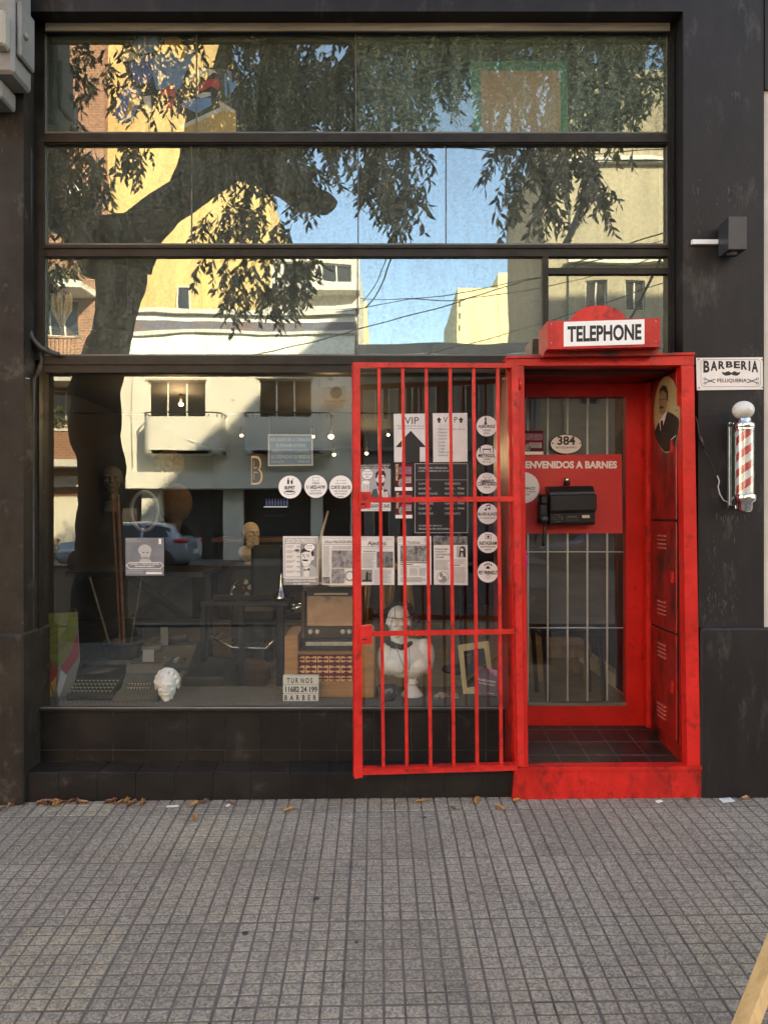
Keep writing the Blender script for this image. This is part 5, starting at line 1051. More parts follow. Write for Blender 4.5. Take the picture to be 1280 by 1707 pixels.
b = MB(); headgeo(b, W(279, 1143, 3.86), .172, marblew, yaw=R(12), curls=150); b.lathe(W(278, 1173, 3.86) + Vector((0, 0, -.003)), [(.036, 0), (.036, .03)], marblew, 20)
b.build('head', st, remesh=0.0022, smooth_it=1)
lb = thing('letter_board', 'white letter board reading TURNOS 1168224199 BARBER', 'letter board', tuple(W(501, 1172, 3.81)))
PL = PY(3.81); b = MB(); slab(b, [(472, 1126), (531, 1126.5), (530.5, 1171), (472, 1171)], PL, -0.03, 0, offwhite)
for y in (1141, 1156): slab(b, [(472, y - .6), (531, y - .4), (531, y + .4), (472, y + .6)], PL, 0, 0.002, lgrey)
b.build('box', lb)
b = MB(); text(b, 'T U R  N O S', (478.5, 1130, 521, 1139), PL, 0.001, ink, .03); text(b, '11682 24 199', (476, 1144, 529, 1154), PL, 0.001, ink, .03); text(b, 'B  A  R  B  E  R', (474.5, 1158.5, 527.5, 1167.5), PL, 0.001, ink, .03); b.build('letters', lb)
# wooden chest with brocade panel
ch = thing('wooden_chest', 'honey wood chest with red and gold brocade front under the old radio', 'chest', (W(548, 1165, 3.86)[0], 3.95, 0.406))
sc_ = F / 3.86
def cx(px): return (px - CX) / sc_
def cz(py): return CZ - (py - CY) / sc_
b = MB(); b.bbox(cx(474), cx(497), 3.86, 4.20, 0.406, cz(1060), wood, .006); b.build('side_board', ch)
b = MB(); b.bbox(cx(599), cx(625), 3.86, 4.20, 0.406, cz(1060), wood, .006); b.build('side_board', ch)
b = MB(); b.bbox(cx(497.3), cx(598.7), 3.88, 3.90, 0.406, cz(1137), wood, .003); b.bbox(cx(496), cx(600), 3.862, 3.90, cz(1091.5), cz(1086), woodh, .003); b.bbox(cx(497.3), cx(598.7), 3.90, 4.2, cz(1092), cz(1087), wood, .003); b.build('shelf', ch)
P_ = PY(3.884); b = MB(); slab(b, rect(498, 1092, 598, 1137), P_, -0.01, 0, burg)
random.seed(21)
for (y0, y1) in ((1093, 1105), (1108, 1123), (1126, 1136)):
    n = 5
    for k in range(n):
        x = 499 + 98 * (k + .5) / n; h_ = (y1 - y0) / 2; yc = (y0 + y1) / 2
        for sx in (1, -1):
            for sy in (1, -1):
                pts = [(x + sx * 1, yc), (x + sx * 4, yc + sy * h_ * .35), (x + sx * 8.5, yc + sy * h_ * .30), (x + sx * 9.3, yc + sy * h_ * .6), (x + sx * 6.5, yc + sy * h_ * .62), (x + sx * 5.5, yc + sy * h_ * .9), (x + sx * 3.5, yc + sy * h_ * .72), (x + sx * 1.5, yc + sy * h_ * .95), (x + sx * .6, yc + sy * h_ * .5)]
                b.add([P_.at(p[0], p[1], .0006) for p in pts], [tuple(range(len(pts)))], orn)
for y in (1106.5, 1124.5): slab(b, rect(498, y - .5, 598, y + .5), P_, 0, .001, burg)
b.build('brocade_panel', ch)
# valve radio
rd = thing('valve_radio', 'dark rounded valve radio with tan speaker cloth and four ivory knobs', 'radio', tuple(W(550, 1087, 3.95)))
sr = F / 3.92
def rx(px): return (px - CX) / sr
def rz(py): return CZ - (py - CY) / sr
prof = [(3.92, rz(1066)), (3.92, rz(1000)), (3.935, rz(986)), (3.965, rz(979)), (4.0, rz(977)), (4.14, rz(978)), (4.16, rz(1066))]
b = MB(); b.prism([(rx(503), y, z) for y, z in prof], [(rx(606), y, z) for y, z in prof], darkwood)
for a, c in ((503, 510), (599, 606)): b.bbox(rx(a) - .002, rx(c), 3.905, 3.98, rz(1064), rz(984), darkwood, .008)
b.build('case', rd)
b = MB(); b.bbox(rx(512), rx(597), 3.914, 3.925, rz(1043.5), rz(994), speakercloth, .002); b.build('speaker_cloth', rd)
b = MB(); b.bbox(rx(511), rx(598), 3.910, 3.92, rz(1061), rz(1045.5), darkwood, .003); b.box(rx(524), rx(580), 3.913, 3.919, rz(991.5), rz(988.5), brass); b.build('control_panel', rd)
for xk in (518, 529.5, 571.5, 582.5):
    b = MB(); b.lathe(Vector((rx(xk), 3.91, rz(1052.5))), [(.004, -.016), (.012, -.014), (.013, -.002), (.014, 0)], ivory, 18, 'y'); b.build('knob', rd)
b = MB(); b.bbox(rx(505), rx(604), 3.885, 4.16, rz(1085), rz(1064), blkmetal, .004); b.bbox(rx(511), rx(592), 3.878, 3.888, rz(1074), rz(1068), ivory, .001)
for k in range(20): x = rx(512 + 4 * k); b.box(x, x + .002, 3.8765, 3.879, rz(1073.5), rz(1068.5), ink)
b.build('keyboard', rd)
# white bust with wire headset and fur
wbst = thing('mannequin_bust', 'white plaster bust on a turned foot wearing a wire cap and dark fur collar', 'bust', tuple(W(687, 1163, 3.90)))
sb_ = F / 3.90
def bx_(px): return (px - CX) / sb_
def bz_(py): return CZ - (py - CY) / sb_
b = MB(); cxm = bx_(678)
b.ell((cxm, 3.93, bz_(1098)), (.150, .085, .090), plaster, 24, 14); b.ell((cxm + .01, 3.94, bz_(1082)), (.125, .065, .055), plaster, 20, 12); b.ell((cxm - .105, 3.93, bz_(1100)), (.068, .065, .098), plaster, 16, 10); b.ell((cxm + .10, 3.93, bz_(1096)), (.064, .065, .105), plaster, 16, 10)
b.ell((cxm - .05, 3.89, bz_(1108)), (.075, .05, .055), plaster, 16, 10); b.ell((cxm + .07, 3.89, bz_(1108)), (.075, .05, .055), plaster, 16, 10); b.ell((cxm + .01, 3.93, bz_(1118)), (.12, .07, .05), plaster, 20, 10)
b.tube([(bx_(664), 3.93, bz_(1050)), (bx_(668), 3.935, bz_(1085))], [.047, .06], plaster, 20)
headgeo(b, (bx_(664), 3.93, bz_(1038)), .185, plaster, yaw=R(-14), tilt=R(-4)); tor = b.build('torso', wbst, remesh=0.003, smooth_it=3)
b = MB(); b.lathe((bx_(687), 3.93, 0), [(.062, bz_(1163)), (.064, bz_(1160)), (.058, bz_(1157)), (.040, bz_(1151)), (.028, bz_(1146)), (.024, bz_(1143)), (.036, bz_(1141)), (.037, bz_(1138)), (.026, bz_(1136)), (.028, bz_(1131)), (.045, bz_(1128)), (.05, bz_(1122))], plaster, 32); b.build('foot', wbst)
fc = MB(); rg = random.Random(4)
for k in range(70):
    a = rg.uniform(-.15, 1.15) * math.pi; p = Vector((bx_(667) + .068 * math.cos(a), 3.925 - .06 * math.sin(a), bz_(1072) - .012 * math.sin(a))); fc.ell(p + Vector((rg.uniform(-.006, .006),) * 3), rg.uniform(.010, .016), furbrown, 7, 5)
for k in range(90):
    a = rg.uniform(0, math.pi); p = Vector((bx_(666) + .10 * math.cos(a), 3.985, bz_(1046) + .12 * math.sin(a))); fc.ell(p + Vector([rg.uniform(-.01, .01) for _ in range(3)]), rg.uniform(.010, .018), furbrown, 6, 4)
tag(fc.build('fur_collar'), 'dark brown fur collar wound round the neck of the white bust', 'collar')
b = MB(); hc = Vector((bx_(664), 3.93, bz_(1034)))
for (r1, r2, ax) in ((.078, .088, 0), (.078, .088, 1), (.078, .088, 2)):
    pts = []
    for k in range(25):
        a = math.pi * k / 24
        if ax == 0: p = Vector((.072 * math.cos(a), -.02, .088 * math.sin(a)))
        elif ax == 1: p = Vector((-.02, .08 * math.cos(a), .088 * math.sin(a) + .01))
        else: p = Vector((.074 * math.cos(a), -.086 * math.sin(a), .028 - .01 * math.sin(a)))
        pts.append(hc + p)
    b.tube(pts, .0018, ink, 5)
b.tube([hc + Vector((-.03, -.084, .03)), hc + Vector((-.045, -.085, -.02)), hc + Vector((-.05, -.07, -.05))], .0016, ink, 5)
b.tube([(bx_(661), 3.835, bz_(1078)), (bx_(666), 3.83, bz_(1092)), (bx_(674), 3.825, bz_(1110)), (bx_(680), 3.85, bz_(1130)), (bx_(680), 3.88, bz_(1137))], .0018, ink, 5)
b.tube([(bx_(681), 3.845, bz_(1075)), (bx_(682), 3.83, bz_(1100)), (bx_(680), 3.85, bz_(1125))], .0014, ink, 5)
tag(b.build('wire_cap'), 'black wire cap with a hanging cord on the head of the white bust', 'wire cap')
def leaning(name, label, cat, quad, Yb, m, items, tilt=.06, th=.006, g=None):
    pl = Pl((0, Yb, .406), (0, -1, tilt)); return sheet(name, label, cat, pl, quad, m, items, g, th=th, off=0)
fr_i = [(773, 1081), (808, 1077), (820, 1143), (778, 1150)]
leaning('framed_photograph', 'cream framed dark photograph leaning in the window corner', 'picture', [(762.5, 1075), (814, 1068), (822, 1151), (772, 1158)], 3.97, cream, [('p', [(772, 1085), (806, 1080), (815, 1140), (778, 1146)], ink), ('e', 781, 1098, 4, 9, dgrey), ('l', 776, 1092, 785, 1090, 1, pgrey), ('p', [(777, 1110), (785, 1108), (790, 1138), (780, 1140)], boardblk), ('l', 796, 1085, 803, 1125, 1.2, dgrey)], th=.010)
leaning('peach_card', 'tall peach card standing behind the cream frame in the corner', 'card', [(824, 1070), (842, 1068), (842, 1160), (826, 1160)], 4.00, peach, [('l', 826, 1082, 834, 1072, 1.2, posterred), ('l', 828, 1150, 828, 1085, 1.0, posterred)])
leaning('mauve_leaflet', 'mauve leaflet reading PODES DONAR TU PELO AQUI', 'leaflet', [(796, 1111), (829, 1117), (829, 1161), (792, 1158)], 3.86, purple, [('p', [(812, 1114), (829, 1117), (829, 1131), (826, 1124), (824, 1127), (821, 1120), (818, 1123), (815, 1117)], pink), ('t', 'PODES DONAR', [(797, 1130.5), (826, 1135.5), (826, 1138.8), (797, 1134)], white, .02), ('t', 'TU PELO AQUI', [(797, 1136.5), (824, 1141), (824, 1144.3), (797, 1140)], white, .02), ('t', 'barnes', [(812, 1153.5), (823, 1155), (823, 1157.5), (812, 1156)], white)], th=.002)
b = MB(); rg = random.Random(8)
for k in range(26): b.ell(W(rg.uniform(724, 762), rg.uniform(1158, 1168), 3.90) + Vector((0, rg.uniform(-.03, .05), 0)), (rg.uniform(.012, .026), rg.uniform(.015, .03), rg.uniform(.006, .012)), mat('fluffy_cloth', (.52, .46, .41), .9, (.22, .12, .08), 14, bump=.004, bscale=90), 8, 6)
tag(b.build('crumpled_cloth', remesh=.004), 'pale crumpled fluffy cloth on the ledge left of the cream frame', 'cloth')
b = MB()
for (q, m_) in (([(780, 1160), (838, 1163), (840, 1172), (776, 1170)], lgrey), ([(795, 1157), (815, 1158), (812, 1164), (790, 1163)], purple)):
    pl = PZ(.408 if m_ is lgrey else .412); b.prism([(p.x, p.y, p.z) for p in [W(x, y, 3.80 + (1175 - y) * .012) for x, y in q]], [tuple(W(x, y, 3.80 + (1175 - y) * .012) + Vector((0, 0, .003))) for x, y in q], m_)
tag(b.build('loose_leaflets'), 'loose leaflets lying at the foot of the mauve leaflet', 'leaflets')
b = MB(); b.lathe(W(646, 1166, 3.84), [(.0, 0), (.045, .0), (.052, .03), (.056, .075), (.054, .076), (.045, .02), (.0, .01)], mat('smoked_glass', (.05, .05, .055), .1, spec=.8), 20); tag(b.build('glass_jar'), 'dark smoked glass jar on the ledge beside the wooden chest', 'jar')
# painting at the left (plain patches of colour)
green_ = mat('olive_green_paint', (.20, .20, .03), .7, (.09, .10, .015), 10); redp = mat('crimson_paint', (.34, .045, .045), .7, (.25, .03, .03), 9); yel = mat('ochre_paint', (.52, .30, .06), .7, (.40, .22, .04), 9)
leaning('abstract_painting', 'abstract painting in green, red and ochre leaning at the left end of the window', 'painting', [(70, 1024), (130, 1020), (134, 1100), (118, 1168), (72, 1178)], 3.90, greyb,
        [('p', [(70, 1030), (82, 1022), (128, 1020), (131, 1040), (124, 1070), (112, 1098), (98, 1114), (90, 1108), (80, 1082), (72, 1060)], green_), ('p', [(70, 1034), (76, 1050), (78, 1084), (70, 1084)], yel), ('p', [(71, 1084), (80, 1085), (90, 1110), (98, 1114), (96, 1140), (78, 1146), (72, 1142)], redp), ('p', [(131, 1056), (133, 1094), (112, 1124), (102, 1112), (114, 1096)], redp), ('p', [(96, 1126), (94, 1150), (80, 1174), (74, 1174), (78, 1148)], yel), ('p', [(103, 1116), (113, 1126), (100, 1164), (96, 1150)], lgrey), ('l', 78, 1150, 84, 1160, 1.4, ink), ('l', 86, 1140, 90, 1156, 1.4, ink), ('l', 82, 1060, 100, 1052, 1.2, mat('dark_olive', (.05, .06, .01))), ('l', 90, 1090, 112, 1070, 1.2, MATS['dark_olive'])], tilt=.05)
# typewriters, tin, pot of canes
tw1 = thing('typewriter', 'black old typewriter with round green keys at the left end of the ledge', 'typewriter', tuple(W(150, 1172, 3.86)))
s1 = F / 3.86
b = MB(); o1 = W(110, 1171, 3.82); b.bbox(o1.x, o1.x + .27, 3.82, 4.08, .406, .440, blkmetal, .008); b.prism([(o1.x + .01, y, z) for y, z in ((3.84, .44), (3.96, .505), (4.08, .54), (4.08, .44))], [(o1.x + .26, y, z) for y, z in ((3.84, .44), (3.96, .505), (4.08, .54), (4.08, .44))], blkmetal); b.build('body', tw1)
for r_ in range(4):
    for k in range(11):
        b = MB(); x = o1.x + .018 + k * .0225 + r_ * .004; y = 3.836 + r_ * .025; z = .452 + r_ * .0135; b.lathe((x, y, z), [(.0015, -.01), (.0015, 0), (.0085, .001), (.0085, .004)], mat('key_green', (.30, .32, .20), .3), 10); b.build('key', tw1)
b = MB(); b.tube([(o1.x - .01, 4.06, .56), (o1.x + .28, 4.06, .56)], .02, rubber, 14); b.build('roller', tw1)
b = MB(); b.lathe(W(160, 1131, 4.02) + Vector((0, .03, -.01)), [(.0, 0), (.115, 0), (.12, .005), (.12, .05), (.124, .052), (.124, .068), (.11, .075), (0, .078)], blkmetal, 40); tag(b.build('round_tin'), 'round black tin box behind the black typewriter', 'tin')
reg = thing('cash_register', 'grey old cash register with two rows of brass keys on the ledge', 'cash register', tuple(W(225, 1174, 3.84)))
regm = mat('register_grey', (.10, .09, .07), .5, (.05, .045, .035), 8, bump=.001); o2 = W(190, 1174, 3.81)
b = MB(); pr_ = ((3.80, .406), (3.80, .43), (3.87, .455), (3.95, .53), (3.96, .575), (4.1, .585), (4.1, .406)); b.prism([(o2.x + (.015 if i in (2, 3, 4, 5) else 0), y, z) for i, (y, z) in enumerate(pr_)], [(o2.x + .245 - (.015 if i in (2, 3, 4, 5) else 0), y, z) for i, (y, z) in enumerate(pr_)], regm); b.build('body', reg)
for r_ in range(2):
    for k in range(8): b = MB(); b.lathe((o2.x + .06 + k * .0165, 3.866 + r_ * .02, .462 + r_ * .018), [(.002, -.012), (.002, 0), (.006, .001), (.006, .004)], brass, 10); b.build('key', reg)
b = MB(); b.box(o2.x + .10, o2.x + .165, 3.985, 3.99, .585, .655, pgrey); b.tube([(o2.x + .09, 4.01, .66), (o2.x + .2, 4.01, .66)], .02, regm, 14); b.build('paper_roll', reg)
tk = thing('storage_case', 'low black trunk behind the ledge carrying the pot and adding machine', 'trunk', (-1.35, 4.6, .16)); b = MB(); b.bbox(-2.15, -1.0, 4.25, 4.85, .165, .43, blkleather, .01); b.build('case_body', tk)
b = MB()
for x in (-1.9, -1.3): b.bbox(x, x + .04, 4.24, 4.86, .165, .437, brass, .002)
b.build('strap', tk)
s4 = F / 4.5
pt = thing('dark_flower_pot', 'wide dark pot holding the reed canes on the black trunk', 'pot', tuple(W(206, 1100, 4.5)))
b = MB(); pc2 = W(205, 1108, 4.5); pc2.z = .432; b.lathe(pc2, [(0, 0), (.085, 0), (.105, .03), (.112, .15), (.122, .155), (.122, .18), (.108, .18), (.1, .14), (0, .14)], blkmetal, 36); b.build('pot', pt)
def stick(name, label, a, c, r, m, cat='cane', g='canes standing in the dark pot'):
    b = MB(); n = 12; pts = [Vector(a).lerp(Vector(c), k / n) for k in range(n + 1)]; b.tube(pts, [r * (1.12 if k % 2 else .95) for k in range(n + 1)], m, 8); return tag(b.build(name), label, cat, g)
base = pc2 + Vector((0, 0, .03))
stick('reed_cane', 'grey leaning cane, leftmost in the dark pot', base + Vector((-.05, 0, 0)), W(150, 962, 4.45), .007, cane2)
stick('reed_cane', 'tall orange reed cane, left of the upright pair', base + Vector((-.01, 0, 0)), W(188, 825, 4.5), .006, cane)
stick('reed_cane', 'tall orange reed cane, thicker one of the upright pair', base + Vector((.01, .01, 0)), W(197, 825, 4.52), .010, cane)
stick('red_tipped_cane', 'thin cane with a red tip leaning to the right', base + Vector((.03, 0, 0)), W(237, 962, 4.4), .0045, cane2)
am = thing('adding_machine', 'grey adding machine with lever keys on the black trunk', 'adding machine', tuple(W(280, 1100, 4.6)))
b = MB(); o3 = W(240, 1103, 4.55); b.prism([(o3.x, y, z) for y, z in ((4.40, .431), (4.40, .46), (4.6, .56), (4.75, .56), (4.75, .431))], [(o3.x + .34, y, z) for y, z in ((4.40, .431), (4.40, .46), (4.6, .56), (4.75, .56), (4.75, .431))], regm); b.build('body', am)
for k in range(7): b = MB(); b.bbox(o3.x + .02 + k * .043, o3.x + .045 + k * .043, 4.42, 4.56, .478 + .002, .505, lgrey if k % 2 else regm, .003); b.build('key_bar', am)
b = MB(); b.box(o3.x + .09, o3.x + .14, 4.62, 4.625, .56, .68, pgrey); b.tube([(o3.x + .06, 4.65, .60), (o3.x + .26, 4.65, .60)], .024, rubber, 12); b.build('paper_roll', am)
# trestle table with crossed legs
def bar(b, p, q, w_, d_, m):
    p, q = Vector(p), Vector(q); z = (q - p).normalized(); x = Vector((z.z, 0, -z.x)).normalized() if abs(z.y) < .99 else Vector((1, 0, 0)); y = z.cross(x)
    M = Matrix((x, y, z)).transposed().to_4x4(); M.translation = p; b.bbox(-w_ / 2, w_ / 2, -d_ / 2, d_ / 2, 0, (q - p).length, m, .002, M)
tt = thing('trestle_table', 'black table with crossed legs behind the pot of canes', 'table', tuple(W(260, 1090, 5.3)))
b = MB(); a_ = W(60, 955, 5.3); c_ = W(348, 948, 5.3); b.bbox(a_.x, c_.x, 5.15, 5.75, a_.z - .02, a_.z + .02, blkmetal, .004); b.build('table_top', tt)
for (p, q, dy) in (((215, 960), (318, 1036), 0), ((312, 958), (214, 1038), .04), ((66, 960), (132, 1030), 0), ((132, 958), (66, 1036), .04)):
    b = MB(); bar(b, W(*q, 5.3 + dy), W(*p, 5.3 + dy), .055, .035, blkmetal); b.build('leg', tt)
b = MB(); b.bbox(a_.x, c_.x, 5.28, 5.34, W(0, 1046, 5.3).z, W(0, 1030, 5.3).z, blkmetal, .004); b.build('stretcher', tt)
b = MB(); gpn = mat('grey_backing', (.16, .155, .15), .8, (.10, .096, .09), 6)
for (xa, xb) in ((214, 320), (72, 132)): b = MB(); b.box(W(xa, 0, 5.55).x, W(xb, 0, 5.55).x, 5.55, 5.57, W(0, 1030, 5.55).z, W(0, 957, 5.55).z, gpn); b.build('added_backing', tt)  # grey panels added so it looks bright between the crossed legs
for px in (72, 210, 330): b = MB(); b.bbox(W(px, 0, 5.3).x - .02, W(px, 0, 5.3).x + .02, 5.6, 5.64, .162, a_.z - .022, blkmetal, .003); b.build('leg', tt)
# front black table with thin square legs
ft = thing('black_side_table', 'black iron table frame with square legs in front of the barber chair', 'table', tuple(W(404, 1150, 4.8)))
a_ = W(334, 1003, 4.7); c_ = W(480, 1003, 4.7)
b = MB(); b.bbox(a_.x, c_.x, 4.69, 4.72, a_.z - .03, a_.z, blkmetal, .003); b.bbox(a_.x, c_.x, 5.05, 5.08, a_.z - .03, a_.z, blkmetal, .003); b.build('top_frame', ft)
for px, y in ((340, 4.7), (403, 4.7), (470, 4.7), (350, 5.06), (465, 5.06)): b = MB(); x = W(px, 0, y).x; b.bbox(x - .018, x + .018, y - .015, y + .02, .162, a_.z - .031, blkmetal, .003); b.build('leg', ft)
# barber chair
bc = thing('barber_chair', 'black barber chair with a ribbed steel footrest', 'barber chair', tuple(W(410, 1120, 5.3)))
x0 = W(400, 0, 5.4).x; x1 = W(452, 0, 5.4).x
b = MB(); b.bbox(x0, x1 + .06, 5.3, 5.75, .60, .72, blkleather, .03); b.build('seat', bc)
b = MB(); b.bbox(x0 + .02, x1 + .05, 5.72, 5.84, .74, 1.18, blkleather, .03); b.build('backrest', bc)
for x in (x0 - .05, x1 + .07): b = MB(); b.tube([(x, 5.35, .66), (x, 5.33, .84), (x, 5.45, .88), (x, 5.75, .88)], .018, chrome, 10); b.build('armrest', bc)
b = MB(); b.lathe(((x0 + x1) / 2, 5.52, 0), [(.22, .162), (.22, .18), (.05, .21), (.045, .60)], steel, 28); b.build('pedestal', bc)
b = MB()
q0, q1 = W(352, 1062, 4.95), W(444, 1080, 4.95)
for k in range(13):
    t = k / 12; p = q0.lerp(q1, t); p.z = q0.z - .075 * min(1, t * 2.2); b.bbox(p.x, p.x + .017, 4.93, 5.12, p.z - .004, p.z + .004, steel, .001)
b.tube([q0 + Vector((0, -.03, 0)), W(388, 1079, 4.92), W(444, 1081, 4.92), W(455, 1070, 4.95), W(462, 1045, 5.1)], .008, chrome, 8); b.build('footrest', bc)
# cabinet with stickers
cb = thing('sticker_cabinet', 'dark cabinet covered in small round stickers under the philosopher bust', 'cabinet', tuple(W(420, 1060, 5.9)))
a_ = W(385, 947, 5.9); c_ = W(455, 947, 5.9); b = MB(); b.bbox(a_.x, c_.x, 5.9, 6.3, .162, a_.z, darkwood, .008); b.bbox(a_.x - .02, c_.x + .02, 5.88, 6.3, a_.z, a_.z + .02, darkwood, .004); b.build('carcass', cb)
for i, (x, y, r_, m_) in enumerate(((410, 970, 4.2, offwhite), (418, 979, 5.5, paper), (430, 983, 5, blueen), (424, 994, 5.5, mat('violet_sticker', (.2, .2, .55))), (412, 991, 4, lgrey), (429, 972, 3.4, ivory), (442, 974, 4, mat('brown_sticker', (.3, .14, .06))), (444, 991, 5, mat('brick_sticker', (.35, .08, .05))), (406, 980, 2.6, mat('rose_sticker', (.4, .1, .12))))):
    b = MB(); pl = PY(5.9); slab(b, ellp(x, y, r_, r_ * (.8 if i % 2 else 1), 14), pl, 0, .002, m_); b.build('round_decal', cb)
bu = thing('philosopher_bust', 'pale stone coloured bust of a bearded philosopher on the dark cabinet', 'bust', tuple(W(416, 940, 6.0)))
b = MB(); hc = W(419, 889, 6.0); headgeo(b, hc, .20, terracotta, yaw=R(38), beard=True, ears=True); b.ell(hc + Vector((0, .02, -.19)), (.10, .08, .075), terracotta, 18, 10); b.ell(hc + Vector((-.06, .01, -.17)), (.06, .06, .06), terracotta, 12, 8); b.ell(hc + Vector((.06, .02, -.19)), (.05, .05, .07), terracotta, 12, 8)
zb3 = a_.z + .021; b.lathe((hc.x - .01, hc.y + .02, zb3), [(.055, 0), (.055, .02), (.035, .03), (.035, .10)], terracotta, 20); b.build('figure', bu, remesh=.0045, smooth_it=2)
b = MB(); b.lathe(tuple(W(436, 940, 5.95)), [(0, 0), (.022, 0), (.024, .01), (.024, .10), (.010, .13), (.010, .15), (.014, .15), (.014, .165), (0, .165)], mat('blue_bottle', (.16, .24, .36), .2), 18); tag(b.build('small_bottle'), 'small blue bottle beside the philosopher bust', 'bottle')
# lamp with conical shade (chrome) on the table
cl = thing('chrome_lamp', 'chrome and glass cone lamp on a black post beside the price list', 'lamp', tuple(W(470, 1003, 4.75)))
b = MB(); c0 = W(469, 0, 4.75); sz = F / 4.75
def lz(y): return CZ - (y - CY) / sz
b.lathe((c0.x, 4.75, 0), [(.004, lz(955)), (.010, lz(958)), (.012, lz(966)), (.022, lz(978)), (.040, lz(987)), (.055, lz(993)), (.060, lz(996)), (.058, lz(999))][::-1], chrome, 28); b.build('shade', cl)
b = MB(); b.lathe((c0.x, 4.75, 0), [(.05, lz(1002)), (.052, lz(997))], blkmetal, 24); b.ell((c0.x, 4.71, lz(989)), (.014, .014, .010), glowsoft if 0 else offwhite, 12, 8); b.build('base', cl)  # off-white blob on the shade stands in for a bulb highlight
b = MB(); b.tube([W(480, 965, 4.9), W(500, 955, 4.9), W(520, 962, 4.95)], .03, chrome, 16); b.tube([W(478, 1015, 4.9), W(512, 1012, 4.9)], .035, chrome, 16); tag(b.build('chrome_rail'), 'fat chrome tube rail behind the cone lamp and radio', 'rail')
# mannequins
mn = thing('wigged_mannequin', 'tan mannequin torso with a curly brown wig behind the left glass', 'mannequin', tuple(W(290, 900, 6.2)))
b = MB(); c0 = W(283, 772, 6.2); rg = random.Random(5)
for k in range(110):
    v = Vector((rg.gauss(0, 1), rg.gauss(0, 1), rg.gauss(0, 1))).normalized(); b.ell(c0 + Vector((v.x * .105, v.y * .105, v.z * .10)), rg.uniform(.022, .034), mat('curly_wig', (.16, .085, .03), .8, (.10, .05, .02), 30), 7, 5)
b.build('wig', mn)
b = MB(); b.ell(W(283, 790, 6.2), (.075, .08, .10), tanfab, 16, 10); b.ell(W(292, 838, 6.2), (.16, .11, .18), tanfab, 20, 12); b.tube([W(292, 860, 6.2), W(292, 900, 6.2)], [.08, .02], tanfab, 12); b.build('torso', mn, remesh=.012)
mn = thing('shirt_mannequin', 'tan dressmaker torso behind the opening hours board', 'mannequin', tuple(W(768, 960, 5.6)))
b = MB(); b.ell(W(768, 806, 5.6), (.165, .11, .20), tanfab, 22, 14); b.ell(W(740, 790, 5.6), (.07, .07, .10), tanfab, 12, 8); b.ell(W(796, 790, 5.6), (.07, .07, .10), tanfab, 12, 8); b.ell(W(770, 852, 5.6), (.14, .10, .16), tanfab, 16, 10); b.tube([W(767, 780, 5.6), W(766, 755, 5.6)], [.06, .055], tanfab, 14); b.build('torso', mn, remesh=.012, smooth_it=2)
b = MB(); b.tube([W(768, 870, 5.6), (W(768, 0, 5.6).x, 5.6, .17)], .016, blkmetal, 8); b.lathe((W(768, 0, 5.6).x, 5.6, .161), [(.16, 0), (.16, .02), (.03, .03)], blkmetal, 20); b.build('stand', mn)
b = MB(); headgeo(b, W(187, 800, 5.8), .24, mat('pale_foam', (.11, .10, .09), .8), yaw=R(20)); b.lathe(tuple(W(187, 848, 5.8)), [(.07, -.03), (.05, .03), (.05, .06)], MATS['pale_foam'], 14); tag(b.build('foam_head', remesh=.006, smooth_it=2), 'pale foam wig head standing behind the orange canes', 'wig head')
b = MB(); c0 = W(241.5, 852, 4.9); b.tube([c0 + Vector((.088 * math.cos(a), .02 * math.cos(a), .14 * math.sin(a))) for a in [2 * math.pi * k / 36 for k in range(37)]], .012, mat('lilac_ring', (.42, .40, .46), .5), 8, False); tag(b.build('hanging_hoop'), 'pale lilac hoop hanging in the left half of the window', 'hoop')
b = MB(); text(b, 'B', (419, 760, 438, 808), PY(6.3), 0, glowsoft, .02); text(b, 'B', (420.6, 763.5, 435.5, 805), PY(6.3), 0.01, ink, -0.012 if 0 else .0); tag(b.build('letter_sign'), 'orange edged letter B sign in the dark of the room', 'letter sign')
hs_ = thing('blue_enamel_sign', 'pale blue hanging sign forbidding armed customers in hats', 'sign', tuple(W(484, 777, 4.2)))
PH = PY(4.2); b = MB(); slab(b, [(447, 724), (521, 724), (522, 776), (447, 777)], PH, -.004, 0, enamel); slab(b, [(449, 726), (519, 726), (520, 774), (449, 775)], PH, 0, .0012, blueen); b.build('plate', hs_)
b = MB()
for k, (s1_, a, c, y) in enumerate((('POR ORDEN DEL Sr COMISARIO', 451, 518, 730), ('SE PROHIBE ENTRAR', 460, 510, 739.5), ('ARMADO Y CON SOMBRERO', 453, 516, 749), ('AL DESPACHO DE BEBIDAS', 452, 518, 758.5))): text(b, s1_, (a, y, c, y + 6), PH, .0016, blueprint, .03)
text(b, 'POLICIA', (453, 768, 474, 771), PH, .0016, blueprint, .02); text(b, 'FEBRERO 1930', (497, 768, 516, 771), PH, .0016, blueprint, .02); b.build('letters', hs_)
for px in (449.5, 518): b = MB(); b.tube([PH.at(px, 724), PH.at(px, 690)], .0022, steel, 5); b.build('hanger', hs_)
b = MB(); pf = W(0, 700, 4.2).z; b.bbox(-1.9, .6, 4.19, 4.22, W(0, 690, 4.2).z, W(0, 688, 4.2).z, blkmetal, .001); tag(b.build('hanging_rail'), 'thin steel rail carrying the blue sign', 'rail')
b = MB(); b.tube([W(533, 974, 4.03), W(533, 935, 4.03), W(533, 912, 4.03), W(538, 885, 4.03), W(547, 852, 4.03)], [.018, .016, .013, .009, .006], beech, 10); b.ell(W(532, 917, 4.03), (.016, .014, .026), beech, 10, 8); b.bbox(W(523, 0, 4.03).x, W(549, 0, 4.03).x, 3.99, 4.08, rz(977) + .002, rz(977) + .016, beech, .002)
tag(b.build('wooden_hand_stand'), 'pale wooden stick and stand behind the price list page', 'stand')
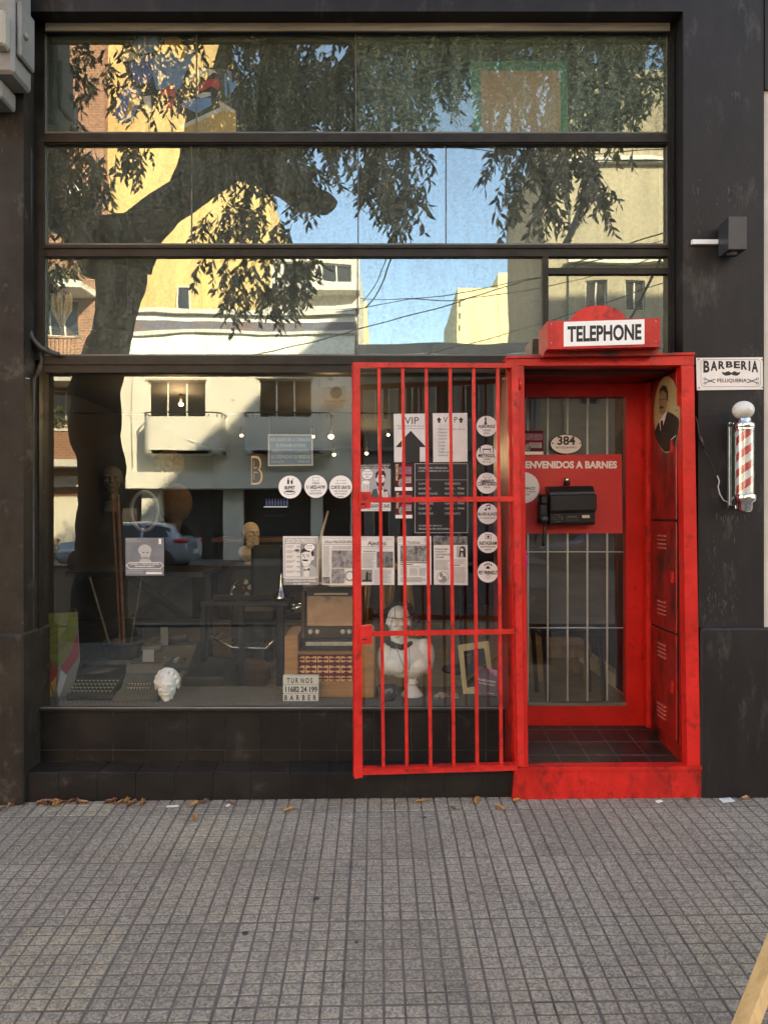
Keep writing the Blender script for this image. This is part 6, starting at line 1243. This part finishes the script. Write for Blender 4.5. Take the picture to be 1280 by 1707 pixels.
bs = thing('bottle_shelf', 'wall shelf with lit edge and a row of bottles at the back of the room', 'shelf', tuple(W(459, 846, 9.0)))
b = MB(); a_ = W(440, 846, 9.2); c_ = W(479, 843, 9.2); b.box(a_.x, c_.x, 9.2, 9.5, a_.z, a_.z + .02, darkwood); b.box(a_.x, c_.x, 9.19, 9.199, a_.z + .002, a_.z + .016, mat('lit_shelf_edge', (.8, .9, 1), .5, emit=.08)); b.box(a_.x, c_.x, 9.2, 9.5, a_.z - .12, a_.z - .1, darkwood); b.build('shelf_board', bs)
for k in range(8):
    b = MB(); x = a_.x + .02 + k * .04; b.lathe((x, 9.3, a_.z + .021), [(0, 0), (.015, 0), (.015, .06), (.006, .08), (.006, .10)], mat('blue_lit_bottle', (.25, .3, .7), .2, emit=.02), 10); tag(b.build('bottle'), 'small bluish bottle in the row on the lit back shelf', 'bottle', 'bottles on the lit back shelf')
# bulbs
for i, (px, py, Yb, r_) in enumerate(((302, 674, 5.2, .030), (403, 726, 7.2, .028), (522, 728, 7.0, .026), (552, 728, 6.0, .040), (557, 758, 8.0, .032), (598, 751, 7.2, .028), (611, 756, 7.6, .032), (647, 725, 7.4, .026), (831, 755, 7.0, .016))):
    places = ('large warm bulb mirrored over the first balcony', 'small bulb left of the blue sign', 'small bulb touching the corner of the blue sign', 'brightest bulb right of the blue sign', 'bulb below and right of the blue sign', 'small bulb just right of the gate edge', 'second bulb right of the gate edge', 'bulb left of the arrow notice', 'tiny bulb beside the METEGOL sticker')
    t = thing('pendant_bulb', 'lit ' + places[i], 'light bulb', tuple(W(px, py, Yb)), 'lit bulbs hanging in the room'); c0 = W(px, py, Yb)
    b = MB(); r_ *= .6; b.ell(c0, (r_, r_, r_ * .8), glowwarm, 14, 10); b.build('bulb', t); b = MB(); b.tube([c0 + Vector((0, 0, r_ * .7)), c0 + Vector((0, 0, .09))], .014, blkmetal, 10); b.tube([c0 + Vector((0, 0, .09)), (c0.x, c0.y, 2.358)], .004, blkmetal, 6); b.build('cord', t)
for i, (px, py, Yb) in enumerate(((552, 728, 5.8), (302, 674, 5.2), (611, 756, 7.4))):
    l_ = bpy.data.lights.new('bulb_light', 'POINT'); l_.energy = 1.5; l_.color = (1, .72, .42); l_.shadow_soft_size = .04; o = bpy.data.objects.new('bulb_light', l_); COL.objects.link(o); o.location = W(px, py, Yb) + Vector((0, -.06, -.05))
# round stool / pouf and back furniture
b = MB(); b.lathe((W(415, 0, 5.7).x + .05, 5.1, .161), [(0, 0), (.2, 0), (.23, .05), (.23, .13), (.2, .17), (0, .18)], mat('rust_pouf', (.22, .09, .035), .8, (.15, .06, .025), 9), 32); tag(b.build('floor_cushion'), 'round rust coloured floor cushion under the barber chair', 'cushion')
bt = thing('bar_counter', 'long dark wooden bar counter along the back of the room', 'counter', (-.4, 8.6, .16)); b = MB(); b.bbox(-2.0, .9, 8.2, 8.8, .162, 1.1, darkwood, .01); b.build('front', bt); b = MB(); b.bbox(-2.05, .95, 8.12, 8.85, 1.101, 1.15, wood, .006); b.build('counter_top', bt)
for i, px in enumerate((628, 668)):
    t = thing('bar_stool', ('pine bar stool behind the Ajedrez newspaper', 'second pine bar stool, right of the Ajedrez newspaper')[i], 'stool', tuple(W(px, 1050, 7.2)), 'pine bar stools'); x = W(px, 0, 7.0).x
    b = MB(); b.lathe((x, 7.0, .88), [(0, 0), (.17, 0), (.17, .04), (0, .04)], palewood, 24); b.build('seat', t)
    for k in range(4): a = k * math.pi / 2 + .6; b = MB(); b.tube([(x + .2 * math.cos(a), 7 + .2 * math.sin(a), .162), (x + .1 * math.cos(a), 7 + .1 * math.sin(a), .88)], .016, palewood, 8); b.build('leg', t)
bn = thing('pine_bench', 'pine bench seen through the lower part of the door', 'bench', tuple(W(940, 1120, 5.6)))
a_ = W(892, 1075, 5.2); c_ = W(986, 1075, 5.2); b = MB(); b.bbox(a_.x, c_.x, 5.2, 5.55, a_.z - .035, a_.z, palewood, .004); b.bbox(a_.x, c_.x, 5.2, 5.23, a_.z - .10, a_.z - .036, palewood, .003); b.build('seat', bn)
for x in (a_.x + .02, c_.x - .05):
    for y in (5.21, 5.5): b = MB(); b.bbox(x, x + .04, y, y + .04, .162, a_.z - (.101 if y < 5.3 else .036), palewood, .003); b.build('leg', bn)
bk = thing('black_chair', 'black wooden chair just inside the door', 'chair', tuple(W(940, 1150, 4.6)))
a_ = W(900, 1052, 4.55); c_ = W(1010, 1052, 4.55); b = MB(); b.bbox(a_.x, c_.x, 4.55, 4.95, a_.z - .04, a_.z, blkmetal, .008); b.build('seat', bk)
for (x, y) in ((a_.x + .03, 4.58), (c_.x - .03, 4.58), (a_.x + .03, 4.92), (c_.x - .03, 4.92)): b = MB(); bar(b, (x + (.03 if x > .9 else -.01), y, .162), (x, y, a_.z - .041), .028, .028, blkmetal); b.build('leg', bk)
b = MB(); b.bbox(a_.x + .02, c_.x - .02, 4.92, 4.95, a_.z + .001, a_.z + .42, blkmetal, .01); b.build('backrest', bk)
# upstairs: mural panel, orange panel, straw vase
mblue = mat('mural_blue', (.14, .24, .62), .8, (.10, .18, .5), 6); mblue2 = mat('mural_light_blue', (.20, .42, .75), .8, (.16, .34, .62), 6); mora = mat('mural_ochre', (.75, .50, .17), .8, (.65, .42, .13), 6); mred = mat('mural_red', (.70, .08, .08), .8); mwh = mat('mural_white', (.8, .76, .68), .8); mdk = mat('mural_dark', (.035, .032, .028), .8)
PM = PY(3.64)
mur = [('p', [(182, 190), (200, 150), (218, 100), (235, 68), (262, 58), (300, 58), (325, 80), (332, 110), (345, 118), (378, 118), (390, 150), (386, 190), (370, 205), (190, 206)], mdk),
       ('p', [(215, 110), (240, 92), (262, 95), (258, 120), (250, 140), (228, 140)], mblue), ('p', [(192, 195), (200, 160), (215, 142), (238, 150), (232, 175), (222, 200), (205, 206)], mblue), ('p', [(255, 95), (285, 84), (320, 84), (328, 100), (312, 118), (300, 150), (262, 150), (255, 125)], mblue2),
       ('p', [(221, 76), (233, 62), (252, 57), (262, 62), (268, 78), (262, 86), (238, 92)], mblue2), ('p', [(241, 57), (244, 57), (244, 80), (241, 80)], mwh), ('p', [(220, 80), (226, 76), (236, 86), (230, 90)], mwh), ('p', [(201, 98), (213, 83), (234, 98), (206, 104)], mwh),
       ('p', [(273, 62), (290, 59), (303, 66), (303, 73), (313, 82), (307, 101), (297, 98), (290, 84), (276, 76)], mora), ('p', [(212, 190), (216, 172), (234, 152), (226, 178), (214, 198)], mora), ('p', [(239, 162), (252, 160), (254, 182), (247, 192)], mwh), ('p', [(268, 152), (290, 140), (294, 162), (270, 160)], mred), ('p', [(282, 165), (292, 168), (288, 182), (274, 190)], mred),
       ('e', 341, 138, 27, 26, mdk), ('p', [(312, 136), (322, 120), (340, 114), (358, 118), (364, 124), (356, 122), (350, 128), (343, 122), (336, 130), (328, 124), (322, 136)], mwh), ('p', [(330, 148), (346, 134), (362, 132), (368, 142), (364, 152), (354, 144), (340, 152), (330, 154)], mred), ('p', [(323, 159), (332, 158), (340, 155), (352, 155), (352, 161), (336, 165)], mwh),
       ('p', [(300, 175), (320, 166), (352, 164), (354, 176), (330, 190), (312, 182)], mblue2), ('p', [(374, 124), (378, 122), (380, 165), (376, 160)], mblue2), ('p', [(382, 120), (386, 120), (388, 140), (396, 134), (394, 146), (386, 156), (384, 166)], mblue2), ('p', [(300, 206), (305, 210), (370, 182), (366, 168), (394, 186), (394, 222), (250, 222), (300, 218)], mora), ('p', [(302, 210), (368, 180), (365, 170), (392, 185), (392, 190), (370, 180), (372, 186), (304, 216)], mwh)]
sheet('painted_mural_panel', 'graffiti style panel in blue, ochre and red with an open mouth', 'mural', PM, [(184, 200), (200, 150), (218, 96), (222, 70), (236, 56), (322, 56), (334, 100), (345, 112), (398, 118), (398, 226), (240, 226), (238, 208)], mdk, mur, th=.004, off=0)
sheet('orange_picture', 'orange picture in a green frame behind the top right glass', 'picture', PY(3.74), [(782, 106), (944, 106), (944, 232), (790, 232)], greenf, [('p', [(800, 122), (932, 122), (932, 232), (802, 232)], orangep)], th=.02, off=0)
vs_ = thing('straw_vase', 'brown triangular vase with dried straw behind the upper left glass', 'vase', tuple(W(112, 590, 3.80)))
b = MB(); q = [(92, 590), (104, 541), (137, 573), (119, 591)]; b.prism([tuple(W(x, y, 3.63)) for x, y in q], [tuple(W(x, y, 3.63) + Vector((0, .08, 0))) for x, y in q], terrbrown); slab(b, ellp(124, 566, 6, 7, 20), PY(3.629), 0, .001, ink); b.build('vase', vs_)
b = MB(); rg = random.Random(12)
for k in range(46):
    t = rg.random(); xe = 85 + 36 * t; ye = 489 + rg.uniform(-3, 6) + (6 if .5 < t < .72 else 0); q = W(103 + rg.uniform(-2, 2), 546, 3.66); q2 = W(xe, ye, 3.67 + rg.uniform(-.03, .03)); mid = q.lerp(q2, .55) + Vector(((t - .5) * .05, 0, 0)); b.tube([q, mid, q2], [.002, .006, .003], straw, 5)
b.build('straw', vs_)
# oval portrait on the right cheek of the porch, and loose strip above it
PO = Pl((1.5105, 0, 0), (-1, 0, 0)); sep = mat('sepia_print', (.50, .40, .22), .5, (.40, .30, .14), 6); skin = mat('sepia_face', (.30, .20, .12), .6)
sheet('oval_portrait', 'oval sepia portrait of a man in a dark suit on the red porch wall', 'portrait', PO, ellp(1111.5, 691, 21.5, 64, 40), sep,
      [('p', [(1091, 720), (1096, 708), (1102, 699), (1110, 690), (1114, 686), (1122, 690), (1131, 697), (1132.5, 705), (1130, 724), (1125, 742), (1117, 752), (1108, 753), (1100, 744), (1094, 732)], mat('suit_black', (.02, .017, .014), .6)),
       ('p', [(1099, 702), (1107, 690), (1112, 686), (1109, 698), (1104, 714), (1101, 718)], paper), ('p', [(1101, 702), (1105, 700), (1105.5, 716), (1102, 722)], ink),
       ('p', [(1098, 672), (1099, 658), (1103, 648), (1110, 647), (1113, 656), (1112, 674), (1109, 688), (1104, 692), (1099, 688)], skin), ('p', [(1099, 659), (1100, 649), (1105, 642), (1111, 644), (1114, 654), (1113.5, 668), (1111, 668), (1111, 656), (1106, 651), (1102, 652)], ink),
       ('l', 1099, 667, 1103, 666, 1.6, ink), ('l', 1105.5, 665.5, 1109.5, 665, 1.6, ink), ('p', [(1099, 679), (1102, 676.5), (1106.5, 677.5), (1106, 681), (1101, 681.5)], ink), ('l', 1119, 733, 1127, 726, 1.2, paper), ('e', 1128, 684, 2.4, 1.4, MATS['sepia_face'])], th=.002, off=.0005)
b = MB(); b.tube([W(1071, 620, 3.9), W(1100, 620, 3.75), W(1134, 628, 3.56)], .006, boxlid, 5); tag(b.build('loose_strip'), 'loose pale strip hanging under the porch ceiling', 'strip')
b = MB(); c0 = W(945, 800, 3.93); b.ell(c0 + Vector((0, .01, 0)), (.020, .020, .018), chrome, 20, 14); b.lathe(c0 + Vector((0, .01, -.026)), [(.022, 0), (.014, .012)], blkplastic, 18); tag(b.build('chrome_ball'), 'round chrome ball fixed above the black telephone', 'ornament')
# black fax telephone
ph = thing('wall_telephone', 'black fax telephone hung on the red board with its handset on the left', 'telephone', tuple(W(950, 878, 3.90)))
sp = F / 3.86
def fx(px): return (px - CX) / sp
def fz(py): return CZ - (py - CY) / sp
M_ = Matrix.Translation((fx(953), 3.9, fz(842))) @ Matrix.Rotation(R(-1.2), 4, 'Y')
hw = .126; b = MB()
pr_ = [(.050, -.108), (-.035, -.112), (-.046, -.10), (-.048, -.045), (-.062, -.035), (-.066, .03), (-.050, .075), (-.025, .105), (.050, .112)]
ra = [M_ @ Vector((-hw, y, z)) for y, z in pr_]; rb_ = [M_ @ Vector((hw, y, z)) for y, z in pr_]
b.prism(ra, rb_, blkplastic); b.build('phone_body', ph)
b = MB()
for z in (.080, .064): b.bbox(-hw + .02, hw - .008, -.054 - (.0) , -.042, z - .004, z, blkmetal, .001, M_)
b.bbox(-hw - .004, hw + .006, -.068, -.04, -.034, .060, blkplastic, .006, M_); b.build('paper_cover', ph)
b = MB(); b.bbox(-.045, .035, -.053, -.046, -.095, -.052, blkmetal, .002, M_); b.bbox(-.03, .02, -.0545, -.053, -.070, -.062, dgrey, .0005, M_); b.build('display', ph)
for r_ in range(4):
    for k in range(4): b = MB(); b.bbox(-.115 + k * .0165, -.104 + k * .0165, -.052, -.046, -.096 + r_ * .0125, -.088 + r_ * .0125, dgrey if (k + r_) % 3 else blkplastic, .001, M_); b.build('button', ph)
b = MB(); b.bbox(.052, .095, -.053, -.046, -.075, -.058, ivory, .001, M_); b.build('name_tag', ph)
b = MB(); hx = fx(905); b.bbox(hx - .030, hx + .028, 3.845, 3.905, fz(873), fz(824), blkplastic, .012); b.bbox(hx - .026, hx + .024, 3.83, 3.87, fz(842), fz(825), blkplastic, .012); b.ell((hx, 3.85, fz(866)), (.03, .025, .03), blkplastic, 16, 10); b.build('handset', ph)
b = MB(); b.tube([(hx + .01, 3.88, fz(868)), (hx + .012, 3.875, fz(885)), (hx + .005, 3.875, fz(900)), (hx + .004, 3.875, fz(911))], [.008, .009, .008, .010], blkplastic, 8); b.build('cord', ph)

# ------------------------------------------------------------------ litter: leaves and scraps
def dryleaf(x, y, sz_, rot, m, curl, name, label, group=None):
    b = MB(); n = 9; out = []
    for k in range(n):
        a = 2 * math.pi * k / n; r_ = sz_ * (.5 + .18 * math.cos(2 * a) + random.uniform(-.06, .08)); px, py = r_ * math.cos(a), r_ * math.sin(a) * .62
        X, Y = px * math.cos(rot) - py * math.sin(rot), px * math.sin(rot) + py * math.cos(rot); out.append((x + X, y + Y, zg(x + X, y + Y) + .003 + curl * (abs(py) / sz_ * 2) + random.uniform(0, .3) * curl))
    c = (x, y, zg(x, y) + .004); vs = out + [c]; b.add(vs, [(k, (k + 1) % n, n) for k in range(n)], m)
    b.add([(vx, vy, vz + .0012) for vx, vy, vz in vs], [(k, (k + 1) % n, n) for k in range(n)], m)
    b.tube([c, (x + sz_ * .8 * math.cos(rot), y + sz_ * .8 * math.sin(rot), c[2] + .004)], .001, m, 4)
    o = b.build(name); return tag(o, label, 'leaf', group)
def gpos(px, py):
    d = Vector(((px - CX) / F, 1, -(py - CY) / F)); Y = 3.0
    for _ in range(20): z = zg(d.x * Y, Y); Y = (CZ - z) * F / (py - CY) if py > CY else Y
    return d.x * Y, Y
random.seed(33)
for k in range(34):
    px = random.choice([random.uniform(0, 110), random.uniform(60, 260), random.uniform(120, 400)]); py = 1334 + random.uniform(1, 9) + (px < 60) * random.uniform(0, 10)
    x, y = gpos(px, py); y = min(y, 3.465)
    dryleaf(x, y, random.uniform(.03, .055), random.uniform(0, 6.28), random.choice([leafA, leafB, leafB]), random.uniform(.01, .03), 'dry_leaf', 'dry brown leaf lying at the foot of the black step', 'dry leaves swept against the shop wall')
for (px, py, s1_, m_, lab) in ((482, 1352, .04, leafA, 'lone yellow leaf below the middle of the black step'), (702, 1336, .05, leafA, 'curled orange leaf against the step under the gate'), (795, 1336, .06, leafA, 'long curled orange leaf left of the red threshold'), (833, 1349, .05, leafA, 'flat yellow leaf on the pavement before the red threshold'), (860, 1334, .04, leafA, 'yellow leaf touching the left corner of the red threshold'), (325, 1366, .05, leafA, 'yellow leaf a little away from the step'), (1228, 1320, .045, leafA, 'pale curled leaf at the foot of the right pillar'), (755, 1350, .03, leafB, 'small brown leaf on the pavement under the gate'), (1140, 1328, .03, leafB, 'small brown leaf before the right end of the red threshold')):
    x, y = gpos(px, py); dryleaf(x, min(y, 3.43), s1_, random.uniform(0, 6.28), m_, .02, 'fallen_leaf', lab)
def scrap(px, py, w_, h_, rot, label, marks=False):
    x, y = gpos(px, py); y = min(y, 3.42); b = MB(); q = [(-w_, -h_), (w_, -h_ * .8), (w_ * .9, h_), (-w_ * .95, h_ * .9)]
    vs = [(x + a * math.cos(rot) - c * math.sin(rot), y + a * math.sin(rot) + c * math.cos(rot)) for a, c in q]; b.prism([(a, c, zg(a, c) + .0035 + .002) for a, c in vs], [(a, c, zg(a, c) + .002) for a, c in vs], offwhite)
    if marks:
        for k in range(3): b.add([(x + a, y + c, zg(x, y) + .0078) for a, c in ((-w_ * .5 + k * .012, .002), (-w_ * .5 + k * .012 + .007, .002), (-w_ * .5 + k * .012 + .007, .012), (-w_ * .5 + k * .012, .012))], [(0, 1, 2, 3)], blueen)
    tag(b.build('paper_scrap'), label, 'paper scrap')
dm_ = mat('wall_foot_dirt', (.10, .08, .06), .95, (.05, .04, .03), 30); b = MB(); rg = random.Random(77)
for k in range(900):
    x = rg.uniform(-2.4, 2.2); y = 3.475 - abs(rg.gauss(0, .02)); r_ = rg.uniform(.0012, .0045); z = zg(x, y) + .001; a = rg.uniform(0, 3)
    b.add([(x + r_ * math.cos(a + q), y + r_ * .7 * math.sin(a + q), z) for q in (0, 1.6, 3.1, 4.6)] + [(x, y, z + r_ * .5)], [(0, 1, 4), (1, 2, 4), (2, 3, 4), (3, 0, 4)], dm_ if k % 3 else leafB)
tag(b.build('wall_foot_debris'), 'fine dirt and crumbs gathered along the foot of the wall', None, None, 'stuff')
scrap(1210, 1334, .033, .02, .1, 'white printed paper scrap at the foot of the right pillar', True); scrap(1098, 1337, .018, .01, .4, 'small torn white scrap before the red threshold'); scrap(288, 1345, .03, .006, .1, 'thin white strip of paper among the leaves'); scrap(383, 1339, .012, .008, 1.0, 'tiny white scrap near the end of the leaf line')
for i, (px, py, rr) in enumerate(((527, 1498, .012), (409, 1556, .012), (594, 1571, .006), (708, 1363, .008))):
    x, y = gpos(px, py); b = MB(); n = 14; b.prism([(x + rr * math.cos(a) * random.uniform(.8, 1.1), y + rr * .8 * math.sin(a), zg(x, y) + .0035) for a in [2 * math.pi * k / n for k in range(n)]], [(x + rr * math.cos(a), y + rr * .8 * math.sin(a), zg(x, y) - .001) for a in [2 * math.pi * k / n for k in range(n)]], mat('old_gum', (.05, .045, .04), .8))
    tag(b.build('gum_spot'), ('black chewing gum spot right of the middle joint', 'black chewing gum spot in the centre left of the pavement', 'tiny gum spot low in the middle of the pavement', 'gum spot near the step under the gate')[i], 'gum spot')
# leg of a wooden board at the lower right
bd = thing('wooden_board_stand', 'pale wooden leg of a pavement board at the lower right corner', 'sandwich board', (1.02, 1.9, -.1))
b = MB(); 
pA, pB = W(1222, 1760, 1.62), W(1300, 1560, 1.75)
d_ = (pB - pA).normalized(); b2 = pA - d_ * .25; bar(b, b2, pB + d_ * .5, .030, .05, palewood); b.build('leg', bd)
b = MB(); b.bbox(pB.x + .03, pB.x + .5, 1.72, 1.74, pB.z - .3, pB.z + .4, boardblk, .002); b.build('board_face', bd)
